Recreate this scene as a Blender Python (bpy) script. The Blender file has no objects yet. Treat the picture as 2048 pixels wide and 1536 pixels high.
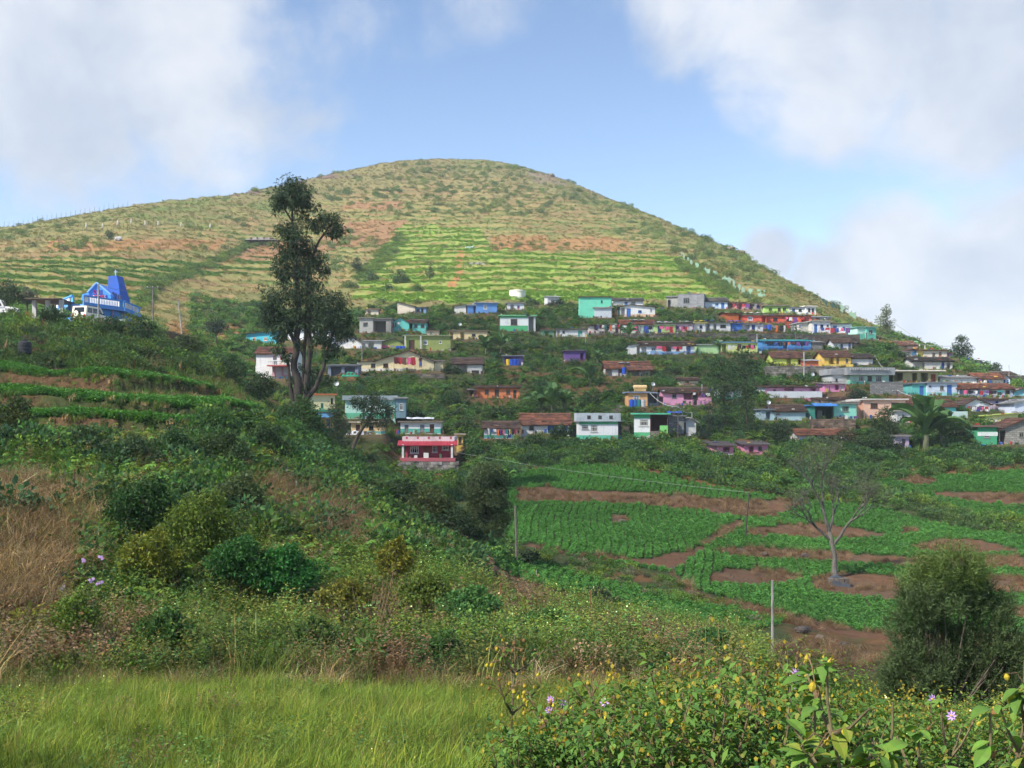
import bpy, math, random
import numpy as np
from mathutils import Vector, Matrix

# ------------------------------------------------------------------ camera, sky, sun, exposure
F, VH = 2196.0, 840.0            # focal length and eye level in pixels of the 2048 x 1536 photograph
sc = bpy.context.scene
col = sc.collection
cd = bpy.data.cameras.new('camera'); cam = bpy.data.objects.new('camera', cd); col.objects.link(cam)
cd.sensor_width = 36.0; cd.lens = 36.0 * F / 2048; cd.shift_y = (VH - 768) / 2048
cd.clip_start = 0.1; cd.clip_end = 20000
cam.location = (0, 0, 0); cam.rotation_euler = (math.radians(90), 0, 0)
sc.camera = cam
sc.view_settings.view_transform = 'Standard'; sc.view_settings.look = 'None'
sc.view_settings.gamma = 1.0; sc.view_settings.use_curve_mapping = False
sc.view_settings.exposure = 1.30

SUN = Vector((-0.62, -0.42, 0.74)).normalized()          # towards the sun: behind the camera, to the left
sd = bpy.data.lights.new('sun', 'SUN'); sd.energy = 4.8; sd.angle = math.radians(0.6); sd.color = (1.0, 0.93, 0.80)
so = bpy.data.objects.new('sun', sd); col.objects.link(so)
so.rotation_euler = SUN.to_track_quat('Z', 'Y').to_euler()

world = bpy.data.worlds.new('World'); sc.world = world; world.use_nodes = True
def build_world():
    nt = world.node_tree; N = nt.nodes; L = nt.links; N.clear()
    out = N.new('ShaderNodeOutputWorld')
    sky = N.new('ShaderNodeTexSky'); sky.sky_type = 'NISHITA'; sky.sun_disc = False
    sky.sun_elevation = math.asin(SUN.z); sky.sun_rotation = math.atan2(SUN.x, SUN.y)
    sky.altitude = 2000; sky.air_density = 1.0; sky.dust_density = 0.6; sky.ozone_density = 1.0
    bg = N.new('ShaderNodeBackground'); bg.inputs['Strength'].default_value = 0.088
    L.new(sky.outputs[0], bg.inputs['Color'])
    tc = N.new('ShaderNodeTexCoord'); D = tc.outputs['Generated']
    def math_(op, a, b=None, clamp=False):
        n = N.new('ShaderNodeMath'); n.operation = op; n.use_clamp = clamp
        for i, v in enumerate((a, b)):
            if v is None: continue
            if isinstance(v, (int, float)): n.inputs[i].default_value = v
            else: L.new(v, n.inputs[i])
        return n.outputs[0]
    def maprange(v, a, b, c, d):
        n = N.new('ShaderNodeMapRange'); n.interpolation_type = 'SMOOTHSTEP'
        L.new(v, n.inputs[0])
        for i, x in enumerate((a, b, c, d)): n.inputs[i + 1].default_value = x
        return n.outputs[0]
    def noise(scale, detail, rough, dist=0.0, w=None):
        n = N.new('ShaderNodeTexNoise'); n.inputs['Scale'].default_value = scale
        n.inputs['Detail'].default_value = detail; n.inputs['Roughness'].default_value = rough
        n.inputs['Distortion'].default_value = dist
        if w:
            m = N.new('ShaderNodeVectorMath'); m.operation = 'ADD'; L.new(D, m.inputs[0]); m.inputs[1].default_value = w
            L.new(m.outputs[0], n.inputs['Vector'])
        else: L.new(D, n.inputs['Vector'])
        return n.outputs[0]
    def dirpx(u, v): return Vector(((u - 1024) / F, 1.0, (VH - v) / F)).normalized()
    total = None
    for (u, v, r, w) in ((60, 100, 420, 1.0), (330, 60, 420, .95), (640, 40, 200, .55), (150, 250, 190, .55), (-400, 150, 600, .9),
                         (960, 20, 150, .5), (1030, 150, 90, .22), (1400, -20, 230, .65), (1680, 50, 340, .92), (2040, 140, 380, .95),
                         (1960, 330, 180, .4), (1545, 515, 90, .95), (1640, 560, 130, .9), (1800, 560, 240, 1.05), (2060, 560, 330, 1.0), (1950, 720, 260, .9), (2500, 350, 600, .9)):
        m = N.new('ShaderNodeVectorMath'); m.operation = 'DISTANCE'
        L.new(D, m.inputs[0]); m.inputs[1].default_value = dirpx(u, v)
        b = maprange(m.outputs['Value'], 0.15 * r / F, 1.25 * r / F, w, 0.0)
        total = b if total is None else math_('MAXIMUM', total, b)
    # the rest of the dome carries the same broken cloud
    ysep = N.new('ShaderNodeSeparateXYZ'); L.new(D, ysep.inputs[0])
    away = maprange(ysep.outputs['Y'], 0.55, 0.85, 1.0, 0.0)
    gen = maprange(noise(1.3, 2, 0.5, 0, (3.1, 1.7, 0.4)), 0.42, 0.66, 0.0, 0.95)
    total = math_('MAXIMUM', total, math_('MULTIPLY', gen, away))
    n1 = noise(5.0, 9, 0.58, 0.35); n2 = noise(17.0, 6, 0.6, 0.2, (5.0, 2.0, 9.0))
    nn = math_('ADD', math_('MULTIPLY', math_('SUBTRACT', n1, 0.5), 1.7), math_('MULTIPLY', math_('SUBTRACT', n2, 0.5), 0.5))
    dens = maprange(math_('ADD', total, nn), 0.30, 0.80, 0.0, 0.96)
    # grey and white inside the cloud
    sh = maprange(noise(6.5, 5, 0.55, 0.3, (0.6, 4.0, 7.7)), 0.3, 0.72, 0.0, 1.0)
    ramp = N.new('ShaderNodeMix'); ramp.data_type = 'RGBA'
    L.new(sh, ramp.inputs['Factor'])
    ramp.inputs['A'].default_value = (0.46, 0.525, 0.645, 1); ramp.inputs['B'].default_value = (0.74, 0.765, 0.82, 1)
    bc = N.new('ShaderNodeBackground'); L.new(ramp.outputs['Result'], bc.inputs['Color']); bc.inputs['Strength'].default_value = 0.50
    mx = N.new('ShaderNodeMixShader'); L.new(dens, mx.inputs[0]); L.new(bg.outputs[0], mx.inputs[1]); L.new(bc.outputs[0], mx.inputs[2])
    L.new(mx.outputs[0], out.inputs[0])
build_world()

# ------------------------------------------------------------------ small helpers
rng = np.random.default_rng(11); random.seed(11)
def S(r, g, b):                                            # 0-255 display colour -> linear
    f = lambda c: (c / 255 / 12.92) if c <= 10 else ((c / 255 + 0.055) / 1.055) ** 2.4
    return (f(r), f(g), f(b))
def W(u, v, Y): return Vector(((u - 1024) / F * Y, Y, (VH - v) / F * Y))
def tag(o, label=None, cat=None, group=None, kind=None):
    if label: o['label'] = label
    if cat: o['category'] = cat
    if group: o['group'] = group
    if kind: o['kind'] = kind
    return o
def link(name, data, parent=None, loc=None, rz=None):
    o = bpy.data.objects.new(name, data); col.objects.link(o)
    if parent is not None: o.parent = parent
    if loc is not None: o.location = loc
    if rz is not None: o.rotation_euler = (0, 0, rz)
    return o
def thing(name, label, cat, loc=(0, 0, 0), rz=0.0, group=None):
    return tag(link(name, None, None, loc, rz), label, cat, group)
def copy_tree(o, parent=None):
    c = o.copy(); col.objects.link(c); c.parent = parent
    for ch in list(o.children): copy_tree(ch, c)
    return c

def hash2(ix, iy, seed):
    h = (ix.astype(np.int64) * 374761393 + iy.astype(np.int64) * 668265263 + seed * 1442695041) & 0xffffffff
    h = ((h ^ (h >> 13)) * 1274126177) & 0xffffffff
    return ((h ^ (h >> 16)) & 0xffff) / 65535.0
def vnoise(x, y, seed=0):
    ix = np.floor(x); iy = np.floor(y); fx = x - ix; fy = y - iy
    fx = fx * fx * (3 - 2 * fx); fy = fy * fy * (3 - 2 * fy)
    a = hash2(ix, iy, seed); b = hash2(ix + 1, iy, seed); c = hash2(ix, iy + 1, seed); d = hash2(ix + 1, iy + 1, seed)
    return (a * (1 - fx) + b * fx) * (1 - fy) + (c * (1 - fx) + d * fx) * fy
def fbm(x, y, seed=0, octs=4):
    t = 0; amp = 0.5; s = 0
    for k in range(octs):
        t = t + amp * vnoise(x, y, seed + k * 17); s += amp; x = x * 2.03; y = y * 2.03; amp *= 0.5
    return t / s
def inpoly(u, v, pts):
    inside = np.zeros(u.shape, bool); n = len(pts); j = n - 1
    for i in range(n):
        x0, y0 = pts[i]; x1, y1 = pts[j]
        if y0 != y1:
            c = ((y0 > v) != (y1 > v)) & (u < (x1 - x0) * (v - y0) / (y1 - y0) + x0)
            inside ^= c
        j = i
    return inside
def smooth(x, a, b):
    t = np.clip((x - a) / (b - a), 0, 1); return t * t * (3 - 2 * t)

class MB:                                                   # collects faces for one mesh object
    def __init__(s): s.v = []; s.f = []; s.m = []; s.c = []
    def face(s, pts, m=0, c=None):
        i = len(s.v); s.v += [tuple(p) for p in pts]; s.f.append(tuple(range(i, i + len(pts)))); s.m.append(m); s.c.append(c)
    def box(s, x0, x1, y0, y1, z0, z1, m=0, c=None):
        P = [(x0, y0, z0), (x1, y0, z0), (x1, y1, z0), (x0, y1, z0), (x0, y0, z1), (x1, y0, z1), (x1, y1, z1), (x0, y1, z1)]
        for q in ((0, 3, 2, 1), (4, 5, 6, 7), (0, 1, 5, 4), (1, 2, 6, 5), (2, 3, 7, 6), (3, 0, 4, 7)):
            s.face([P[k] for k in q], m, c)
    def prism(s, pts, z0, z1, m=0):                          # footprint polygon (counter-clockwise)
        n = len(pts)
        s.face([(p[0], p[1], z1) for p in pts], m); s.face([(p[0], p[1], z0) for p in reversed(pts)], m)
        for i in range(n):
            a, b = pts[i], pts[(i + 1) % n]; s.face([(a[0], a[1], z0), (b[0], b[1], z0), (b[0], b[1], z1), (a[0], a[1], z1)], m)
    def extrude(s, prof, x0, x1, m=0):                       # profile in (y,z), extruded along x
        n = len(prof)
        s.face([(x0, p[0], p[1]) for p in prof], m); s.face([(x1, p[0], p[1]) for p in reversed(prof)], m)
        for i in range(n):
            a, b = prof[i], prof[(i + 1) % n]; s.face([(x0, a[0], a[1]), (x1, a[0], a[1]), (x1, b[0], b[1]), (x0, b[0], b[1])], m)
    def tube(s, path, radii, k=6, m=0, cap=True):
        rings = []
        n = len(path); path = [Vector(p) for p in path]
        for i, p in enumerate(path):
            d = (path[min(i + 1, n - 1)] - path[max(i - 1, 0)]).normalized()
            a = d.cross(Vector((0.3, 0.9, 0.2))).normalized() if abs(d.z) > .5 else d.cross(Vector((0, 0, 1))).normalized()
            b = d.cross(a)
            base = len(s.v)
            for j in range(k):
                t = 2 * math.pi * j / k; s.v.append(tuple(p + (a * math.cos(t) + b * math.sin(t)) * radii[i]))
            rings.append(base)
        for i in range(n - 1):
            for j in range(k):
                s.f.append((rings[i] + j, rings[i] + (j + 1) % k, rings[i + 1] + (j + 1) % k, rings[i + 1] + j)); s.m.append(m); s.c.append(None)
        if cap:
            for b in (rings[0], rings[-1]): s.f.append(tuple(range(b, b + k))); s.m.append(m); s.c.append(None)
    def build(s, name, mats, parent=None, smoothf=False):
        me = bpy.data.meshes.new(name); me.from_pydata(s.v, [], s.f)
        if not isinstance(mats, (list, tuple)): mats = [mats]
        for m in mats: me.materials.append(m)
        if len(mats) > 1: me.polygons.foreach_set('material_index', s.m)
        if any(c is not None for c in s.c):
            a = me.color_attributes.new('Col', 'FLOAT_COLOR', 'CORNER')
            data = []
            for f, c in zip(s.f, s.c):
                c = c or (1, 1, 1)
                data += [c[0], c[1], c[2], 1.0] * len(f)
            a.data.foreach_set('color', data)
        if smoothf: me.polygons.foreach_set('use_smooth', [True] * len(s.f))
        me.update()
        return link(name, me, parent)

def np_mesh(name, V, Q, C=None, mat=None, smoothf=False):     # V (n,3), Q (m,4|3), C (n,3)
    me = bpy.data.meshes.new(name); V = np.asarray(V, np.float32); Q = np.asarray(Q, np.int32); k = Q.shape[1]
    me.vertices.add(len(V)); me.vertices.foreach_set('co', V.ravel())
    me.loops.add(Q.size); me.loops.foreach_set('vertex_index', Q.ravel())
    me.polygons.add(len(Q)); me.polygons.foreach_set('loop_start', np.arange(0, Q.size, k, dtype=np.int32))
    me.polygons.foreach_set('loop_total', np.full(len(Q), k, np.int32))
    if smoothf: me.polygons.foreach_set('use_smooth', np.ones(len(Q), bool))
    if C is not None:
        a = me.color_attributes.new('Col', 'FLOAT_COLOR', 'POINT')
        C4 = np.ones((len(V), 4), np.float32); C4[:, :3] = C; a.data.foreach_set('color', C4.ravel())
    if mat: me.materials.append(mat)
    me.update(calc_edges=True); me.validate()
    return me

# ------------------------------------------------------------------ materials
MATS = {}
def newmat(name):
    m = bpy.data.materials.new(name); m.use_nodes = True; nt = m.node_tree
    b = nt.nodes['Principled BSDF']; return m, nt, nt.nodes, nt.links, b
def mixrgb(nt, a, b, fac, mode='MIX'):
    n = nt.nodes.new('ShaderNodeMix'); n.data_type = 'RGBA'; n.blend_type = mode
    for key, v in (('A', a), ('B', b), ('Factor', fac)):
        if isinstance(v, tuple): n.inputs[key].default_value = (*v[:3], 1)
        elif isinstance(v, (int, float)): n.inputs[key].default_value = v
        else: nt.links.new(v, n.inputs[key])
    return n.outputs['Result']
def tnoise(nt, scale, detail=4, rough=.55, vec=None):
    n = nt.nodes.new('ShaderNodeTexNoise'); n.inputs['Scale'].default_value = scale; n.inputs['Detail'].default_value = detail
    n.inputs['Roughness'].default_value = rough
    if vec is not None: nt.links.new(vec, n.inputs['Vector'])
    return n.outputs[0]
def ramp(nt, v, a, b, c=0.0, d=1.0):
    n = nt.nodes.new('ShaderNodeMapRange'); nt.links.new(v, n.inputs[0])
    for i, x in enumerate((a, b, c, d)): n.inputs[i + 1].default_value = x
    return n.outputs[0]
def bump(nt, h, bsdf, strength=.4, dist=.05):
    n = nt.nodes.new('ShaderNodeBump'); n.inputs['Strength'].default_value = strength; n.inputs['Distance'].default_value = dist
    nt.links.new(h, n.inputs['Height']); nt.links.new(n.outputs[0], bsdf.inputs['Normal'])
def mat(kind, c=(.5, .5, .5)):
    key = (kind, tuple(round(x, 4) for x in c))
    if key in MATS: return MATS[key]
    m, nt, N, L, b = newmat(kind); b.inputs['Roughness'].default_value = .85
    tc = N.new('ShaderNodeTexCoord'); P = tc.outputs['Object']
    geo = N.new('ShaderNodeNewGeometry')
    if kind in ('paint', 'plaster'):
        lum = .3 * c[0] + .55 * c[1] + .15 * c[2]; c = tuple(.84 * x + .16 * lum for x in c)
        n1 = tnoise(nt, .9, 6, .65, geo.outputs['Position']); n2 = tnoise(nt, 5, 5, .6, geo.outputs['Position'])
        sx = N.new('ShaderNodeMapping'); L.new(geo.outputs['Position'], sx.inputs[0]); sx.inputs['Scale'].default_value = (3.5, 3.5, .35)
        n3 = tnoise(nt, 1.6, 5, .65, sx.outputs[0])
        k = .55 if kind == 'paint' else .7
        grey = tuple(.30 * (.3 * c[0] + .5 * c[1] + .2 * c[2]) + .10 * x + .03 for x in c)
        cc = mixrgb(nt, c, grey, ramp(nt, n1, .5, .78, 0, k))
        cc = mixrgb(nt, cc, grey, ramp(nt, n3, .55, .8, 0, k))
        cc = mixrgb(nt, cc, tuple(min(1, x * 1.12 + .02) for x in c), ramp(nt, n2, .5, .8, 0, .5))
        L.new(cc, b.inputs['Base Color']); bump(nt, n2, b, .3, .03)
    elif kind == 'tile':
        at = N.new('ShaderNodeAttribute'); at.attribute_name = 'Col'
        n1 = tnoise(nt, .8, 6, .7, geo.outputs['Position']); n2 = tnoise(nt, 6, 4, .7, geo.outputs['Position'])
        cc = mixrgb(nt, c, (.035, .032, .030), ramp(nt, n1, .42, .66, .0, .85))
        cc = mixrgb(nt, cc, (.22, .19, .15), ramp(nt, n2, .58, .8, 0, .6))
        cc = mixrgb(nt, cc, at.outputs['Color'], 1.0, 'MULTIPLY')
        L.new(cc, b.inputs['Base Color']); bump(nt, n2, b, .5, .05)
    elif kind in ('concrete', 'sheet'):
        n1 = tnoise(nt, .7, 7, .7, geo.outputs['Position']); n2 = tnoise(nt, 7, 5, .6, geo.outputs['Position'])
        cc = mixrgb(nt, c, tuple(x * .38 for x in c), ramp(nt, n1, .45, .72, 0, .8))
        cc = mixrgb(nt, cc, tuple(min(1, x * 1.3) for x in c), ramp(nt, n2, .5, .8, 0, .5))
        L.new(cc, b.inputs['Base Color']); bump(nt, n2, b, .4, .03)
        if kind == 'sheet': b.inputs['Roughness'].default_value = .55
    elif kind in ('block', 'stone'):
        br = N.new('ShaderNodeTexBrick'); L.new(P, br.inputs['Vector'])
        rot = N.new('ShaderNodeMapping'); L.new(P, rot.inputs[0]); rot.inputs['Rotation'].default_value = (math.radians(90), 0, 0); L.new(rot.outputs[0], br.inputs['Vector'])
        br.inputs['Scale'].default_value = 1.0; br.inputs['Brick Width'].default_value = .45; br.inputs['Row Height'].default_value = .2
        br.inputs['Mortar Size'].default_value = .02
        br.inputs['Color1'].default_value = (*c, 1); br.inputs['Color2'].default_value = (*[x * .62 for x in c], 1); br.inputs['Mortar'].default_value = (*[x * .4 for x in c], 1)
        n1 = tnoise(nt, .9, 6, .7, geo.outputs['Position'])
        cc = mixrgb(nt, br.outputs[0], tuple(x * .4 for x in c), ramp(nt, n1, .48, .75, 0, .7))
        L.new(cc, b.inputs['Base Color']); bump(nt, br.outputs['Fac'], b, -.6, .03)
    elif kind == 'glass':
        b.inputs['Base Color'].default_value = (.015, .018, .022, 1); b.inputs['Roughness'].default_value = .12
    elif kind == 'metal':
        b.inputs['Base Color'].default_value = (*c, 1); b.inputs['Roughness'].default_value = .45; b.inputs['Metallic'].default_value = .3
    elif kind == 'carpaint':
        b.inputs['Base Color'].default_value = (*c, 1); b.inputs['Roughness'].default_value = .3
    elif kind == 'rubber':
        b.inputs['Base Color'].default_value = (.02, .02, .02, 1); b.inputs['Roughness'].default_value = .9
    elif kind == 'cloth':
        n1 = tnoise(nt, 9, 3, .6, P)
        cc = mixrgb(nt, c, tuple(x * .55 for x in c), ramp(nt, n1, .45, .7, 0, .7)); L.new(cc, b.inputs['Base Color'])
        b.inputs['Roughness'].default_value = .95
    elif kind == 'bark':
        mp = N.new('ShaderNodeMapping'); L.new(geo.outputs['Position'], mp.inputs[0]); mp.inputs['Scale'].default_value = (6, 6, 1.2)
        n1 = tnoise(nt, 1.4, 6, .7, mp.outputs[0])
        cc = mixrgb(nt, tuple(x * .5 for x in c), tuple(min(1, x * 1.5) for x in c), ramp(nt, n1, .35, .7)); L.new(cc, b.inputs['Base Color']); bump(nt, n1, b, .8, .05)
    elif kind == 'rock':
        n1 = tnoise(nt, 1.3, 8, .7, geo.outputs['Position'])
        cc = mixrgb(nt, tuple(x * .45 for x in c), tuple(min(1, x * 1.35) for x in c), ramp(nt, n1, .35, .68)); L.new(cc, b.inputs['Base Color']); bump(nt, n1, b, .9, .15)
    elif kind == 'plain':
        b.inputs['Base Color'].default_value = (*c, 1)
    MATS[key] = m; return m

def leafmat(name, inst):
    m, nt, N, L, b = newmat(name)
    at = N.new('ShaderNodeAttribute'); at.attribute_name = 'Col'; c = at.outputs['Color']
    if inst:
        t = N.new('ShaderNodeAttribute'); t.attribute_type = 'INSTANCER'; t.attribute_name = 'tint'
        c = mixrgb(nt, c, t.outputs['Color'], 1.0, 'MULTIPLY')
    L.new(c, b.inputs['Base Color']); b.inputs['Roughness'].default_value = .55
    b.inputs['Specular IOR Level'].default_value = .12
    tr = N.new('ShaderNodeBsdfTranslucent'); L.new(mixrgb(nt, c, (1.15, 1.2, .55), 1.0, 'MULTIPLY'), tr.inputs['Color'])
    mx = N.new('ShaderNodeMixShader'); mx.inputs[0].default_value = .24
    L.new(b.outputs[0], mx.inputs[1]); L.new(tr.outputs[0], mx.inputs[2]); L.new(mx.outputs[0], N['Material Output'].inputs[0])
    return m
LEAF = leafmat('leaf', False); LEAF_I = leafmat('leaf_cover', True)
# ------------------------------------------------------------------ terrain: distance and picture row of the ground along 16 bearings
COLS = {
 -1200: [(9,1536),(20,1388),(26,1235),(33,1040),(46,900),(52,878),(76,752),(92,692),(104,648),(125,646),(145,630),(175,600),(205,570),(235,545),(270,525),(300,510)],
 0:    [(9,1536),(20,1388),(26,1235),(33,1040),(46,905),(53,880),(76,752),(92,692),(104,648),(125,646),(145,625),(175,580),(205,540),(235,512),(270,485),(300,468)],
 250:  [(9,1536),(20,1388),(26,1262),(34,1060),(47,915),(55,884),(78,755),(95,692),(106,655),(125,650),(145,645),(170,615),(200,570),(230,530),(275,475),(315,435)],
 450:  [(9,1536),(20,1388),(27,1272),(36,1070),(50,930),(60,868),(82,785),(95,755),(112,760),(130,730),(148,705),(180,655),(215,595),(245,555),(290,490),(335,435)],
 600:  [(9,1536),(20,1388),(27,1272),(37,1090),(56,945),(70,895),(84,872),(98,885),(110,880),(135,790),(152,742),(185,668),(215,620),(245,572),(310,490),(370,415)],
 750:  [(9,1536),(20,1388),(28,1270),(38,1120),(54,1020),(64,1000),(80,1005),(98,950),(113,897),(138,800),(156,738),(183,670),(213,615),(243,575),(315,485),(385,395)],
 900:  [(9,1536),(20,1388),(28,1278),(37,1165),(48,1105),(58,1115),(78,1060),(103,945),(113,908),(139,808),(157,745),(184,675),(214,608),(240,572),(320,478),(400,385)],
 1000: [(9,1536),(20,1388),(30,1280),(38,1190),(48,1150),(60,1125),(80,1040),(100,940),(114,887),(140,803),(158,742),(185,668),(215,605),(240,572),(320,475),(400,388)],
 1200: [(9,1536),(20,1390),(30,1292),(37,1245),(48,1222),(60,1155),(80,1040),(98,932),(114,882),(140,802),(158,742),(185,668),(215,605),(238,575),(310,492),(370,435)],
 1400: [(9,1536),(20,1392),(28,1322),(37,1295),(50,1228),(62,1140),(80,1030),(98,945),(113,886),(140,803),(158,744),(185,668),(213,609),(235,582),(285,525),(320,490)],
 1560: [(9,1536),(20,1405),(28,1335),(37,1315),(50,1245),(62,1165),(80,1050),(98,968),(113,900),(138,815),(156,757),(180,690),(207,628),(228,603),(255,580),(280,562)],
 1700: [(9,1536),(20,1420),(28,1385),(38,1355),(50,1280),(64,1175),(80,1070),(98,975),(113,905),(136,820),(152,762),(176,702),(200,662),(218,648),(235,640),(250,633)],
 1800: [(9,1536),(20,1430),(28,1400),(38,1350),(50,1275),(64,1170),(80,1065),(98,970),(113,904),(132,835),(150,772),(168,720),(185,692),(195,683),(205,678),(212,674)],
 1950: [(9,1536),(20,1430),(28,1400),(38,1345),(50,1270),(64,1165),(80,1060),(98,960),(112,900),(127,845),(141,803),(152,775),(163,745),(168,736),(173,730),(178,726)],
 2048: [(9,1536),(20,1430),(28,1400),(38,1340),(50,1270),(64,1160),(80,1060),(98,955),(112,895),(126,846),(137,812),(145,793),(152,779),(155,774),(158,770),(162,768)],
 2900: [(9,1536),(20,1430),(28,1400),(38,1330),(50,1260),(64,1150),(80,1050),(98,940),(112,890),(126,855),(137,845),(145,840),(152,835),(155,833),(158,831),(162,830)],
}
CREST = [(-1200,320,505),(-300,320,470),(0,330,455),(120,340,436),(250,350,411),(350,365,398),(450,382,388),(560,405,368),(640,425,349),(700,440,337),(760,452,324),(800,460,318),(900,480,315),
         (980,480,318),(1060,470,334),(1130,455,357),(1200,440,387),(1300,398,424),(1400,355,468),(1480,325,503),(1560,300,553),(1640,280,592),(1700,265,630),(1750,245,648),(1800,222,673),
         (1860,204,697),(1950,184,724),(2048,167,768),(2900,167,830)]
U = np.unique(np.concatenate([np.linspace(-2600, -120, 45), np.linspace(-120, 2170, 490), np.linspace(2170, 4600, 45)]))
YR = np.unique(np.concatenate([np.linspace(1.2, 9, 26), np.linspace(9, 40, 120), np.linspace(40, 125, 235), np.linspace(125, 230, 165), np.linspace(230, 500, 250), np.geomspace(500, 9000, 22)]))
cu = np.array(sorted(COLS)); KY = np.array([[p[0] for p in COLS[c]] for c in cu], float); KV = np.array([[p[1] for p in COLS[c]] for c in cu], float)
cr = np.array(CREST, float)
Z = np.zeros((len(U), len(YR)))
for i, u in enumerate(U):
    uu = min(max(u, -1200), 2900)
    ky = np.array([np.interp(uu, cu, KY[:, k]) for k in range(KY.shape[1])]); kv = np.array([np.interp(uu, cu, KV[:, k]) for k in range(KY.shape[1])])
    kz = (VH - kv) / F * ky
    yc = np.interp(uu, cr[:, 0], cr[:, 1]); zc = (VH - np.interp(uu, cr[:, 0], cr[:, 2])) / F * yc
    ky = np.concatenate([[0.0, 2.0, 5.0], ky, [yc, yc * 1.16, yc * 1.6, 1500, 9000]])
    kz = np.concatenate([[-1.62, -1.75, -2.2], kz, [zc, zc - 6, zc * .5 - 20, -70, -90]])
    o = np.argsort(ky); Z[i] = np.interp(YR, ky[o], kz[o])
def gsm(A, sig, axis):
    r = int(sig * 3) + 1; k = np.exp(-.5 * (np.arange(-r, r + 1) / sig) ** 2); k /= k.sum()
    pad = [(0, 0), (0, 0)]; pad[axis] = (r, r); B = np.pad(A, pad, mode='edge'); out = np.zeros_like(A)
    for j, w in enumerate(k): out += w * (B[j:j + A.shape[0], :] if axis == 0 else B[:, j:j + A.shape[1]])
    return out
Zs = gsm(gsm(Z, 7, 0), 5, 1); far_ = smooth(YR, 150, 230)[None, :]
Z = Zs * (1 - far_) + gsm(gsm(Z, 3, 0), 3, 1) * far_
UG, YG = np.meshgrid(U, YR, indexing='ij'); XG = (UG - 1024) / F * YG
VB = VH - F * Z / YG                                          # picture row of the bare ground

def column_v(u):
    i = np.interp(u, U, np.arange(len(U))); a = int(i); f = i - a; a2 = min(a + 1, len(U) - 1)
    return VB[a] * (1 - f) + VB[a2] * f
def find_Y(u, v, y0=97.0):                                    # first ground beyond y0 that shows at row v
    c = column_v(u); ok = np.where((YR >= y0) & (c <= v))[0]
    return float(YR[ok[0]]) if len(ok) else 160.0
# --- terraces on the hill and on the left slope
hillw = smooth(YG, 150, 175) * (1 - smooth(YG, 1.0 * np.interp(np.clip(UG, -1200, 2900), cr[:, 0], cr[:, 1]) - 70, np.interp(np.clip(UG, -1200, 2900), cr[:, 0], cr[:, 1]) - 25))
hillw *= np.where(UG < 470, 1, smooth(YG, 222, 236)) * (1 - smooth(UG, 1500, 1640))
st = 2.5; q = Z / st + (fbm(XG / 40, YG / 40, 3, 3) - .5) * 1.3 + (vnoise(XG / 9, YG / 9, 8) - .5) * .25
fr = q - np.floor(q); g = np.where(fr < .66, .5 * fr / .66, .5 + .5 * (fr - .66) / .34)
Z = Z + hillw * st * (g - fr)
HRISE = smooth(fr, .60, .70) * (1 - smooth(fr, .95, 1.0)) * hillw
LEFT_T = (UG < 545) & (YG > 50) & (YG < 86)
vt = VB - UG * .06; tp = (vt - 742) / 43.0; tfr = tp - np.floor(tp)
leftw = smooth(YG, 52, 56) * (1 - smooth(YG, 80, 84)) * (1 - smooth(UG, 510, 560)) * (VB < 905)
Z = Z + leftw * .38 * np.where(tfr < .4, 1, -1) * np.minimum(np.minimum(tfr, 1 - tfr) * 6, 1)
# --- unevenness
rough = .10 + .25 * smooth(YG, 30, 60) + .35 * smooth(YG, 120, 240)
fieldzone = inpoly(UG, VB, [(1000, 925), (1270, 925), (1560, 990), (2200, 900), (2200, 1270), (1600, 1270), (1250, 1240), (1000, 1110)]) & (YG > 44) & (YG < 112)
fz = gsm(fieldzone.astype(float), 3, 0); rough = rough * (1 - .75 * fz)
Z = Z + rough * (fbm(XG / 4, YG / 4, 21, 4) - .5) * 2 + rough * .4 * (fbm(XG / .9, YG / .9, 31, 2) - .5) * (YG < 240)

# --- what the ground is made of: linear colours per vertex
G = np.zeros(UG.shape + (3,)); SOIL = np.zeros(UG.shape); CROP = np.zeros(UG.shape)
def put(mask, c, w=1.0):
    w_ = (np.asarray(mask, float) * w)[..., None]; G[:] = G * (1 - w_) + np.array(c) * w_
def zone(pts, y0, y1): return inpoly(UG + jx, VB + jy, pts) & (YG >= y0) & (YG <= y1)
jx = (fbm(UG / 22, VB / 14, 41, 3) - .5) * 16; jy = (fbm(UG / 22, VB / 14, 43, 3) - .5) * 9
n_lo = fbm(XG / 18, YG / 18, 51, 4); n_mid = fbm(XG / 5, YG / 5, 57, 4); n_hi = fbm(XG / 1.3, YG / 1.3, 61, 3)
put(1.0, (.085, .088, .034))                                            # weedy earth
put(smooth(n_mid, .5, .7), (.13, .075, .042), .75)                       # bare patches
put((YG < 21.0), (.12, .15, .035))
put(YG > 40, (.060, .075, .030)); put((YG > 40) * smooth(n_mid, .5, .66), (.17, .085, .045), .8)
hill = smooth(YG, 222, 232) if True else 0
hillmask = np.where(UG < 470, smooth(YG, 135, 150), smooth(YG, 207, 215))
put(hillmask, (.130, .132, .052)); put(hillmask * smooth(n_lo, .42, .60), (.095, .130, .040), .9); put(hillmask * smooth(n_mid, .52, .68), (.175, .138, .072), .6)
put(hillmask * smooth(n_hi, .52, .7), (.10, .115, .035), .45)
put(hillmask * (VB < 400), (.155, .13, .072), .45)
BRIGHT = zone([(790, 450), (960, 455), (985, 500), (1360, 510), (1420, 560), (1470, 598), (1380, 600), (920, 605), (700, 600), (730, 545), (765, 500)], 200, 420)
put(BRIGHT, (.14, .235, .042), .92)
LG = zone([(-200, 520), (330, 515), (500, 530), (500, 545), (330, 560), (280, 620), (60, 640), (-200, 620)], 135, 330); put(LG, (.085, .16, .032), .85)
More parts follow.
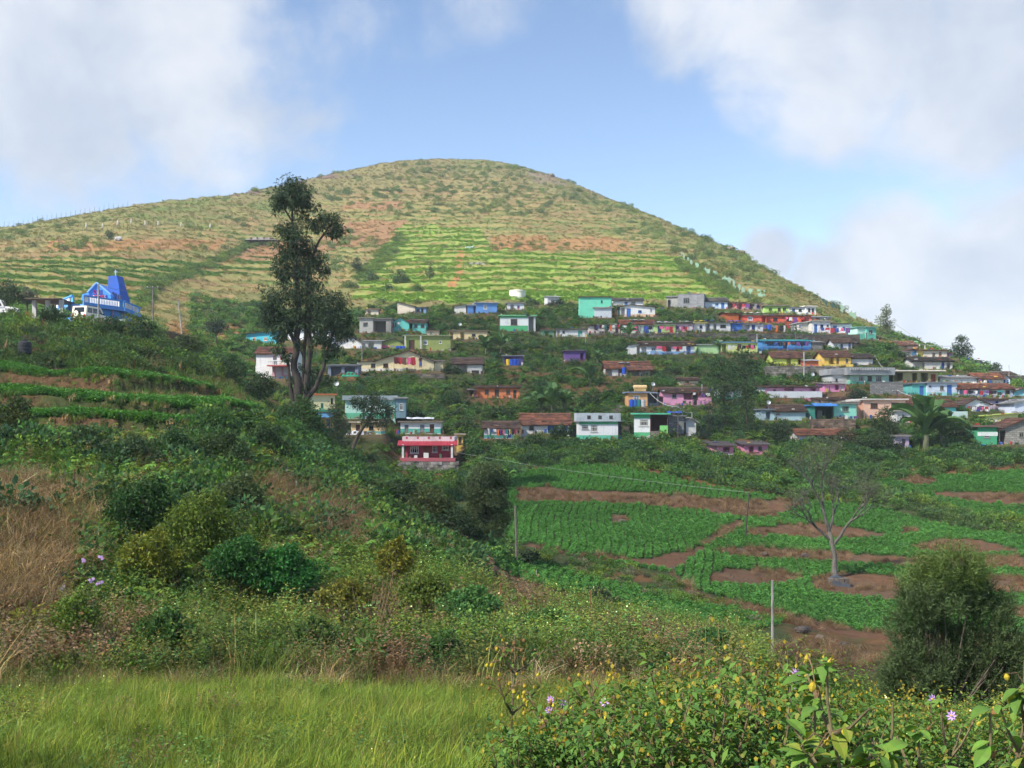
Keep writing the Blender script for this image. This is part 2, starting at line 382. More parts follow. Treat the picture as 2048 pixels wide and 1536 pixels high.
LG2 = zone([(400, 525), (545, 512), (545, 545), (420, 545)], 135, 330); put(LG2, (.10, .17, .035), .8)
put(HRISE * hillmask * np.where(BRIGHT, .6, 1.0), (.235, .185, .085), .62); put(HRISE * smooth(n_mid, .5, .62) * hillmask, (.19, .115, .065), .5)
for P in ([(695, 440), (815, 440), (775, 488), (640, 498), (640, 470)], [(470, 495), (545, 480), (640, 482), (640, 512), (440, 525)], [(690, 405), (810, 402), (805, 416), (690, 420)]):
    put(zone(P, 200, 460), (.205, .118, .068), .88)
for P in ([(100, 482), (455, 478), (430, 498), (90, 502)], [(985, 470), (1230, 475), (1280, 492), (985, 497)], [(1000, 488), (1260, 492), (1260, 500), (1000, 498)], [(330, 640), (480, 640), (470, 690), (340, 690)]):
    put(zone(P, 130, 460), (.24, .125, .062), .72)
put(zone([(440, 375), (600, 352), (700, 338), (720, 352), (600, 368), (520, 385), (440, 392)], 330, 520) * smooth(n_mid, .38, .55), (.115, .085, .075), .95)
put(zone([(1050, 338), (1140, 358), (1130, 372), (1070, 362)], 330, 520) * smooth(n_mid, .35, .55), (.16, .13, .105), .9)
put(zone([(800, 470), (812, 480), (775, 520), (720, 560), (705, 555), (760, 505)], 200, 420), (.05, .085, .025), .9)
put(zone([(520, 480), (545, 470), (430, 530), (330, 565), (285, 610), (275, 600), (320, 555), (410, 522)], 140, 420), (.07, .085, .03), .9)
put(zone([(920, 495), (935, 500), (918, 560), (905, 580), (900, 570), (912, 540)], 200, 420), (.27, .13, .06), .9)   # red path
# right-hand fields
FIELD_EDGE = [(985, 975), (1025, 948), (1100, 936), (1200, 928), (1270, 940), (1400, 968), (1560, 995), (1600, 1005), (1700, 1000), (1760, 960), (2200, 930), (2200, 1270), (1780, 1264), (1700, 1255),
              (1560, 1225), (1400, 1185), (1350, 1150), (1250, 1128), (1120, 1108), (1030, 1085), (990, 1060)]
fld = zone(FIELD_EDGE, 44, 112); put(fld, (.055, .075, .030)); CROP[fld] = 1
low = zone([(1010, 1110), (1140, 1140), (1250, 1172), (1400, 1212), (1590, 1242), (1500, 1262), (1330, 1245), (1150, 1190), (1010, 1150)], 40, 80); put(low, (.06, .06, .03)); CROP[low] = 1
SOILC = (.140, .076, .048)
SOILP = [[(1030, 980), (1100, 976), (1250, 983), (1400, 994), (1500, 1004), (1560, 998), (1612, 1010), (1590, 1020), (1545, 1037), (1490, 1037), (1400, 1022), (1270, 1009), (1150, 1005), (1035, 1003)],
         [(1500, 1058), (1560, 1049), (1640, 1048), (1720, 1057), (1778, 1075), (1700, 1080), (1600, 1076), (1490, 1073)],
         [(1415, 1105), (1480, 1096), (1600, 1102), (1750, 1111), (1900, 1113), (2200, 1118), (2200, 1142), (1900, 1138), (1750, 1131), (1600, 1123), (1500, 1119)],
         [(1815, 1092), (1880, 1079), (1960, 1081), (2045, 1104), (1960, 1109), (1850, 1105)],
         [(1410, 1152), (1460, 1139), (1560, 1142), (1606, 1155), (1590, 1167), (1500, 1172), (1430, 1167)],
         [(1612, 1160), (1660, 1147), (1780, 1149), (1830, 1180), (1790, 1203), (1700, 1197), (1640, 1183)],
         [(1960, 1155), (2200, 1155), (2200, 1195), (1980, 1190)], [(1990, 1218), (2200, 1215), (2200, 1240), (2000, 1240)],
         [(1850, 985), (1960, 984), (2200, 998), (2200, 1022), (1960, 1006), (1880, 996)], [(1775, 962), (1830, 950), (1885, 965), (1850, 974)],
         [(1465, 1045), (1492, 1040), (1480, 1056), (1430, 1085), (1392, 1108), (1350, 1152), (1330, 1140), (1385, 1100)],
         [(1030, 1080), (1150, 1106), (1280, 1119), (1390, 1100), (1352, 1140), (1290, 1130), (1180, 1118), (1060, 1094)],
         [(1350, 1150), (1405, 1187), (1560, 1226), (1700, 1256), (1790, 1264), (1790, 1280), (1690, 1272), (1560, 1246), (1420, 1206), (1340, 1165)],
         [(1805, 1058), (1840, 1056), (1835, 1070), (1805, 1070)], [(1228, 1030), (1262, 1030), (1262, 1046), (1228, 1046)]]
for P in SOILP:
    m = zone(P, 44, 112); put(m, SOILC, .95); put(m * smooth(n_hi, .5, .62), (.115, .082, .056), .6); SOIL[m] = 1; CROP[m] = 0
PLOUGH = [(1570, 1285), (1655, 1283), (1720, 1308), (1800, 1345), (1800, 1400), (1640, 1400), (1500, 1310)]
pl = zone(PLOUGH, 29, 54); put(pl, (.085, .046, .034)); SOIL[pl] = 1
scb = zone([(1590, 1000), (1750, 1012), (1850, 1042), (1950, 1062), (2200, 1088), (2200, 1062), (2000, 1040), (1850, 1008), (1760, 968), (1620, 985)], 44, 112); CROP[scb] = 0; put(scb, (.06, .075, .03))
put(zone([(1380, 955), (1430, 955), (1420, 972), (1370, 968)], 80, 112), SOILC, .8)
put(zone([(1100, 890), (1150, 900), (1110, 930), (1090, 920)], 90, 120), SOILC, .6)
# banks at the top of the fields, paths between the houses
put(zone([(1250, 912), (1330, 915), (1440, 965), (1560, 985), (1560, 998), (1400, 972), (1290, 945)], 88, 112), (.17, .085, .045), .85)
put(zone([(1700, 935), (2200, 905), (2200, 928), (1760, 950)], 95, 118), (.20, .10, .055), .85)
# left terraces
lt = (leftw > .5); put(lt, (.07, .085, .03)); tr_ = lt & (tfr >= .36) & (tfr < .93); put(tr_ * smooth(n_mid, .42, .55), (.165, .088, .05), .8); put(lt & (tfr < .36), (.05, .085, .02))
TREAD = lt & ((tfr < .34) | (tfr > .95))
# left bank around the dry grass and the shoulder with rocks
put(zone([(-100, 1000), (180, 985), (230, 1050), (190, 1200), (100, 1270), (-100, 1270)], 20, 44), (.26, .17, .085), .8)
put(zone([(600, 1090), (900, 1100), (1010, 1130), (1000, 1165), (850, 1150), (640, 1150)], 24, 60), (.17, .075, .04), .8)
put(zone([(520, 1000), (680, 1010), (680, 1110), (520, 1090)], 24, 60), (.20, .13, .075), .7)
put(zone([(180, 960), (420, 950), (430, 975), (200, 985)], 24, 60), (.16, .09, .05), .6)
G *= (.82 + .36 * fbm(XG / .6, YG / .6, 71, 2))[..., None]

FOOT = []
PADS = []                                                      # house pads: (x, y, yaw, w, d, z, front margin)
def apply_pads():
    for (x, y, yw, w, d, z, fm) in sorted(PADS + FOOT, key=lambda p: -p[1]):
        r = max(w, d) + 6
        ii = np.where((YR > y - 8) & (YR < y + r + 4))[0]
        if not len(ii): continue
        sl = slice(ii[0], ii[-1] + 1)
        dx = XG[:, sl] - x; dy = YG[:, sl] - y; c, s = math.cos(yw), math.sin(yw)
        lx = dx * c + dy * s; ly = -dx * s + dy * c
        ox = np.maximum(np.maximum(-lx, lx - w), 0); oy = np.maximum(np.maximum(-fm - ly, ly - d - .4), 0)
        dist = np.hypot(ox, oy); k = 1 - smooth(dist, .25, 1.6)
        Z[:, sl] = Z[:, sl] * (1 - k) + z * k
        m = (dist < .9)[..., None] * .6; G[:, sl] = G[:, sl] * (1 - m) + np.array((.15, .10, .065)) * m
def on_pad(X, Y, front=1.0, side=.5):
    bad = np.zeros(X.shape, bool)
    for (x, y, yw, w, d, z, fm) in PADS:
        dx = X - x; dy = Y - y; c, s = math.cos(yw), math.sin(yw); lx = dx * c + dy * s; ly = -dx * s + dy * c
        bad |= (lx > -side) & (lx < w + side) & (ly > -front) & (ly < d + side)
    return bad
def bil(A, u, Y):
    i = np.interp(u, U, np.arange(len(U))); j = np.interp(Y, YR, np.arange(len(YR)))
    a = np.clip(i.astype(int), 0, len(U) - 2); b = np.clip(j.astype(int), 0, len(YR) - 2); f = i - a; g_ = j - b
    return (A[a, b] * (1 - f) + A[a + 1, b] * f) * (1 - g_) + (A[a, b + 1] * (1 - f) + A[a + 1, b + 1] * f) * g_
def near(A, u, Y):
    i = np.clip(np.rint(np.interp(u, U, np.arange(len(U)))).astype(int), 0, len(U) - 1); j = np.clip(np.rint(np.interp(Y, YR, np.arange(len(YR)))).astype(int), 0, len(YR) - 1)
    return A[i, j]
def zat(x, Y): return float(bil(Z, np.array([1024 + F * x / Y]), np.array([float(Y)]))[0])
def ground_pt(u, Y): x = (u - 1024) / F * Y; return Vector((x, Y, zat(x, Y)))

def build_ground():
    n, m = UG.shape
    V = np.stack([XG, YG, Z], -1).reshape(-1, 3)
    idx = np.arange(n * m).reshape(n, m)
    Q = np.stack([idx[:-1, :-1], idx[1:, :-1], idx[1:, 1:], idx[:-1, 1:]], -1).reshape(-1, 4)
    mt, nt, N, L, b = newmat('ground'); b.inputs['Roughness'].default_value = .95; b.inputs['Specular IOR Level'].default_value = .1
    at = N.new('ShaderNodeAttribute'); at.attribute_name = 'Col'; geo = N.new('ShaderNodeNewGeometry'); P = geo.outputs['Position']
    n1 = tnoise(nt, 3.0, 8, .7, P); n2 = tnoise(nt, .5, 6, .65, P)
    c = mixrgb(nt, at.outputs['Color'], (.58, .56, .55), ramp(nt, n1, .48, .28, 0, 1), 'MULTIPLY')
    c = mixrgb(nt, c, (1.5, 1.42, 1.25), ramp(nt, n2, .5, .75, 0, .8), 'MULTIPLY')
    L.new(c, b.inputs['Base Color']); bump(nt, n1, b, 1.0, .25)
    o = link('ground', np_mesh('ground', V, Q, G.reshape(-1, 3), mt, True)); tag(o, kind='structure')
    # the slope goes on behind the camera
    me = MB(); xs = np.linspace(-60, 60, 25); ys = np.linspace(-80, 1.3, 20)
    for i in range(24):
        for j in range(19):
            p = [(xs[i], ys[j]), (xs[i + 1], ys[j]), (xs[i + 1], ys[j + 1]), (xs[i], ys[j + 1])]
            me.face([(x, y, -1.72 + .02 * math.sin(x * 3 + y * 2) - .04 * max(0, -y) * .2 - (.25 if (y > 1 and abs(x) > 3) else 0)) for x, y in p], 0, (.10, .13, .035))
    tag(me.build('ground_behind', mt), kind='structure')
# ------------------------------------------------------------------ foliage generators (numpy)
def unit(n):
    v = rng.normal(size=(n, 3)); return v / np.linalg.norm(v, axis=1, keepdims=True)
def leaves(P, D, N_, Ls, Ws, C, droop=.0):
    """diamond leaves: base P, direction D, side from N_, length Ls, width Ws, colour C"""
    n = len(P); D = D / np.linalg.norm(D, axis=1, keepdims=True)
    Sd = np.cross(D, N_); Sd /= np.linalg.norm(Sd, axis=1, keepdims=True) + 1e-9
    Ls = np.broadcast_to(np.asarray(Ls, float), (n,))[:, None]; Ws = np.broadcast_to(np.asarray(Ws, float), (n,))[:, None]
    mid = P + D * Ls * .48; tip = P + D * Ls + np.array([0, 0, -1.0]) * Ls * droop
    V = np.stack([P, mid + Sd * Ws * .5, tip, mid - Sd * Ws * .5], 1).reshape(-1, 3)
    Q = np.arange(n * 4).reshape(n, 4); return V, Q, np.repeat(C, 4, axis=0)
def join(parts):
    V = []; Q = []; C = []; k = 0
    for v, q, c in parts: V.append(v); Q.append(q + k); C.append(c); k += len(v)
    return np.concatenate(V), np.concatenate(Q), np.concatenate(C)
def shade(n, base, var=.3, hue=.15):
    b = np.array(base)[None] * (1 + var * rng.uniform(-1, 1, (n, 1))); h = rng.uniform(-hue, hue, (n, 1))
    b = b * np.concatenate([1 + h * 1.6, 1 + h * .3, 1 - h], 1); return np.clip(b, 0.002, 4)
def clump_leaves(centres, rad, per, lsize, base, var=.35, flat=.8, up=.25, aspect=.45, droop=.1):
    n = len(centres) * per
    c = np.repeat(centres, per, 0); r = np.repeat(np.broadcast_to(rad, (len(centres),)), per)[:, None]
    d = unit(n); p = c + d * r * rng.uniform(.35, 1, (n, 1)) ** .6 * np.array([1, 1, flat])
    D = d + unit(n) * .8 + np.array([0, 0, up]); ls = lsize * rng.uniform(.6, 1.35, n)
    tone = np.repeat(rng.uniform(.72, 1.25, len(centres)), per)[:, None]
    return leaves(p, D, unit(n), ls, ls * aspect, shade(n, base, var) * tone, droop)
def proto_bush(n_l=9, per=38, ls=.2, aspect=.5, tall=.75):
    k = n_l; a = unit(k) * rng.uniform(.25, .72, (k, 1)); a[:, 2] = np.abs(a[:, 2]) * tall + .22
    a = np.concatenate([a, [[0, 0, .35]]]); return clump_leaves(a, rng.uniform(.28, .5, k + 1), per, ls, (1, 1, 1), .4, .85, .2, aspect)
def proto_fern(fronds=13, pairs=9, L=1.0, w=.16):
    parts = []
    for f in range(fronds):
        az = rng.uniform(0, 6.283); el = rng.uniform(.25, 1.35); l = L * rng.uniform(.7, 1.15)
        t = np.linspace(.18, 1, pairs); h = np.array([math.cos(az), math.sin(az)])
        px = np.outer(t * l * math.cos(el) * 1.0, h); pz = t * l * math.sin(el) - .45 * l * t ** 2.4
        P = np.concatenate([px, pz[:, None] + .15], 1); tang = np.gradient(P, axis=0)
        side = np.array([-h[1], h[0], 0.0])
        for s in (-1, 1):
            D = side * s + tang / np.linalg.norm(tang, axis=1, keepdims=True) * .55 + np.array([0, 0, -.25]) + rng.normal(size=(pairs, 3)) * .12
            ls = w * 1.9 * (1 - .5 * np.abs(t - .45)) * rng.uniform(.8, 1.2, pairs)
            parts.append(leaves(P, D, np.tile([0, 0, 1.0], (pairs, 1)) + rng.normal(size=(pairs, 3)) * .2, ls, ls * .42, shade(pairs, (1, 1, 1), .28) * rng.uniform(.8, 1.2), .25))
    return join(parts)
def blades(n, h, spread, w, lean, base, var=.3, tri=True, seg=2):
    """curved grass blades as two quads"""
    az = rng.uniform(0, 6.283, n); r = spread * np.sqrt(rng.uniform(0, 1, n)); P = np.stack([r * np.cos(az), r * np.sin(az), np.zeros(n)], 1)
    a2 = rng.uniform(0, 6.283, n); H = np.stack([np.cos(a2), np.sin(a2), np.zeros(n)], 1); Sd = np.stack([-np.sin(a2 + .7), np.cos(a2 + .7), np.zeros(n)], 1)
    hh = h * rng.uniform(.5, 1.15, n)[:, None]; ln = lean * rng.uniform(.2, 1.3, n)[:, None]; up = np.array([0, 0, 1.0])
    m = P + up * hh * .55 + H * hh * ln * .35; t = P + up * hh * (1 - .35 * ln) + H * hh * ln
    ww = w * rng.uniform(.7, 1.3, n)[:, None]
    V = np.stack([P - Sd * ww, P + Sd * ww, m + Sd * ww * .8, m - Sd * ww * .8, t + Sd * ww * .15, t - Sd * ww * .15], 1).reshape(-1, 3)
    b = np.arange(n)[:, None] * 6; Q = np.concatenate([b + np.array([[0, 1, 2, 3]]), b + np.array([[3, 2, 4, 5]])]); C = np.repeat(shade(n, base, var), 6, axis=0)
    C = C * np.tile(np.array([.6, .6, 1, 1, 1.2, 1.2]), n)[:, None] ** .0
    return V, Q, C
def proto_weed(stems=16, white=0):
    parts = [blades(40, .55, .42, .006, .5, (.9, 1, .8))]
    n = stems * 30; az = rng.uniform(0, 6.28, stems); r = .4 * np.sqrt(rng.uniform(0, 1, stems)); hs = rng.uniform(.45, 1.0, stems)
    k = np.repeat(np.arange(stems), 30); t = rng.uniform(.15, 1, n)
    P = np.stack([r[k] * np.cos(az[k]) * (1 + .3 * t), r[k] * np.sin(az[k]) * (1 + .3 * t), hs[k] * t], 1) + rng.normal(size=(n, 3)) * .03
    D = unit(n); D[:, 2] = np.abs(D[:, 2]) * .4; ls = rng.uniform(.035, .085, n)
    parts.append(leaves(P, D, unit(n) + np.array([0, 0, 1.5]), ls, ls * .45, shade(n, (1, 1, 1), .4), .2))
    if white:
        m = white; k = rng.integers(0, stems, m); P = np.stack([r[k] * np.cos(az[k]) * 1.3, r[k] * np.sin(az[k]) * 1.3, hs[k]], 1) + rng.normal(size=(m, 3)) * .05
        parts.append(leaves(P, unit(m), unit(m), .035, .035, np.tile([5.5, 4.4, 9.0], (m, 1))))
    return join(parts)
def proto_crop(n=26):
    a = rng.uniform(0, 6.283, n); P = np.stack([np.cos(a) * .04, np.sin(a) * .04, rng.uniform(.05, .4, n)], 1); D = np.stack([np.cos(a), np.sin(a), rng.uniform(.2, 1.1, n)], 1)
    ls = rng.uniform(.3, .6, n); return leaves(P, D, np.tile([0, 0, 1.0], (n, 1)) + unit(n) * .5, ls, ls * .5, shade(n, (1, 1, 1), .3), .25)
def proto_carrot(n=80):
    a = rng.uniform(0, 6.283, n); r = .3 * np.sqrt(rng.uniform(0, 1, n)); P = np.stack([np.cos(a) * r, np.sin(a) * r, rng.uniform(.08, .42, n) * (1 - .8 * r)], 1); D = np.stack([np.cos(a), np.sin(a), rng.uniform(.1, 1.4, n)], 1) + rng.normal(size=(n, 3)) * .4
    ls = rng.uniform(.14, .30, n); return leaves(P, D, np.tile([0, 0, 1.0], (n, 1)) + unit(n) * .6, ls, ls * .4, shade(n, (1, 1, 1), .22), .3)
def proto_tuftlow():
    return join([blades(26, .8, .5, .035, .7, (1, 1, 1), .35)])
def proto_twigs():
    return join([blades(70, .95, .55, .008, 1.0, (1, 1, 1), .45), blades(40, .6, .5, .012, 1.3, (.8, .75, .7), .4)])

PCOL = {}
def protos(name, gens, mt):
    c = bpy.data.collections.new(name)
    for i, (v, q, cc) in enumerate(gens):
        o = bpy.data.objects.new('%s_%02d' % (name, i), np_mesh(name, v, q, cc, mt)); c.objects.link(o)
    PCOL[name] = (c, len(gens)); return c
protos('bush', [proto_bush(9, 48, .16), proto_bush(7, 62, .17, .42), proto_bush(11, 46, .13, .6), proto_bush(8, 58, .19, .3), proto_bush(13, 40, .14, .5, .6)], LEAF_I)
protos('fern', [proto_fern(18, 13, 1.0, .085), proto_fern(20, 12, 1.0, .075), proto_fern(16, 15, 1.1, .08)], LEAF_I)
protos('grass', [blades(34, .62, .30, .0055, .6, (1, 1, 1), .55), blades(40, .45, .3, .006, 1.0, (1, .98, .9), .55), join([blades(26, .55, .25, .005, .6, (1, 1, .9), .5), blades(7, .95, .2, .004, .35, (1.9, 1.45, 1.6), .3)]), blades(30, .7, .34, .005, .8, (.9, .95, .9), .6)], LEAF_I)
protos('weed', [proto_weed(), proto_weed(18, 3), proto_weed(14, 0)], LEAF_I)
protos('dryweed', [proto_weed(), proto_weed(12, 0)], LEAF_I)
protos('crop', [proto_crop(), proto_crop(24), proto_crop(30)], LEAF_I)
protos('carrot', [proto_carrot(), proto_carrot(70), proto_carrot(90)], LEAF_I)
protos('tuft', [proto_tuftlow(), proto_tuftlow(), proto_tuftlow()], LEAF_I)
protos('twig', [proto_twigs(), proto_twigs()], LEAF_I)

def scatter_group(cname):
    ng = bpy.data.node_groups.new('scatter_' + cname, 'GeometryNodeTree')
    ng.interface.new_socket('Geometry', in_out='INPUT', socket_type='NodeSocketGeometry'); ng.interface.new_socket('Geometry', in_out='OUTPUT', socket_type='NodeSocketGeometry')
    N = ng.nodes; L = ng.links; gi = N.new('NodeGroupInput'); go = N.new('NodeGroupOutput')
    ci = N.new('GeometryNodeCollectionInfo'); ci.inputs['Collection'].default_value = PCOL[cname][0]; ci.inputs['Separate Children'].default_value = True; ci.inputs['Reset Children'].default_value = True
    ip = N.new('GeometryNodeInstanceOnPoints'); ip.inputs['Pick Instance'].default_value = True
    def attr(nm, ty):
        a = N.new('GeometryNodeInputNamedAttribute'); a.data_type = ty; a.inputs['Name'].default_value = nm; return a.outputs['Attribute']
    L.new(gi.outputs[0], ip.inputs['Points']); L.new(ci.outputs[0], ip.inputs['Instance']); L.new(attr('iidx', 'INT'), ip.inputs['Instance Index'])
    L.new(attr('irot', 'FLOAT_VECTOR'), ip.inputs['Rotation']); L.new(attr('iscl', 'FLOAT_VECTOR'), ip.inputs['Scale']); L.new(ip.outputs[0], go.inputs[0])
    return ng
SG = {}
def scatter(name, cname, P, scl, tint, label, cat, tilt=.15, zs=None, rotz=None):
    n = len(P)
    if n == 0: return
    me = bpy.data.meshes.new(name); me.vertices.add(n); me.vertices.foreach_set('co', np.asarray(P, np.float32).ravel())
    def at(nm, ty, arr, key):
        a = me.attributes.new(nm, ty, 'POINT'); a.data.foreach_set(key, np.ascontiguousarray(arr).ravel())
    at('iidx', 'INT', rng.integers(0, PCOL[cname][1], n).astype(np.int32), 'value')
    r = np.stack([rng.normal(size=n) * tilt, rng.normal(size=n) * tilt, rng.uniform(0, 6.283, n) if rotz is None else rotz], 1).astype(np.float32); at('irot', 'FLOAT_VECTOR', r, 'vector')
    scl = np.asarray(scl, float); s3 = np.stack([scl, scl, scl * (1 if zs is None else zs)], 1).astype(np.float32); at('iscl', 'FLOAT_VECTOR', s3, 'vector')
    t4 = np.ones((n, 4), np.float32); t4[:, :3] = tint; at('tint', 'FLOAT_COLOR', t4, 'color')
    if cname not in SG: SG[cname] = scatter_group(cname)
    o = link(name, me); md = o.modifiers.new('scatter', 'NODES'); md.node_group = SG[cname]
    me.materials.append(LEAF_I); tag(o, label, cat, kind='stuff'); return o
def sample(dens, y0, y1, poly=None, u0=-150, u1=2200, avoid=True, front=1.0):
    if poly: u0 = min(p[0] for p in poly); u1 = max(p[0] for p in poly)
    area = (u1 - u0) / F * (y1 ** 2 - y0 ** 2) / 2; n = int(dens * area)
    u = rng.uniform(u0, u1, n); Y = np.sqrt(rng.uniform(0, 1, n) * (y1 ** 2 - y0 ** 2) + y0 ** 2)
    if poly is not None:
        v = bil(VB, u, Y); k = inpoly(u, v, poly); u, Y = u[k], Y[k]
    X = (u - 1024) / F * Y
    if avoid and len(X):
        k = ~on_pad(X, Y, front); u, Y, X = u[k], Y[k], X[k]
    return u, Y, X
def pts(u, Y, X, sink=.0): return np.stack([X, Y, bil(Z, u, Y) - sink], 1)
def pick(n, pal, var=.25, w=None):
    pal = np.array(pal); i = rng.choice(len(pal), n, p=w); return pal[i] * (1 + var * rng.uniform(-1, 1, (n, 1)))
# ------------------------------------------------------------------ houses
BLUE = S(30, 105, 190); DBLUE = S(25, 60, 140); WHT = S(225, 226, 224); OFFW = S(205, 203, 196); TEAL = S(40, 170, 150); GREEN = S(50, 165, 110); BROWN = S(95, 60, 45); DARK = S(50, 45, 45); GREY = S(150, 152, 155)
TILE = S(120, 80, 64); TILE2 = S(96, 74, 64); TILE3 = S(138, 88, 66); SLATE = S(90, 90, 92); TIN = S(150, 155, 160); CREAM = S(232, 214, 160); PINK = S(225, 145, 185); MINT = S(120, 212, 180)
FRAME = mat('paint', S(215, 215, 210)); GLASS = mat('glass')
SHARED = {}
def shared(key, make):                                       # part meshes of equal size share data
    if key not in SHARED: SHARED[key] = make()
    return SHARED[key]
def slope_tiles(mb, o, ex, es, w, l, nc, nr, jit=.035):
    """courses of tiles: o corner at the eave, ex unit along eave, es unit up the slope"""
    o = Vector(o); ex = Vector(ex); es = Vector(es); nrm = ex.cross(es).normalized()
    if nrm.z < 0: nrm = -nrm
    for r in range(nr):
        s0 = l * r / nr; s1 = l * (r + 1) / nr + .05
        off = random.uniform(-.02, .02)
        for c in range(nc):
            x0 = w * c / nc; x1 = w * (c + 1) / nc; j = random.uniform(0, jit) + off + .03; k = random.uniform(.7, 1.25); cc = (k, k * random.uniform(.92, 1.05), k * random.uniform(.85, 1.05))
            a = o + ex * x0 + es * s0 + nrm * (j + .05); b = o + ex * x1 + es * s0 + nrm * (j + .05); d = o + ex * x0 + es * s1 + nrm * j * .3; e = o + ex * x1 + es * s1 + nrm * j * .3
            mb.face([a, b, e, d], 0, cc); mb.face([a - nrm * .09, b - nrm * .09, b, a], 0, cc)
    lo = -nrm * .05                                           # underside and verge boards
    P = [o + lo, o + ex * w + lo, o + ex * w + es * l + lo, o + es * l + lo]; mb.face(P[::-1], 0, (.7, .65, .6))
    for a, b in ((P[0], P[3]), (P[1], P[2])): mb.face([a, b, b - lo * 2, a - lo * 2], 0, (.8, .75, .7))
def corr_sheet(mb, o, ex, es, w, l, n=None, amp=.025, m=0):
    o = Vector(o); ex = Vector(ex); es = Vector(es); nrm = ex.cross(es).normalized()
    if nrm.z < 0: nrm = -nrm
    n = n or max(6, int(w / .22))
    for i in range(n):
        a = o + ex * (w * i / n) + nrm * (amp * (i % 2)); b = o + ex * (w * (i + 1) / n) + nrm * (amp * ((i + 1) % 2))
        k = random.uniform(.85, 1.1); mb.face([a, b, b + es * l, a + es * l], m, (k, k, k)); mb.face([a - nrm * .06, b - nrm * .06, b, a], m, (k, k, k))
    mb.face([o - nrm * .05, o + es * l - nrm * .05, o + ex * w + es * l - nrm * .05, o + ex * w - nrm * .05], m, (.8, .8, .8))

def window(root, x0, x1, z0, z1, y, c, bars=2, cross=1):
    w, h = x1 - x0, z1 - z0; t = min(.09, w * .12)
    def mk():
        mb = MB(); mb.box(0, w, -.03, .05, 0, t); mb.box(0, w, -.03, .05, h - t, h); mb.box(0, t, -.03, .05, t, h - t); mb.box(w - t, w, -.03, .05, t, h - t)
        for k in range(1, bars + 1): x = w * k / (bars + 1); mb.box(x - t * .3, x + t * .3, -.02, .045, t, h - t)
        if cross: mb.box(t, w - t, -.018, .043, h * .66 - t * .3, h * .66 + t * .3)
        mb.box(-.06, w + .06, -.10, -.032, -.07, -.005)
        o = mb.build('window', mat('paint', c)); me = o.data; bpy.data.objects.remove(o); return me
    f = link('window', shared(('w', round(w, 2), round(h, 2), c, bars, cross), mk), root, (x0, y, z0))
    def mp():
        mb = MB(); mb.face([(t * .8, .06, t * .8), (w - t * .8, .06, t * .8), (w - t * .8, .06, h - t * .8), (t * .8, .06, h - t * .8)]); o = mb.build('pane', GLASS); me = o.data; bpy.data.objects.remove(o); return me
    link('pane', shared(('p', round(w, 2), round(h, 2)), mp), f)
def door(root, x0, x1, z1, y, c):
    w = x1 - x0
    def mk():
        mb = MB(); mb.box(0, w, 0, .05, 0, z1)
        for a, b in ((.12, .45), (.52, .9)): mb.box(w * .15, w * .85, -.02, -.003, z1 * a, z1 * b)
        mb.box(-.05, -.002, -.04, .06, 0, z1 + .05); mb.box(w + .002, w + .05, -.04, .06, 0, z1 + .05)
        o = mb.build('door', mat('paint', c)); me = o.data; bpy.data.objects.remove(o); return me
    d = link('door', shared(('d', round(w, 2), round(z1, 2), c), mk), root, (x0, y, .01))
    def mh():
        mb = MB(); mb.box(w * .82, w * .9, -.08, -.022, z1 * .46, z1 * .52); o = mb.build('handle', mat('metal', S(120, 110, 90))); me = o.data; bpy.data.objects.remove(o); return me
    link('handle', shared(('h', round(w, 2), round(z1, 2)), mh), d)

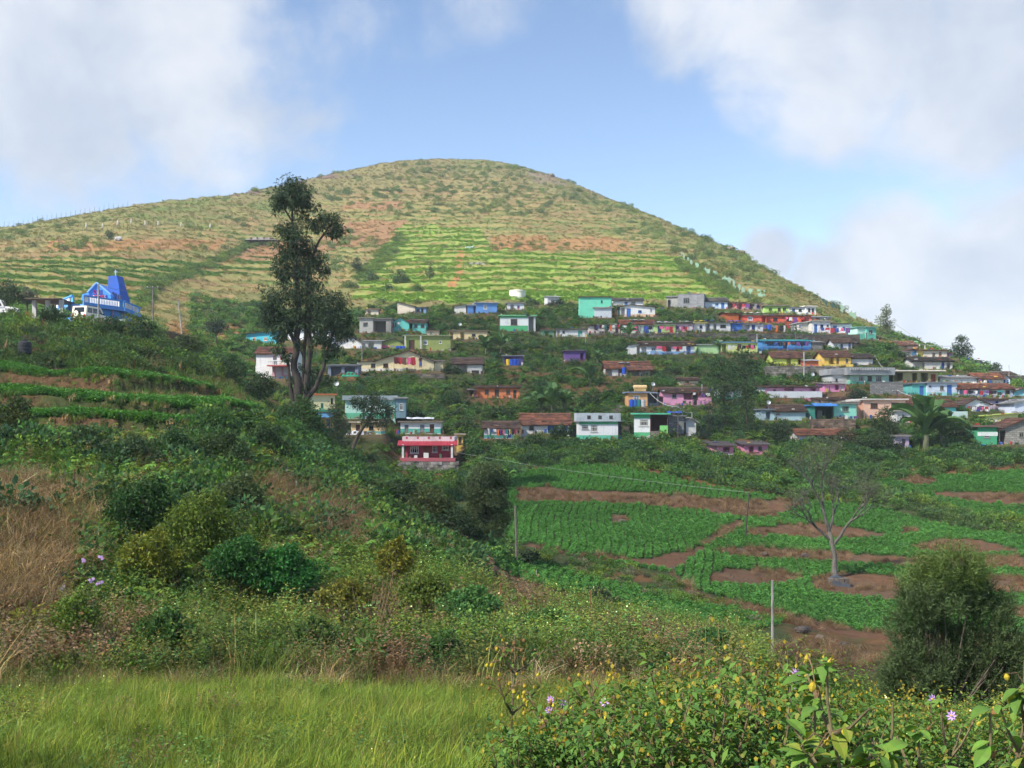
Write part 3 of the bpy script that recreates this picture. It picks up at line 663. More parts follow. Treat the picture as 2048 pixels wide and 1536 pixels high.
def block(root, x, y, z, w, d, h, wall, dado=None, ops=(), roof='flat', rh=.9, rcol=None, kind='paint', band=None, ax=.5, over=.35, plinth=1.6, edge=None, sidec=None, backh=None):
    """one volume of a house, in the house's own frame (x along the front, y away from the viewer)"""
    mats = [mat(kind, wall), mat('paint', dado[0]) if dado else mat(kind, wall), mat('paint', band[0]) if band else mat(kind, wall), mat(kind, sidec) if sidec else mat(kind, wall)]
    mb = MB(); xs = {0.0, w}; zs = {0.0, h}; holes = []
    if dado: zs.add(h * dado[1])
    if band: zs.add(h * (1 - band[1]))
    for o in ops:
        if o[0] == 'd': r = (o[1] * w, o[2] * w, 0.0, o[3] * h)
        else: r = (o[1] * w, o[2] * w, o[3] * h, o[4] * h)
        holes.append((o, r)); xs |= {r[0], r[1]}; zs |= {r[2], r[3]}
    xs = sorted(xs); zs = sorted(zs)
    for i in range(len(xs) - 1):
        for j in range(len(zs) - 1):
            cx, cz = (xs[i] + xs[i + 1]) / 2, (zs[j] + zs[j + 1]) / 2
            if any(r[0] < cx < r[1] and r[2] < cz < r[3] for _, r in holes): continue
            m = 1 if dado and cz < h * dado[1] else 2 if band and cz > h * (1 - band[1]) else 0
            mb.face([(x + xs[i], y, z + zs[j]), (x + xs[i + 1], y, z + zs[j]), (x + xs[i + 1], y, z + zs[j + 1]), (x + xs[i], y, z + zs[j + 1])], m)
    for o, r in holes:
        dp = {'d': .14, 'w': .12}.get(o[0], 1.8 if len(o) < 6 else o[5]); a, b, c, e = x + r[0], x + r[1], z + r[2], z + r[3]
        dp = min(dp, d * .8)
        for q in ([(a, y, c), (a, y, e), (a, y + dp, e), (a, y + dp, c)], [(b, y, c), (b, y + dp, c), (b, y + dp, e), (b, y, e)], [(a, y, e), (b, y, e), (b, y + dp, e), (a, y + dp, e)], [(a, y, c), (a, y + dp, c), (b, y + dp, c), (b, y, c)]): mb.face(q, 0)
        if o[0] == 'o': mb.face([(a, y + dp, c), (b, y + dp, c), (b, y + dp, e), (a, y + dp, e)], 0)
    zb = h if backh is None else backh
    dz = h * dado[1] if dado else 0
    for (xx) in (x, x + w):
        if dado: mb.face([(xx, y, z), (xx, y + d, z), (xx, y + d, z + dz), (xx, y, z + dz)], 1)
        mb.face([(xx, y, z + dz), (xx, y + d, z + dz), (xx, y + d, z + zb), (xx, y, z + h)], 3)
    mb.face([(x + w, y + d, z), (x, y + d, z), (x, y + d, z + zb), (x + w, y + d, z + zb)], 0)
    if roof == 'gable':
        for yy in (y, y + d): mb.face([(x, yy, z + h), (x + w, yy, z + h), (x + w * ax, yy, z + h + rh)], 0)
    if roof == 'tile':
        for xx in (x, x + w): mb.face([(xx, y, z + h), (xx, y + d, z + h), (xx, y + d * .5, z + h + rh)], 3)
    if plinth: mb.box(x - .06, x + w + .06, y - .06, y + d, z - plinth, z - .004, 0)
    mb.build('wall', mats, root)
    for o, r in holes:
        if o[0] == 'd': door(root, x + r[0], x + r[1], r[3], y + .07, o[4]) if abs(z) < .01 else None
        elif o[0] == 'w': window(root, x + r[0] + .01, x + r[1] - .01, z + r[2] + .01, z + r[3] - .01, y + .04, o[5] if len(o) > 5 else S(215, 215, 210), o[6] if len(o) > 6 else 2)
    # roofs
    rb = MB(); ov = over; rc = rcol or TILE
    if roof == 'flat':
        rb.box(x - ov, x + w + ov, y - ov, y + d + ov * .3, z + h + .003, z + h + .16); rb.build('roof', mat('concrete', rc), root)
    elif roof == 'parapet':
        rb.box(x - ov, x + w + ov, y - ov, y + d, z + h + .003, z + h + .12)
        for (a, b, c, e) in ((x - ov, x + w + ov, y - ov, y - ov + .14), (x - ov, x - ov + .14, y - ov + .14, y + d), (x + w + ov - .14, x + w + ov, y - ov + .14, y + d)): rb.box(a, b, c, e, z + h + .12, z + h + rh)
        rb.build('roof', mat('concrete', rc), root)
    elif roof == 'tile':
        l = math.hypot(d * .5 + ov, rh * (1 + ov / (d * .5))); es = Vector((0, d * .5, rh)).normalized(); es2 = Vector((0, -d * .5, rh)).normalized(); zo = z + h - rh * ov / (d * .5)
        nc = max(6, int((w + 2 * ov) / .42)); nr = max(4, int(l / .38))
        slope_tiles(rb, (x - ov, y - ov, zo), (1, 0, 0), es, w + 2 * ov, l, nc, nr); slope_tiles(rb, (x - ov, y + d + ov, zo), (1, 0, 0), es2, w + 2 * ov, l, max(4, nc // 2), max(3, nr // 2))
        rb.tube([(x - ov, y + d * .5, z + h + rh + .05), (x + w / 2, y + d * .5, z + h + rh + .02), (x + w + ov, y + d * .5, z + h + rh + .05)], [.11] * 3, 5)
        rb.build('roof', mat('tile', rc), root)
    elif roof == 'gable':
        for sgn in (0, 1):
            run = w * ax if sgn == 0 else w * (1 - ax); sl = Vector((run if sgn == 0 else -run, 0, rh)); l = sl.length * (1 + ov / run); es = sl.normalized(); zo = z + h - rh * ov / run
            ox = x - ov if sgn == 0 else x + w + ov
            slope_tiles(rb, (ox, y - ov, zo), (0, 1, 0), es, d + ov * 1.5, l, max(5, int(d / .5)), max(4, int(l / .4)))
        rb.build('roof', mat('tile', rc), root)
    elif roof in ('shed', 'tin'):                              # one plane, rising to the back
        es = Vector((0, d, rh)); l = es.length * (1 + 2 * ov / d); es.normalize()
        (corr_sheet(rb, (x - ov, y - ov, z + h + .03 - rh * ov / d), (1, 0, 0), es, w + 2 * ov, l))
        rb.build('roof', mat('sheet', rc), root)
        wb = MB(); 
        for xx in (x, x + w): wb.face([(xx, y, z + h), (xx, y + d, z + h), (xx, y + d, z + h + rh)], 0)
        wb.face([(x, y + d, z + h), (x + w, y + d, z + h), (x + w, y + d, z + h + rh)], 0); wb.face([(x, y + d, z + h), (x + w, y + d, z + h + rh), (x, y + d, z + h + rh)], 0); wb.build('gable_wall', mats[3], root)
    elif roof == 'oldtile':                                     # one tiled plane rising to the back
        es = Vector((0, d, rh)); l = es.length * (1 + ov / d); es.normalize(); slope_tiles(rb, (x - ov, y - ov, z + h + .04 - rh * ov / d), (1, 0, 0), es, w + 2 * ov, l, max(6, int(w / .42)), max(4, int(l / .4)))
        rb.build('roof', mat('tile', rc), root); wb = MB()
        for xx in (x, x + w): wb.face([(xx, y, z + h), (xx, y + d, z + h), (xx, y + d, z + h + rh)], 0)
        wb.face([(x, y + d, z + h), (x + w, y + d, z + h), (x + w, y + d, z + h + rh), (x, y + d, z + h + rh)], 0); wb.build('gable_wall', mats[3], root)
    elif roof == 'slopex':                                      # one plane across the front: rises left (rh<0) or right (rh>0)
        a, b = (h, h + rh) if rh > 0 else (h - rh, h); wb = MB()
        for yy in (y, y + d): wb = MB(); wb.face([(x, yy, z + h), (x + w, yy, z + h), (x + w, yy, z + b), (x, yy, z + a)], 0); wb.build('gable_wall', mats[0], root); es = Vector((w, 0, b - a)); l = es.length * (1 + 2 * ov / w); es.normalize()
        corr_sheet(rb, (x - ov, y - ov, z + a + .04 - (b - a) * ov / w), (0, 1, 0), es, d + 1.5 * ov, l); rb.build('roof', mat('sheet', rc), root)

HOUSE = {}
def house(key, name, label, u0, u1, vt, vb, wall, roof='tile', rpx=8, rcol=None, yaw=0., dep=4.2, dado=None, band=None, ops=(), kind='paint', Y=None, group='houses on the hillside', sidec=None, over=.3, ax=.5, cat='house', pad=True, fm=.9, y0=97.0):
    Y = Y or find_Y((u0 + u1) / 2, vb, y0); s = Y / F; yw = math.radians(yaw); p = W(u0, vb, Y)
    k = (u1 - 1024) / F; w = (k * Y - p.x) / (math.cos(yw) - k * math.sin(yw)); h = (vb - vt) * s
    r = thing(name, label, cat, p, yw, group); r_ = dict(o=r, s=s, u0=u0, vb=vb, Y=Y, w=w, h=h, d=dep, p=p, yw=yw); HOUSE[key] = r_
    block(r, 0, 0, 0, w, dep, h, wall, dado, ops, roof, abs(rpx) * s * (1 if rpx > 0 else -1), rcol, kind, band, ax, over, sidec=sidec)
    if pad: PADS.append((p.x, Y, yw, w, dep, p.z - .05, fm))
    return r_
def add(hh, u0, u1, vt, vb, wall, roof='flat', rpx=8, rcol=None, dep=None, dy=0., plinth=0, **kw):
    s = hh['s']; block(hh['o'], (u0 - hh['u0']) * s, dy, (hh['vb'] - vb) * s, (u1 - u0) * s, dep or hh['d'], (vb - vt) * s, wall, kw.get('dado'), kw.get('ops', ()), roof, abs(rpx) * s * (1 if rpx > 0 else -1), rcol, kw.get('kind', 'paint'), kw.get('band'), kw.get('ax', .5), kw.get('over', .25), plinth, sidec=kw.get('sidec'))
    if plinth: PADS.append((hh['p'].x + (u0 - hh['u0']) * s, hh['Y'] + dy, hh['yw'], (u1 - u0) * s, dep or hh['d'], hh['p'].z - .05, .9))
def part_box(hh, name, u0, u1, vt, vb, y0, y1, m):
    s = hh['s']; mb = MB(); mb.box((u0 - hh['u0']) * s, (u1 - hh['u0']) * s, y0, y1, (hh['vb'] - vb) * s, (hh['vb'] - vt) * s); return mb.build(name, m, hh['o'])

def D(a, b, h, c): return ('d', a, b, h, c)
def Wn(a, b, c, d, col_=None, bars=2): return ('w', a, b, c, d, col_ or S(215, 215, 210), bars)
def O(a, b, c, d, dp=1.8): return ('o', a, b, c, d, dp)

# --- row nearest the fields
h = house('H1', 'parapet_house', 'white house with green base under a grey parapet pierced by three vents', 1158, 1236, 843, 880, S(220, 222, 226), 'parapet', 17, S(175, 185, 195), 0, 4.5, (S(70, 190, 155), .26), (S(60, 175, 120), .16), [Wn(.07, .24, .58, .80, GREY), Wn(.30, .48, .44, .82, S(190, 190, 188), 3)], over=.26)
for k in range(3): part_box(h, 'vent', 1174 + 22 * k, 1181 + 22 * k, 831, 838, -.292, -.262, mat('plain', (.05, .05, .05)))
add(h, 1236, 1244, 843, 880, S(60, 55, 55), 'flat', 1, GREY, 3.0, .6)
h = house('H2', 'porch_house', 'white house with green base and open porch beside the stone steps', 1268, 1300, 829, 877, S(220, 224, 225), 'flat', 3, S(90, 185, 150), -8, 5, (S(60, 180, 115), .26), (S(60, 180, 120), .16), [Wn(.35, .90, .52, .80, S(190, 192, 190), 3)], over=.35)
add(h, 1300, 1335, 829, 877, S(105, 60, 60), 'flat', 3, S(90, 185, 150), 5, 0., 0, ops=[O(.04, .96, .10, .97, 2.5)], over=.3)
part_box(h, 'porch_panel', 1319, 1335, 851, 866, -.16, -.08, mat('paint', S(110, 200, 100))); part_box(h, 'porch_wall', 1301, 1318, 862, 875, -.5, -.08, mat('stone', S(140, 130, 122)))
house('H3', 'block_shed', 'narrow grey block shed right of the open porch house', 1337, 1368, 833, 871, S(150, 152, 154), 'flat', 3, S(110, 112, 118), 0, 4, None, None, [Wn(.34, .66, .48, .72, S(90, 95, 100), 1)], 'block')
house('H3b', 'white_hut', 'small white round-topped hut half hidden behind the dark conifer', 1372, 1392, 842, 870, S(205, 208, 210), 'gable', 7, S(190, 192, 195), 0, 3, ops=[])
house('H4', 'tiled_house', 'white house with long brown tiled roof and blue door above the lowest field', 1043, 1138, 848, 866, S(205, 204, 200), 'tile', 20, TILE3, 0, 5, None, None, [Wn(.16, .26, .35, .8, DARK, 1), O(.55, .76, .0, .9, .8), Wn(.84, .97, .4, .8, BLUE, 1)])
add(HOUSE['H4'], 1094, 1114, 851, 866, BLUE, 'flat', 1, GREY, .5, .3)
house('H5', 'low_house', 'low pale house with grey roof and crowded washing lines beside the red house', 968, 1036, 856, 876, S(200, 205, 210), 'tile', 12, TILE2, 0, 4.5, (S(60, 150, 140), .3), None, [D(.12, .22, .85, TEAL), Wn(.4, .55, .4, .8, DARK, 1), D(.7, .8, .85, DBLUE)])
h = house('A15', 'red_house', 'crimson house with white windows and railed roof on a stone wall', 811, 903, 888, 915, S(178, 50, 80), 'parapet', 15, S(225, 205, 210), 0, 5, None, None, [Wn(.10, .29, .30, .82, WHT, 3), D(.41, .53, .82, S(150, 80, 45)), Wn(.58, .69, .38, .85, WHT, 2), Wn(.79, .94, .55, .9, WHT, 3)], over=.3)
s = h['s']; mb = MB(); corr_sheet(mb, (-14 * s, -1.25, 27 * s - .12), (1, 0, 0), Vector((0, 1.0, .42)).normalized(), 118 * s, 1.25, 40, .02); mb.build('awning', mat('sheet', S(160, 45, 60)), h['o'])
for uu in (808, 905): part_box(h, 'pillar', uu - 2, uu + 2, 888, 915, -1.15, -.95, mat('paint', WHT))
part_box(h, 'veranda_base', 803, 912, 915.2, 922, -1.3, -.07, mat('paint', S(190, 85, 100))); part_box(h, 'gate', 849, 859, 905, 915, -1.2, -1.12, mat('paint', WHT))
for k in range(5): part_box(h, 'roof_post', 812 + 22 * k, 816 + 22 * k, 873.5, 877.5, -.32, -.305, mat('paint', S(190, 70, 80)))
house('A14', 'striped_house', 'white house with turquoise lower half directly above the red house', 801, 881, 845, 867, S(215, 220, 222), 'flat', 3, S(120, 110, 100), 0, 3.6, (S(60, 175, 160), .45), None, [D(.10, .20, .8, S(110, 115, 120)), D(.49, .60, .8, S(125, 130, 135)), D(.73, .84, .85, BROWN)], Y=120)
h = house('A11', 'yellow_house', 'two storey pale yellow house with orange cornice behind the tall tree', 614, 668, 823, 866, S(225, 180, 110), 'flat', 3, S(70, 165, 130), 14, 6, (S(60, 175, 150), .22), None, [O(.35, .62, .0, .6, 1.2), Wn(.72, .86, .35, .65, BLUE, 1)], Y=114)
add(h, 613, 670, 790, 819, S(232, 215, 160), 'flat', 3, S(205, 120, 75), 5.5, .3, ops=[Wn(.10, .16, .35, .55, DARK, 0), Wn(.5, .6, .08, .45, TEAL, 1), Wn(.85, .93, .4, .8, BROWN, 1)])
s = h['s']; mb = MB(); corr_sheet(mb, (6 * s, -1.1, 31 * s), (1, 0, 0), Vector((0, 1, .45)).normalized(), 44 * s, 1.2, 20, .02); mb.build('awning', mat('sheet', S(80, 130, 175)), h['o'])
h = house('A12', 'mint_house', 'long mint house with grey parapet behind the small dark tree', 690, 790, 800, 837, S(165, 215, 205), 'parapet', 9, S(150, 165, 172), 4, 5, (S(70, 185, 145), .3), None, [Wn(.5, .62, .45, .8, WHT, 2), D(.8, .9, .7, DARK)], Y=124)
add(h, 791, 811, 797, 836, S(100, 140, 155), 'flat', 2, GREY, 4, -.6, 0, ops=[Wn(.4, .75, .4, .75, WHT, 1)])
house('A13', 'orange_cream_house', 'orange and cream low house with brown door behind the small dark tree', 702, 762, 846, 868, S(228, 190, 130), 'flat', 3, S(200, 190, 170), 0, 3.5, (S(80, 170, 160), .25), None, [D(.16, .3, .85, BROWN), Wn(.6, .75, .4, .75, DARK, 1)], Y=113)
# --- middle left
h = house('A9', 'cream_house', 'long cream house with low gable and red washing on its wall', 751, 868, 722, 742, CREAM, 'gable', 21, S(85, 70, 62), 4, 5.5, None, None, [Wn(.13, .22, .35, .75, BROWN, 1)], ax=.57, over=.35)
add(h, 717, 751, 724, 748, CREAM, 'slopex', 2, S(120, 110, 100), 4, .3, 1.2, dado=(S(222, 220, 212), .45), ops=[Wn(.72, .99, .55, .88, DARK, 1)])
add(h, 869, 886, 722, 742, S(215, 200, 155), 'shed', 5, S(85, 70, 62), 4, .4, 1.0)
part_box(h, 'white_base', 752, 828, 737, 746, -.22, -.065, mat('paint', S(222, 220, 212)))
h = house('A8', 'olive_house', 'olive green flat-roofed house with blue barrels at its left', 809, 901, 672, 701, S(150, 165, 75), 'flat', 3, S(140, 150, 110), 6, 5, None, None, [D(.10, .22, .72, BROWN), Wn(.40, .50, .42, .74, WHT, 2), Wn(.75, .81, .5, .7, WHT, 0)])
add(h, 750, 809, 688, 706, S(150, 165, 75), 'gable', 12, SLATE, 5, .6, 1.2, ops=[D(.18, .34, .8, WHT)], ax=.7)
for uu in (810, 841): part_box(h, 'pillar', uu - 1, uu + 1.5, 672, 701, -.4, -.2, mat('paint', OFFW))
house('A4', 'white_gable_house', 'white house with broad plain gable behind the right limbs of the tall tree', 670, 724, 686, 697, S(220, 220, 218), 'gable', 14, S(140, 135, 130), 0, 5, ax=.62)
add(HOUSE['A4'], 724, 762, 682, 697, S(195, 195, 190), 'tin', 5, S(120, 120, 120), 3.5, .5, 1.0, ops=[O(.3, .6, .0, .8, .8)])
h = house('A5', 'unfinished_house', 'unfinished grey plaster house with deep porch beside the turquoise gable house', 719, 746, 637, 666, S(165, 165, 160), 'flat', 3, S(120, 118, 112), -4, 6, None, None, [O(.28, .62, .42, .72, .5)], 'plaster', over=.3)
add(h, 746, 782, 638, 666, S(140, 138, 132), 'flat', 3, S(120, 118, 112), 6, .2, 1.0, kind='plaster', ops=[O(.06, .72, .02, .85, 2.4)])
h = house('A6', 'turquoise_gable_house', 'turquoise house with gable end and dark tiled roof beside pink washing', 783, 818, 645, 662, S(80, 205, 195), 'gable', 11, TILE2, 0, 5, None, None, [], ax=.5)
add(h, 818, 851, 645, 661, S(80, 195, 185), 'tile', 8, TILE2, 4.5, .5, 1.0, ops=[Wn(.3, .5, .4, .8, DARK, 1), D(.02, .18, .85, DBLUE), Wn(.7, .92, .4, .8, BROWN, 1)])
h = house('A7', 'old_white_house', 'old stained white house with one sloping roof above the turquoise gable house', 795, 830, 613, 628, S(212, 198, 178), 'slopex', -9, S(110, 105, 100), 0, 5, kind='plaster')
add(h, 830, 852, 614, 627, S(110, 145, 180), 'tin', 3, S(105, 100, 100), 4, .4, .8, ops=[Wn(.15, .4, .3, .75, DARK, 1), D(.55, .75, .8, DARK)])
house('A7b', 'tiny_shed', 'tiny pale shed left of the old stained white house', 733, 757, 619, 630, S(200, 190, 175), 'flat', 2, S(120, 100, 85), 0, 2.5, ops=[O(.1, .35, 0, .8, .6)])
house('A1', 'cyan_house', 'bright cyan house with blue roof left of the tall tree', 493, 556, 668, 690, S(20, 180, 205), 'slopex', 6, S(40, 120, 175), 0, 4, None, None, [Wn(.2, .3, .4, .7, S(230, 170, 120), 1), Wn(.55, .65, .4, .7, S(230, 190, 160), 1)], Y=172)
house('A2', 'white_long_wall_house', 'plain white house seen through the trunk of the tall tree', 576, 662, 660, 682, S(222, 224, 228), 'flat', 3, S(150, 150, 150), 0, 4, ops=[D(.6, .7, .8, S(130, 130, 140))], Y=172)
h = house('A3', 'balcony_house', 'two storey white house with tiled roof and red balcony left of the tall trunk', 545, 586, 733, 757, S(205, 140, 150), 'flat', 2, S(190, 90, 85), 0, 4, (S(60, 180, 180), .18), None, [O(.1, .45, .0, .95, 1.5), O(.5, .92, .3, .95, 1.5)], Y=137)
add(h, 510, 590, 706, 731, S(222, 222, 224), 'tile', 13, TILE, 4, .6, 3.0, ops=[O(.42, .52, .1, .85, .8), Wn(.6, .72, .4, .8, S(190, 90, 85), 1)])
s = h['s']; mb = MB()
for k in range(14): mb.box((-6 + 3.6 * k) * s, (-5 + 3.6 * k) * s, -.95, -.85, 26 * s, 34 * s)
mb.box(-8 * s, 44 * s, -1.0, -.8, 34 * s, 36 * s); mb.build('balcony_railing', mat('paint', WHT), h['o']); part_box(h, 'balcony_slab', 537, 589, 730.5, 733, -1.0, -.26, mat('paint', S(185, 80, 80)))
for uu in (546, 584): part_box(h, 'pillar', uu - 1.5, uu + 1.5, 733.2, 757, -.95, -.75, mat('paint', WHT))
house('A18', 'cream_row_house', 'low cream hut row with dark doorways under the dark tree', 898, 974, 663, 679, S(220, 195, 140), 'flat', 2, S(110, 95, 85), -3, 3.5, None, None, [O(.02, .11, 0, .9, 1.2), O(.30, .40, 0, .9, 1.2), Wn(.6, .7, .4, .7, DARK, 1)])
h = house('A17', 'dark_roof_hut', 'small hut with long dark roof below the olive house', 905, 964, 727, 748, S(190, 188, 184), 'tile', 12, TILE2, 0, 4, None, None, [O(.05, .5, .0, .9, 1.5), Wn(.65, .9, .05, .35, DARK, 1)])
house('OR', 'orange_house', 'orange house with flat tiled roof alone among the bushes', 950, 1039, 776, 796, S(225, 120, 50), 'oldtile', 6, TILE2, 0, 4, None, None, [Wn(.22, .31, .40, .85, DARK, 1), D(.44, .54, .85, S(70, 70, 60)), Wn(.70, .79, .40, .85, BROWN, 1), D(.86, .93, .8, S(60, 90, 80))], Y=141)
house('I1', 'brown_roof_hut', 'white hut with two-step brown tiled roof and blue drum in the middle of the slope', 1212, 1300, 736, 752, S(205, 203, 200), 'tile', 14, TILE3, 0, 4.5, None, None, [O(.0, .14, 0, .9, 1), D(.28, .38, .85, S(120, 80, 70)), O(.5, .75, 0, .85, 1.2)])
h = HOUSE['I1']; s = h['s']; mb = MB(); slope_tiles(mb, (42 * s, -1.5, 10 * s), (1, 0, 0), Vector((0, 1, .45)).normalized(), 52 * s, 1.6, 12, 4); mb.build('porch_roof', mat('tile', TILE3), h['o'])
house('I2', 'purple_house', 'purple wall house half buried in bushes at mid slope', 1129, 1171, 702, 722, S(105, 70, 150), 'flat', 2, S(90, 80, 90), 0, 4, ops=[O(.75, .9, .1, .8, .8)])
house('I3', 'violet_hut', 'small violet hut behind yellow and blue barrels', 1006, 1046, 712, 731, S(95, 75, 140), 'tin', 3, S(110, 110, 125), 0, 3, ops=[O(.1, .45, 0, .85, 1), Wn(.6, .8, .4, .8, DBLUE, 1)])
# --- upper middle
h = house('B2', 'sky_blue_house', 'sky blue house with white window at the upper left of the village', 952, 994, 606, 628, S(85, 150, 225), 'flat', 2, S(150, 160, 170), 8, 4.5, (S(130, 70, 75), .08), None, [Wn(.36, .52, .45, .85, WHT, 2)])
add(h, 936, 952, 611, 627, S(70, 135, 210), 'flat', 2, S(150, 155, 160), 4, .2, .8, ops=[O(.7, .98, 0, .9, 1)])
house('B1', 'white_shed', 'little white shed left of the sky blue house', 909, 932, 612, 628, S(212, 208, 200), 'slopex', 2, S(110, 105, 100), 0, 3, kind='plaster')
house('B4', 'hidden_white_hut', 'white hut half hidden by dark bush right of the sky blue house', 1014, 1048, 607, 620, S(205, 208, 215), 'flat', 2, S(130, 130, 130), 0, 3, ops=[O(.2, .4, 0, .8, .8), Wn(.6, .75, .3, .7, BLUE, 1)])
house('B5', 'grey_hut', 'small grey hut between dark bushes at the top of the village', 1095, 1118, 593, 609, S(185, 188, 192), 'tin', 4, S(165, 170, 178), 10, 3, ops=[O(.3, .6, 0, .6, .8)])
h = house('B6', 'green_band_house', 'white house with green bands and flat green roof above the banana plants', 1000, 1056, 632, 663, S(220, 226, 226), 'flat', 2, S(120, 190, 140), 0, 4.5, (S(55, 175, 110), .38), (S(55, 175, 110), .12), [Wn(.38, .62, .42, .80, BROWN, 1)], over=.3)
add(h, 1056, 1071, 632, 663, S(190, 195, 195), 'flat', 2, S(120, 190, 140), 4.5, 0, 0, ops=[O(.08, .75, .04, .95, 1.8)], over=.3)
h = house('B7', 'mint_two_storey_house', 'mint two storey house with thin brown roof at the top of the village', 1189, 1223, 616, 636, S(195, 205, 215), 'flat', 1, S(150, 150, 150), 0, 4)
add(h, 1160, 1223, 594, 615, S(90, 215, 180), 'oldtile', 4, TILE, 4, .2, 2.5, ops=[Wn(.67, .72, .45, .7, DARK, 0)])
house('B8', 'back_white_house', 'white house with small blue window behind the peach-based white house', 1227, 1286, 601, 612, S(205, 210, 218), 'tile', 6, SLATE, 0, 4, None, None, [Wn(.37, .48, .3, .75, BLUE, 1), O(.6, .75, .1, .8, .8)])
house('B9', 'peach_base_house', 'white house with peach base and blue door near the top of the village', 1240, 1310, 614, 634, S(222, 222, 222), 'gable', 5, S(80, 72, 68), 0, 4.5, (S(230, 180, 140), .28), None, [O(.02, .14, .05, .9, 1), D(.19, .31, .85, BLUE), Wn(.52, .62, .42, .68, BLUE, 1), O(.86, .92, .45, .8, .3)], ax=.28)
# --- top row
h = house('C1', 'bare_block_house', 'bare grey block house without roof at the top of the village', 1356, 1408, 590, 617, S(155, 158, 165), 'flat', 1, S(130, 132, 138), -14, 5, None, None, [Wn(.2, .45, .35, .78, S(110, 112, 115), 2)], 'block', over=.05)
add(h, 1332, 1355.5, 592, 616, S(170, 172, 170), 'flat', 1, S(140, 140, 140), 4, 1.2, 1.0, kind='block', ops=[O(.1, .35, 0, .75, 1)])
house('C2', 'pale_blue_house', 'pale blue house with grey tiled roof right of the bare block house', 1410, 1455, 602, 618, S(185, 205, 228), 'tile', 8, SLATE, 0, 4, None, None, [D(.72, .86, .8, BLUE), Wn(.45, .6, .4, .75, S(110, 160, 210), 1)])
house('C3', 'rose_hut', 'rose hut with red washing in the top row', 1456, 1491, 606, 619, S(195, 130, 150), 'oldtile', 3, TILE2, 0, 3.5, None, None, [O(.1, .3, 0, .85, .8), O(.6, .8, 0, .85, .8)])
house('C4', 'patched_hut', 'patched grey hut under a torn roof in the top row', 1492, 1527, 607, 621, S(150, 135, 140), 'tin', 3, S(95, 85, 85), 0, 3.5, None, None, [O(.15, .4, 0, .8, .8), Wn(.6, .8, .35, .75, DBLUE, 1)])
house('C5', 'lime_green_house', 'lime green house near the right end of the top row', 1529, 1577, 612, 627, S(150, 195, 75), 'flat', 2, S(105, 105, 95), 0, 4, None, None, [Wn(.18, .32, .35, .75, S(90, 120, 60), 1), Wn(.55, .68, .3, .8, BROWN, 1), Wn(.76, .9, .35, .8, S(80, 110, 50), 1)])
house('C6', 'pale_hut', 'pale grey hut at the right end of the top row', 1578, 1610, 614, 629, S(200, 203, 208), 'tin', 3, S(105, 100, 98), 0, 3.5, ops=[D(.2, .38, .8, DBLUE), Wn(.6, .8, .4, .75, DARK, 1)])
house('C7', 'boxy_white_hut', 'boxy white hut closing the top row at the right', 1611, 1632, 613, 629, S(215, 215, 215), 'flat', 2, S(190, 190, 190), 12, 3, ops=[Wn(.25, .45, .35, .8, DARK, 0), Wn(.6, .8, .35, .8, DARK, 0)])
# --- red row
house('C8', 'brick_house', 'bare orange brick house at the left end of the red row', 1445, 1483, 628, 644, S(205, 110, 60), 'slopex', -3, S(110, 75, 60), 0, 4, kind='block', ops=[O(.85, .98, .05, .9, .8)])
house('C9', 'scarlet_house', 'scarlet house with white window in the red row', 1485, 1533, 630, 646, S(225, 70, 35), 'tin', 4, S(150, 145, 140), 0, 4, None, None, [Wn(.22, .42, .35, .8, S(215, 215, 225), 1), O(.8, .97, 0, .9, .9)])
house('C10', 'long_vermilion_house', 'long vermilion house at the right end of the red row', 1534, 1622, 632, 648, S(215, 75, 40), 'oldtile', 3, S(95, 65, 58), 0, 4, None, None, [Wn(.14, .24, .35, .8, S(90, 50, 45), 1), Wn(.44, .56, .35, .8, DARK, 1), D(.62, .7, .85, DBLUE), O(.78, .9, 0, .85, .9)])
# --- third row
house('B11', 'long_white_hut', 'long low white hut with teal door at the left end of the third row', 1113, 1173, 659, 674, S(212, 214, 216), 'oldtile', 3, S(110, 108, 100), 0, 3.5, None, None, [O(.02, .10, 0, .9, .8), Wn(.2, .28, .5, .85, DARK, 0), D(.72, .86, .85, TEAL)])
house('B12', 'washing_wall_house', 'white house almost hidden by a line of dark washing', 1178, 1240, 652, 667, S(215, 205, 200), 'oldtile', 3, TILE2, 0, 3.5, None, None, [O(.5, .62, .0, .85, .8), D(.85, .95, .85, S(70, 70, 75))])
house('B13', 'pale_green_house', 'pale green house with brown tiled roof and plastic drums in the third row', 1242, 1308, 648, 667, S(190, 215, 195), 'tile', 9, TILE3, 0, 4, None, None, [D(.06, .18, .85, S(60, 130, 110)), O(.45, .6, 0, .8, .9), D(.72, .82, .85, DBLUE)])
house('C11', 'spring_green_house', 'spring green house with blue door in the third row', 1309, 1351, 649, 668, S(175, 215, 120), 'tin', 4, S(150, 150, 150), 0, 4, (S(225, 180, 150), .2), None, [D(.15, .33, .85, DBLUE), Wn(.5, .65, .4, .8, S(210, 150, 170), 1)])
house('C12', 'light_pink_house', 'light pink house in the middle of the third row', 1352, 1386, 648, 665, S(225, 185, 205), 'oldtile', 3, SLATE, 0, 4, None, None, [Wn(.3, .55, .35, .8, S(200, 140, 180), 1), O(.75, .9, 0, .85, .8)])
house('C13', 'plain_white_house', 'plain white house with tarpaulin sacks on its roof', 1387, 1411, 647, 664, S(218, 218, 216), 'flat', 2, S(170, 160, 90), 0, 4, None, None, [Wn(.5, .75, .45, .8, DBLUE, 1)])
house('C14', 'two_door_house', 'white house with two dark doorways left of the bright blue house', 1412, 1461, 646, 663, S(210, 212, 215), 'tin', 4, S(115, 112, 110), 0, 4, None, None, [O(.03, .15, 0, .9, 1), O(.30, .42, 0, .9, 1), Wn(.58, .82, .45, .8, DARK, 1)])
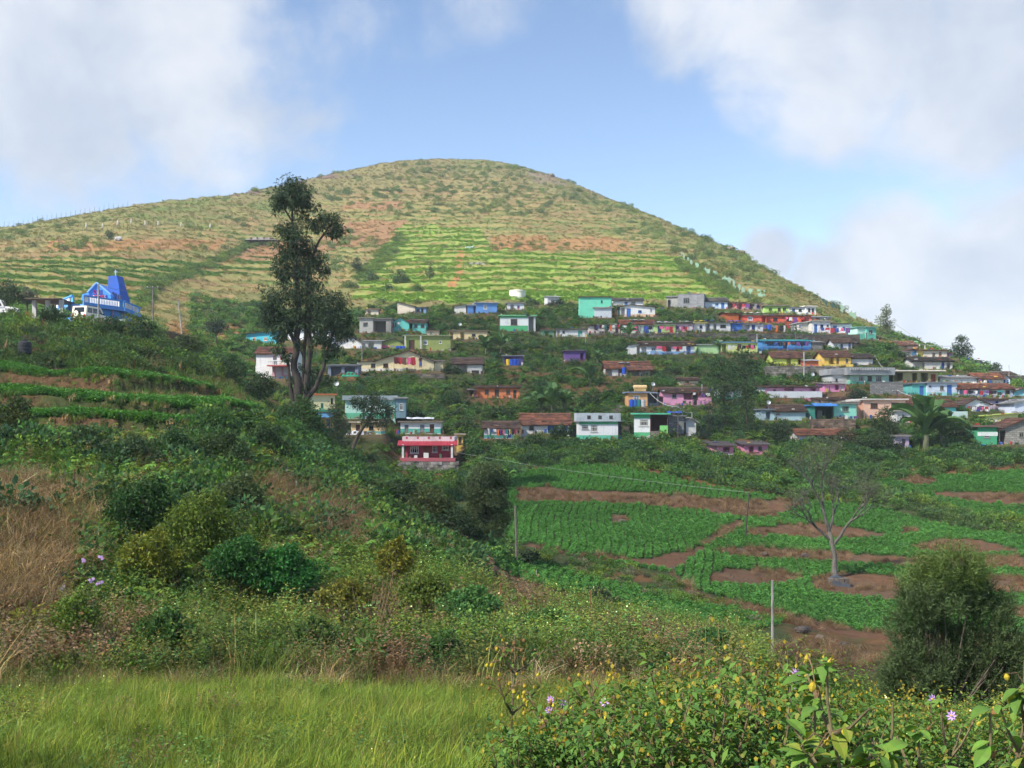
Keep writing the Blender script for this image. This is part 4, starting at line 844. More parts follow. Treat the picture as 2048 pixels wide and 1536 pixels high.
house('C15', 'bright_blue_house', 'small bright blue house under blue tarpaulin in the third row', 1462, 1484, 647, 663, S(30, 110, 205), 'tin', 3, S(40, 75, 170), 0, 4, None, None, [D(.15, .5, .9, S(35, 120, 210))])
house('C16', 'white_blue_door_house', 'white house with blue door right of the bright blue house', 1485, 1526, 648, 663, S(205, 210, 220), 'tin', 3, S(100, 110, 150), 0, 4, None, None, [O(.1, .35, .25, .85, .8), D(.45, .62, .9, DBLUE), Wn(.72, .88, .3, .7, S(200, 200, 205), 1)])
h = house('C17', 'corner_white_house', 'white house with grey side wall and blue door near the third row right end', 1624, 1661, 643, 667, S(222, 222, 228), 'flat', 2, S(150, 150, 145), 10, 6, None, None, [D(.12, .29, .78, BLUE), Wn(.45, .62, .48, .76, DBLUE, 1), Wn(.8, .9, .6, .75, S(90, 100, 90), 0)], sidec=S(195, 192, 185))
add(h, 1606, 1623.5, 645, 667, S(190, 188, 180), 'flat', 2, S(150, 150, 145), 4, 1.5, 1.0)
house('C18', 'end_white_house', 'white house with red washing closing the third row at the right', 1662, 1704, 648, 669, S(218, 220, 228), 'oldtile', 3, SLATE, 3, 4, (S(175, 110, 100), .15), None, [D(.10, .28, .85, BLUE), Wn(.55, .68, .4, .75, BLUE, 1)])
# --- fourth row
h = house('D1', 'long_white_blue_house', 'long white house with pale blue base and dark tiled roof', 1281, 1389, 691, 709, S(215, 220, 230), 'tile', 9, TILE2, 0, 4.5, (S(120, 175, 225), .35), None, [O(.02, .11, .05, .85, .8), Wn(.2, .28, .4, .8, S(140, 175, 215), 1), Wn(.47, .56, .4, .85, DARK, 1), Wn(.66, .72, .4, .8, S(150, 60, 60), 1), D(.80, .93, .92, BLUE)])
add(h, 1257, 1281, 690, 708, S(215, 215, 212), 'slopex', 3, SLATE, 4, .3, 1.0, ops=[O(.7, .98, .0, .9, 1)])
h = house('D2', 'lime_house', 'lime house with blue tarpaulin roof in the fourth row', 1442, 1515, 685, 707, S(205, 220, 110), 'tin', 5, S(90, 140, 175), 0, 4.5, None, None, [O(.02, .14, .0, .85, 1), Wn(.46, .56, .5, .85, BROWN, 1), Wn(.74, .82, .5, .85, BROWN, 1), Wn(.88, .94, .55, .8, DARK, 0)])
add(h, 1397, 1442, 689, 707, S(165, 210, 140), 'tin', 4, S(160, 165, 160), 4, .3, 1.0)
h = house('D3', 'azure_house', 'azure house with turquoise sheet roof and dark washing in the fourth row', 1524, 1622, 681, 701, S(55, 150, 220), 'tin', 5, S(50, 180, 190), 0, 4.5, (S(40, 120, 200), .38), None, [O(.10, .42, .45, .9, 1), O(.43, .52, .0, .85, 1), O(.6, .95, .5, .9, 1)])
house('D4', 'grey_lean_to', 'small grey lean-to right of the azure house', 1623, 1645, 684, 702, S(140, 138, 136), 'tin', 4, S(150, 150, 155), 0, 3.5, kind='block')
house('D5', 'white_blue_trim_house', 'white house with blue door and dark roof right of the grey lean-to', 1668, 1704, 685, 699, S(210, 216, 225), 'tile', 9, TILE2, 0, 4, None, None, [Wn(.35, .5, .3, .8, DBLUE, 1), D(.8, .94, .9, BLUE)])
# --- fifth row
house('E1', 'acid_yellow_house', 'acid yellow house with brown tiled roof on a stone wall', 1546, 1606, 715, 731, S(215, 225, 50), 'tile', 12, TILE, 0, 4.5, None, None, [O(.45, .60, .0, .9, 1.2), O(.82, .97, .1, .85, 1)], sidec=S(195, 215, 45))
house('E2', 'small_orange_hut', 'small orange hut between the two yellow houses', 1611, 1637, 721, 737, S(215, 105, 45), 'tin', 4, S(185, 185, 188), 0, 3.5)
h = house('E3', 'golden_house', 'golden yellow house with brown tiled roof and low yellow front wall', 1648, 1702, 713, 733, S(240, 195, 40), 'tile', 12, TILE, 3, 4.5, None, None, [O(.18, .36, .05, .9, 1), D(.46, .56, .85, S(140, 95, 40)), Wn(.80, .90, .35, .8, S(170, 150, 140), 1)])
part_box(h, 'front_wall', 1640, 1702, 729, 738, -1.1, -.95, mat('paint', S(240, 200, 50)))
house('E3b', 'whitewashed_shed', 'whitewashed shed with dark roof right of the golden house', 1703, 1746, 716, 730, S(205, 205, 205), 'tile', 9, S(75, 65, 62), 0, 4, kind='plaster')
# --- sixth row right
h = house('E4', 'grey_balustrade_house', 'large grey concrete house with roof balustrade at the right of the village', 1700, 1778, 750, 768, S(150, 195, 175), 'parapet', 15, S(150, 153, 156), 6, 6, (S(90, 190, 160), .3), None, [Wn(.22, .36, .3, .9, S(160, 165, 168), 2), Wn(.45, .56, .35, .9, DARK, 1), Wn(.66, .82, .25, .9, S(150, 155, 160), 2)], over=.6)
add(h, 1669, 1700, 749, 768, S(190, 192, 192), 'parapet', 12, S(160, 162, 165), 5, .9, 1.2, kind='plaster', ops=[Wn(.2, .35, .3, .6, DARK, 0)])
s = h['s']; mb = MB()
for k in range(16): mb.box((-4 + 5.2 * k) * s, (-2.5 + 5.2 * k) * s, -.85, -.62, 27 * s, 31.5 * s)
mb.build('balusters', mat('concrete', S(165, 168, 170)), h['o'])
house('E4b', 'block_yard_enclosure', 'grey block yard wall with green patch below the balustrade house', 1743, 1806, 766, 788, S(148, 148, 146), 'flat', 1, S(120, 120, 118), 4, .5, kind='block', over=.02, cat='wall', group='walls in the village', ops=[])
h = house('E5', 'slab_roof_house', 'olive house under one wide pale slab roof beside the balustrade house', 1786, 1876, 743, 764, S(165, 165, 110), 'flat', 3, S(205, 200, 190), -3, 6, None, None, [O(.02, .22, .1, .9, 2.4), O(.42, .54, .0, .85, 1.8), O(.62, .78, .0, .85, 2), D(.84, .95, .75, S(130, 55, 45))], over=.8)
h = house('E6', 'ice_blue_house', 'ice blue house with teal left wing and blue door', 1855, 1914, 766, 791, S(195, 212, 232), 'flat', 2, S(120, 130, 140), 2, 5, (S(130, 205, 205), .25), None, [Wn(.42, .56, .42, .78, S(150, 140, 130), 1), D(.66, .83, .85, BLUE), Wn(.06, .11, .7, .8, DARK, 0)])
add(h, 1826, 1855, 768, 791, S(70, 190, 185), 'flat', 2, S(90, 110, 120), 4.5, .5, 1.0, ops=[D(.55, .85, .85, BLUE)])
house('E9', 'sheet_roof_house', 'whitish house with crooked grey sheet roof behind the ice blue house', 1880, 1954, 755, 768, S(205, 210, 212), 'tin', 6, S(120, 118, 118), 0, 4, kind='plaster')
h = house('E7', 'tiled_row_house', 'pale tiled row house with red door near the right edge', 1917, 2026, 777, 794, S(190, 198, 215), 'tile', 10, TILE3, 2, 4.5, (S(150, 165, 205), .3), None, [D(.03, .10, .9, S(80, 150, 190)), O(.14, .24, .35, .9, .8), D(.33, .41, .9, S(130, 165, 200)), D(.56, .63, .85, S(160, 35, 45)), O(.72, .80, .2, .85, .8), Wn(.86, .94, .4, .8, DARK, 1)])
h = house('E8', 'upper_tiled_house', 'white house with brown tiled roof behind the tiled row', 1956, 2007, 757, 771, S(218, 210, 195), 'tile', 11, TILE3, 0, 4.5, None, None, [O(.05, .55, .2, .8, .8)])
add(h, 2007, 2024, 756, 771, S(190, 210, 230), 'gable', 6, TILE2, 4, .6, 1.0, ops=[Wn(.2, .45, .35, .75, BLUE, 1), D(.6, .85, .8, BLUE)])
house('E10', 'white_gable_cottage', 'white cottage with wide gable and two washing-hung openings near the right edge', 1931, 1980, 808, 822, S(225, 228, 230), 'gable', 11, TILE2, 0, 4.5, None, None, [O(.22, .45, .1, .7, .9), O(.55, .78, .1, .75, .9)], ax=.42)
house('E11', 'edge_white_house', 'white house cut by the right edge of the picture', 2029, 2090, 806, 826, S(205, 215, 235), 'gable', 9, S(170, 175, 180), 0, 4.5, ops=[D(.5, .6, .8, BLUE)])
house('E12', 'edge_teal_house', 'teal house at the right edge below the tiled row', 2029, 2075, 782, 795, S(95, 185, 200), 'gable', 8, TILE2, 0, 4, ops=[Wn(.4, .6, .3, .7, WHT, 1)])
house('E13', 'far_edge_huts', 'grey roofed hut at the right edge behind the tiled row', 2030, 2085, 757, 770, S(200, 200, 205), 'tile', 6, S(90, 85, 85), 0, 4, ops=[O(.3, .5, 0, .8, .8)])
# --- upper right cluster
h = house('F1', 'teal_corner_house', 'teal and white corner house beside the tall lit tree', 1733, 1752, 655, 680, S(80, 195, 175), 'flat', 2, S(100, 150, 140), 14, 4, (S(60, 170, 150), .45), None, [Wn(.25, .65, .48, .82, S(120, 130, 135), 1)])
add(h, 1715, 1733, 655, 678, S(165, 220, 205), 'flat', 2, S(100, 150, 140), 3.5, .4, 1.0, dado=(S(60, 170, 150), .45))
house('F2', 'ridge_hut', 'tiled hut on the ridge right of the tall lit tree', 1795, 1832, 690, 698, S(190, 185, 180), 'tile', 8, TILE, 0, 3.5, ops=[O(.3, .5, 0, .8, .6)])
house('F2b', 'mint_ridge_hut', 'tiny mint hut on the ridge line', 1818, 1831, 684, 693, S(110, 200, 170), 'flat', 2, S(120, 190, 165), 0, 2.5, Y=188, ops=[O(.3, .55, .1, .7, .5)])
h = house('F3', 'patchwork_house', 'row house with yellow, grey and peach walls below the ridge', 1835, 1894, 701, 716, S(200, 190, 175), 'oldtile', 3, TILE, 4, 4, None, None, [D(.02, .2, .95, S(235, 200, 60)), O(.5, .6, .1, .7, .5), D(.72, .82, .85, S(140, 110, 90))])
add(h, 1826, 1835, 699, 716, S(45, 110, 150), 'flat', 2, BROWN, 3.5, .3, .8); add(h, 1894, 1909, 706, 719, S(150, 110, 170), 'oldtile', 3, TILE, 3.5, .3, .8, ops=[O(.3, .5, .2, .8, .5)])
house('F4', 'black_roof_house', 'whitewashed house with black sagging roof below the patchwork row', 1826, 1905, 722, 738, S(190, 188, 184), 'tile', 8, S(60, 55, 55), 3, 4, None, None, [O(.05, .3, .1, .8, .8), D(.72, .8, .85, DBLUE), O(.85, .95, 0, .8, .8)], 'plaster')
# --- pink row
h = house('YB', 'drum_terrace_house', 'small orange house with white window above a terrace of blue drums', 1256, 1295, 786, 812, S(225, 165, 90), 'flat', 3, S(125, 140, 165), 0, 4, None, None, [Wn(.25, .62, .35, .80, WHT, 3)])
add(h, 1296, 1318, 786, 806, S(120, 130, 140), 'tin', 3, S(120, 130, 150), 4, .8, 1.0, ops=[O(.1, .9, .0, .9, 2)])
h = house('G1', 'rose_pink_house', 'rose pink house with grey base and brown roof left of the tall pair of trees', 1327, 1423, 785, 810, PINK, 'tile', 10, TILE2, 0, 4.5, None, None, [Wn(.18, .27, .55, .9, S(110, 110, 120), 1), O(.42, .72, .42, .95, 1.4), Wn(.4, .47, .15, .35, S(100, 130, 80), 1), D(.62, .70, .8, DARK)])
part_box(h, 'stone_base', 1328, 1424, 810.2, 824, -.2, -.07, mat('concrete', S(115, 125, 145)))
h = house('G2', 'long_pink_house', 'long pink house behind a white front wall right of the tall pair of trees', 1530, 1639, 775, 795, PINK, 'oldtile', 4, TILE2, 3, 4.5, None, None, [Wn(.15, .2, .45, .85, S(120, 100, 110), 1), O(.36, .53, .35, .95, 1.2), O(.62, .68, .4, .7, .5), O(.83, .93, .4, .95, 1)], sidec=S(205, 212, 215))
part_box(h, 'front_wall', 1530, 1640, 783, 796, -1.2, -1.05, mat('paint', S(205, 210, 215)))
house('G3', 'pink_end_house', 'short pink house with white corner joined to the long pink row', 1649, 1690, 768, 783, S(228, 135, 185), 'tin', 4, S(130, 120, 115), 3, 4, None, None, [O(.5, .7, .2, .85, .9), Wn(.78, .9, .2, .8, WHT, 1)])
# --- lower right row
h = house('H6', 'weathered_blue_house', 'weathered blue white house with mossy tiled roof right of the tall pair of trees', 1548, 1611, 822, 840, S(160, 195, 205), 'tile', 12, TILE2, 0, 4.5, None, None, [Wn(.05, .2, .5, .8, S(140, 150, 155), 1)], 'plaster')
add(h, 1523, 1548, 820, 839, S(150, 180, 195), 'flat', 2, S(115, 120, 130), 4, .3, 1.0, kind='plaster', ops=[O(.4, .75, 0, .85, 1)])
h = house('H7', 'blue_awning_house', 'mint house with blue awning and dark porch left of the peach house', 1668, 1713, 808, 838, S(130, 220, 195), 'flat', 2, S(120, 125, 125), 0, 5, None, None, [Wn(.36, .66, .48, .86, S(110, 130, 125), 3)])
add(h, 1631, 1668, 812, 838, S(40, 110, 105), 'flat', 1, S(60, 120, 180), 5, .3, 1.0, ops=[O(.05, .95, .0, .95, 2.6)]); add(h, 1621, 1631, 812, 836, S(40, 150, 135), 'flat', 1, S(60, 120, 180), 4, .2, .8)
mb = MB(); s = h['s']; corr_sheet(mb, (-44 * s, -1.2, 26 * s), (1, 0, 0), Vector((0, 1, .25)).normalized(), 48 * s, 1.4, 24, .02); mb.build('awning', mat('sheet', S(65, 130, 200)), h['o'])
h = house('H8', 'peach_house', 'large plain peach house with flat white-edged roof', 1727, 1811, 800, 836, S(230, 178, 150), 'flat', 3, S(205, 200, 195), 0, 6, None, None, [Wn(.17, .34, .55, .82, BROWN, 2), Wn(.66, .84, .48, .86, BROWN, 2)], sidec=S(215, 160, 135))
add(h, 1710, 1727, 803, 836, S(222, 168, 140), 'flat', 3, S(205, 200, 195), 5, .8, 1.0)
h = house('H9', 'turquoise_tiled_house', 'turquoise house with big brown tiled roof right of the peach house', 1813, 1866, 811, 832, S(40, 175, 175), 'tile', 14, TILE, 0, 5, None, None, [D(.10, .28, .9, S(30, 90, 120)), Wn(.45, .62, .4, .8, BLUE, 1)])
add(h, 1866, 1915, 813, 832, S(75, 200, 195), 'tile', 13, TILE, 5, .4, 1.0, ops=[Wn(.6, .68, .35, .7, S(60, 110, 110), 1), O(.02, .2, 0, .8, .8)])
part_box(h, 'tank_base', 1888, 1923, 823, 842, -1.8, -.4, mat('plaster', S(190, 215, 210)))
house('H10', 'green_striped_house', 'bright green house with one white stripe at the lower right', 1955, 1994, 854, 891, S(35, 165, 115), 'flat', 2, S(120, 100, 90), -5, 4, None, None, [Wn(.35, .62, .42, .72, S(150, 150, 150), 1)])
part_box(HOUSE['H10'], 'white_stripe', 1955, 1994, 864, 872, -.03, -.003, mat('paint', S(215, 225, 222))); part_box(HOUSE['H10'], 'stone_base', 1954, 1995, 891.2, 903, -.12, -.065, mat('stone', S(170, 170, 165)))
h = house('H10b', 'stone_gable_house', 'stone block house with brown gable roof at the lower right edge', 1998, 2090, 858, 888, S(165, 162, 155), 'gable', 22, TILE, -4, 5, None, None, [O(.02, .14, .0, .9, 1.5), Wn(.44, .54, .45, .8, S(120, 120, 120), 1), O(.62, .75, .1, .45, .4)], 'block', ax=.62)
house('H11', 'pale_yellow_shed', 'pale yellow open shed above the stone gable house', 1973, 2036, 832, 843, S(225, 222, 130), 'slopex', 5, S(170, 185, 80), 0, 3, ops=[O(.6, .9, 0, .7, 1)])
h = house('H12', 'small_pink_house', 'small pink house with white corner low among the trees above the fields', 1433, 1467, 891, 914, S(215, 130, 160), 'tin', 6, S(75, 65, 65), 4, 4, (S(220, 215, 215), .28), None, [O(.4, .78, .42, .85, 1.2)], over=.4)
house('H12b', 'hidden_pink_house', 'pink house glimpsed between tree trunks above the fields', 1488, 1536, 889, 908, S(205, 120, 155), 'tin', 5, S(80, 70, 68), 0, 4, ops=[O(.2, .4, 0, .8, 1), Wn(.6, .75, .4, .8, DARK, 1)])
house('H13', 'sunken_tiled_house', 'sunken white house with brown tiled roof behind trees above the fields', 1597, 1700, 869, 880, S(200, 200, 198), 'tile', 9, TILE3, 0, 4, ops=[D(.3, .36, .8, DARK), Wn(.6, .68, .3, .8, DARK, 1)])
house('H14', 'lilac_house', 'lilac wall house peeping out beside the palm-like banana', 1790, 1818, 873, 897, S(190, 170, 205), 'flat', 2, S(140, 135, 140), 0, 4, ops=[O(.5, .75, 0, .8, 1)])
# --- small sheds and huts in the gaps
house('X1', 'dark_stall', 'dark blue-grey stall with barrels in the shade right of the tall trunk', 656, 716, 731, 752, S(120, 130, 150), 'tin', 4, S(95, 95, 100), 0, 3.5, None, None, [O(.1, .45, 0, .85, 1.5), O(.55, .9, .1, .85, 1.2)])
house('X2', 'tiny_cream_shed', 'tiny cream shed between olive house and cream hut row', 853, 878, 661, 671, S(222, 200, 160), 'tin', 2, S(120, 105, 95), 0, 2.5, ops=[O(.3, .55, 0, .8, .8)])
house('X3', 'slate_roof_shed', 'grey-blue roofed shed behind the corner white house', 1624, 1662, 634, 642, S(150, 155, 165), 'tin', 4, S(120, 125, 140), 0, 3.5, ops=[O(.2, .4, 0, .8, .8)])
house('X4', 'blue_patch_hut', 'dark hut with blue patch right of the black-roofed house', 1938, 1964, 721, 731, S(110, 115, 130), 'tin', 3, S(75, 72, 75), 0, 3, ops=[D(.35, .6, .8, BLUE)])
house('X5', 'whitewashed_store', 'whitewashed stone store under the peach house corner', 1794, 1821, 823, 844, S(200, 205, 206), 'flat', 1, S(150, 148, 145), 0, 2.5, kind='plaster', ops=[O(.35, .55, .2, .7, .5)])
house('X6', 'low_tiled_shed', 'low brown tiled shed roof above the blue awning house', 1640, 1706, 800, 808, S(170, 150, 135), 'oldtile', 6, TILE2, 0, 4, ops=[O(.4, .55, 0, .8, .8)])
house('X7', 'white_teal_house', 'white and teal house glimpsed behind the tall pair of trees', 1440, 1484, 779, 800, S(205, 212, 215), 'tile', 8, TILE2, 0, 4, (S(60, 165, 155), .35), None, [Wn(.2, .35, .45, .8, DBLUE, 1), D(.6, .75, .85, TEAL)])
house('X8', 'yellow_privy', 'narrow yellow outhouse right of the red house', 914, 926, 870, 890, S(225, 190, 70), 'flat', 1, S(150, 140, 120), 0, 1.6, ops=[D(.25, .75, .8, BROWN)])
house('X9', 'skyline_hut', 'low white hut on the skyline left of the right lamp posts', 1990, 2028, 748, 757, S(205, 205, 208), 'tile', 5, S(95, 85, 82), 0, 3.5, ops=[O(.3, .5, 0, .8, .8)])
house('X10', 'green_shed', 'small green sheet shed left of the long white hut', 1082, 1108, 660, 672, S(110, 165, 130), 'tin', 3, S(130, 125, 118), 0, 3, ops=[O(.3, .6, 0, .8, .8)])
house('X11', 'whitewashed_lean_to', 'whitewashed lean-to left of the patchwork row', 1800, 1824, 703, 714, S(200, 196, 190), 'tin', 3, S(110, 100, 95), 0, 3, ops=[O(.3, .5, 0, .8, .8)])
house('X12', 'mauve_hut', 'mauve hut between the tiled row and the white gable cottage', 1984, 2020, 800, 812, S(180, 165, 190), 'oldtile', 3, TILE2, 0, 3, ops=[D(.2, .35, .8, DBLUE), O(.55, .75, .1, .8, .8)])
house('X13', 'tin_cookhouse', 'tin cookhouse left of the orange house among bushes', 938, 950, 780, 796, S(110, 75, 60), 'tin', 3, S(100, 85, 78), 0, 2.5, Y=140.5, ops=[O(.2, .7, 0, .85, .8)])
house('X14', 'cream_cookhouse', 'cream cookhouse behind the rose pink house', 1360, 1396, 760, 770, S(215, 200, 170), 'tile', 5, TILE2, 0, 3, ops=[O(.3, .5, 0, .8, .8)])
# ------------------------------------------------------------------ ground cover
GRN = [(.095, .185, .040), (.12, .21, .042), (.075, .155, .042), (.15, .215, .04)]
DRK = [(.060, .112, .044), (.075, .13, .045), (.09, .15, .046)]
YEL = [(.20, .25, .042), (.17, .215, .04), (.25, .25, .05)]
STRAW = [(.44, .32, .17), (.36, .26, .13), (.50, .39, .22)]
BRN = [(.22, .14, .08), (.17, .11, .065), (.27, .18, .11)]
def cat_pts(lst): return [np.concatenate([l[k] for l in lst]) for k in range(len(lst[0]))]

def cover():
    MOUND = [(-150, 990), (60, 985), (140, 1000), (215, 1060), (170, 1110), (200, 1165), (110, 1215), (90, 1265), (-150, 1265)]
    def off_mound(u, Y, X, keep=.14): k = ~inpoly(u + 60 * (fbm(X, Y, 88, 2) - .5), bil(VB, u, Y), MOUND) | (rng.uniform(0, 1, len(u)) < keep); return u[k], Y[k], X[k]
    # foreground meadow
    u, Y, X = sample(60, 5.5, 21.0, None, -250, 1560); k = (Y < 19.0 + 3.0 * (fbm(X / 2, Y / 2, 5, 2) - .5) * 2) & ((u < 1120 + 260 * (fbm(X, Y, 6, 2) - .2)) | (Y > 14) & (u < 1500))
    u, Y, X = u[k], Y[k], X[k]; n = len(X); t = pick(n, [(.19, .27, .040), (.22, .28, .045), (.145, .225, .040), (.30, .27, .085), (.115, .19, .036)], .22, [.33, .25, .22, .10, .10])
    dark = smooth(fbm(X / 1.6, Y / 1.6, 9, 3), .5, .68)[:, None]; t = t * (1 - .35 * dark)
    scatter('meadow_grass', 'grass', pts(u, Y, X), rng.uniform(.3, .68, n) * (1 - .25 * dark[:, 0]) * (.75 + .5 * fbm(X / 1.1, Y / 1.1, 12, 2)), t, 'bright green grass meadow across the lower left foreground', 'grass', .12)
    u, Y, X = sample(3.2, 6, 20, None, -250, 1250); k = fbm(X / 1.8, Y / 1.8, 14, 3) > .5; u, Y, X = u[k], Y[k], X[k]; n = len(X)
    scatter('meadow_weeds', 'weed', pts(u, Y, X), rng.uniform(.25, .55, n), pick(n, GRN + YEL + BRN[:1], .3), 'darker weeds scattered through the meadow grass', 'weeds', .2)
    u, Y, X = sample(11, 18.6, 23, None, -250, 1500); n = len(X)
    scatter('dry_grass_fringe', 'twig', pts(u, Y, X), rng.uniform(.25, .6, n), pick(n, STRAW + BRN + [(.16, .17, .06), (.16, .17, .06), (.12, .15, .05)], .25), 'tangled brown grass along the back edge of the meadow', 'dry grass', .3)
    u, Y, X = sample(7, 4.5, 24, None, 1250, 2900); k = (u > 1900) | (Y < 15); u, Y, X = u[k], Y[k], X[k]; n = len(X)
    scatter('thicket_weeds', 'weed', pts(u, Y, X), rng.uniform(.3, .65, n), pick(n, GRN + YEL, .3), 'low weeds under and right of the foreground thicket', 'weeds', .2)
    # weeds behind the meadow
    u, Y, X = sample(6.5, 20.0, 37, None, -250, 2350); k = ~near(SOIL, u, Y).astype(bool) & ((u < 1500) | (Y < 22.5) & (rng.uniform(0, 1, len(u)) < .5)); u, Y, X = u[k], Y[k], X[k]; n = len(X)
    u, Y, X = off_mound(u, Y, X); n = len(X); lo = fbm(X / 3.5, Y / 3.5, 15, 3)[:, None]
    t = pick(n, GRN + [(.17, .21, .045), (.2, .2, .06)], .35) * (.45 + 1.1 * lo) * (.8 + .35 * smooth(Y, 21, 25))[:, None]; br = (fbm(X / 3, Y / 3, 19, 3) > .58); P = pts(u, Y, X); m = int(br.sum())  # weeds nearest the meadow tinted darker, understory shade put into the colour
    scatter('dry_weeds', 'dryweed', P[br], rng.uniform(.6, 1.2, m), pick(m, BRN + [(.13, .14, .05)], .25), 'patches of withered brown weeds behind the meadow', 'weeds', .2)
    scatter('weeds', 'weed', P[~br], rng.uniform(.6, 1.35, n - m), t[~br], 'low mixed weeds with tiny white flowers behind the meadow', 'weeds', .18)
    u, Y, X = sample(9, 19.5, 34, None, -250, 1520); k = fbm(X / 2.2, Y / 2.2, 27, 3) > .50; u, Y, X = u[k], Y[k], X[k]; n = len(X)
    scatter('tall_grass', 'grass', pts(u, Y, X), rng.uniform(.8, 1.6, n), pick(n, [(.14, .22, .045), (.19, .23, .06), (.26, .22, .09), (.10, .17, .04)], .25), 'tall loose grass standing in the weeds', 'grass', .2)
    u, Y, X = sample(1.6, 20, 38, None, -250, 1500); k = fbm(X / 2.5, Y / 2.5, 29, 3) > .46; u, Y, X = u[k], Y[k], X[k]; n = len(X)
    scatter('weed_ferns', 'fern', pts(u, Y, X), rng.uniform(.4, .9, n), pick(n, GRN + YEL, .3), 'bright ferny plants standing in the weeds', 'ferns', .2)
    u, Y, X = sample(1.5, 20, 40, None, -250, 1500); n = len(X); keep = fbm(X / 4, Y / 4, 25, 3) > .47; u, Y, X = u[keep], Y[keep], X[keep]; n = len(X)
    scatter('weed_shrubs', 'bush', pts(u, Y, X, .1), rng.uniform(.3, 1.0, n), pick(n, GRN + DRK + DRK + YEL, .35), 'knee high leafy shrubs among the weeds', 'shrubs', .15)
    # dry grass mound on the left
    mound = MOUND
    u, Y, X = sample(34, 20, 42, mound); n = len(X)
    scatter('dry_grass_mound', 'twig', pts(u, Y, X), rng.uniform(.6, 1.2, n), pick(n, STRAW + BRN + BRN[2:], .35), 'straw coloured dry grass mound at the left edge', 'dry grass', .35)
    br2 = [(500, 985), (690, 1000), (720, 1110), (560, 1120)]
    u, Y, X = sample(10, 26, 60, br2); n = len(X)
    scatter('brown_scrub', 'twig', pts(u, Y, X), rng.uniform(.6, 1.4, n), pick(n, BRN + [(.24, .16, .10)], .25), 'brown dead scrub on the bank below the tall tree', 'dead scrub', .35)
    # left bank: ferny green
    bank = [(-150, 880), (230, 890), (560, 840), (760, 985), (960, 1080), (1000, 1130), (700, 1170), (560, 1230), (200, 1230), (-150, 1010)]
    u, Y, X = off_mound(*sample(2.6, 24, 74, bank)); n = len(X); lo = fbm(X / 5, Y / 5, 35, 3)
    k = lo > .36; u, Y, X, lo = u[k], Y[k], X[k], lo[k]; n = len(X); t = pick(n, GRN, .3) * (.45 + 1.3 * fbm(X / 3, Y / 3, 37, 3))[:, None] * np.array([.85, 1.0, 1.0])
    yel = (fbm(X / 4, Y / 4, 39, 3) > .635)[:, None]; t = np.where(yel, pick(n, YEL, .2), t)
    scatter('bank_ferns', 'fern', pts(u, Y, X, .1), rng.uniform(.7, 1.5, n), t, 'ferny green plants covering the left bank', 'ferns', .15)
    u, Y, X = off_mound(*sample(1.5, 24, 74, bank)); k = fbm(X / 4, Y / 4, 38, 3) > .42; u, Y, X = u[k], Y[k], X[k]; n = len(X)
    scatter('bank_bushes', 'bush', pts(u, Y, X, .1), rng.uniform(.5, 1.6, n), pick(n, DRK + DRK + GRN, .35) * np.array([.75, .9, .95]), 'dark low bushes mixed into the left bank', 'bushes', .15)
    u, Y, X = off_mound(*sample(3.0, 24, 60, bank)); n = len(X)
    scatter('bank_weeds', 'dryweed', pts(u, Y, X), rng.uniform(.6, 1.2, n), pick(n, GRN + YEL + BRN, .3), 'straggly weeds between the ferns of the left bank', 'weeds', .2)
    # left terraces
    u, Y, X = sample(16, 50, 86, None, -200, 560, True); tv = near(TREAD, u, Y); P = pts(u, Y, X); n = int(tv.sum())
    scatter('terrace_crop', 'carrot', P[tv], rng.uniform(.7, 1.0, n), pick(n, [(.085, .24, .05), (.10, .26, .055)], .2), 'green vegetable strips on the left terraces', 'crops', .1)
    r = ~tv & (near(leftw, u, Y) > .5) & (rng.uniform(0, 1, len(u)) < .55); n = int(r.sum())
    scatter('terrace_grass', 'tuft', P[r], rng.uniform(.3, .65, n), pick(n, GRN + [(.17, .17, .06), (.2, .15, .08)] + STRAW[:1], .3), 'rough grass on the left terrace banks', 'grass', .2)
    u, Y, X = sample(3.2, 48, 98, [(-200, 730), (250, 735), (440, 750), (570, 815), (620, 890), (540, 905), (200, 895), (-200, 890)]); k = ~near(TREAD, u, Y) & (near(leftw, u, Y) < .6); u, Y, X = u[k], Y[k], X[k]; n = len(X)
    scatter('slope_grass', 'tuft', pts(u, Y, X), rng.uniform(.4, .9, n), pick(n, GRN + [(.15, .16, .06), (.18, .14, .07)], .3), 'rough grass around the ends of the left terraces', 'grass', .2)
    # shrubs below the blue building and down to the village
    up = [(-200, 640), (160, 655), (300, 655), (420, 690), (520, 730), (600, 850), (620, 890), (565, 815), (440, 752), (200, 736), (-200, 736)]
    u, Y, X = sample(.85, 72, 112, up); n = len(X)
    scatter('upper_bank_bushes', 'bush', pts(u, Y, X, .15), rng.uniform(.6, 1.6, n), pick(n, GRN + DRK, .3) * (.5 + 1.0 * fbm(X / 5, Y / 5, 49, 3))[:, None], 'tangle of bushes below the blue building', 'bushes', .15)
    u, Y, X = sample(1.6, 72, 112, up); n = len(X)
    scatter('upper_bank_grass', 'tuft', pts(u, Y, X), rng.uniform(.6, 1.3, n), pick(n, GRN + BRN + [(.12, .12, .05)], .3), 'rough grass on the bank below the blue building', 'grass', .2)
    ridge = [(560, 810), (700, 900), (800, 985), (1000, 1080), (1000, 1110), (800, 1060), (620, 960), (530, 890), (545, 850)]
    u, Y, X = sample(.7, 46, 100, ridge); n = len(X)
    scatter('shoulder_bushes', 'bush', pts(u, Y, X, .15), rng.uniform(.7, 1.6, n), pick(n, DRK + GRN, .3) * np.array([.75, .88, .95]), 'dark bushes on the shoulder left of the fields', 'bushes', .15)
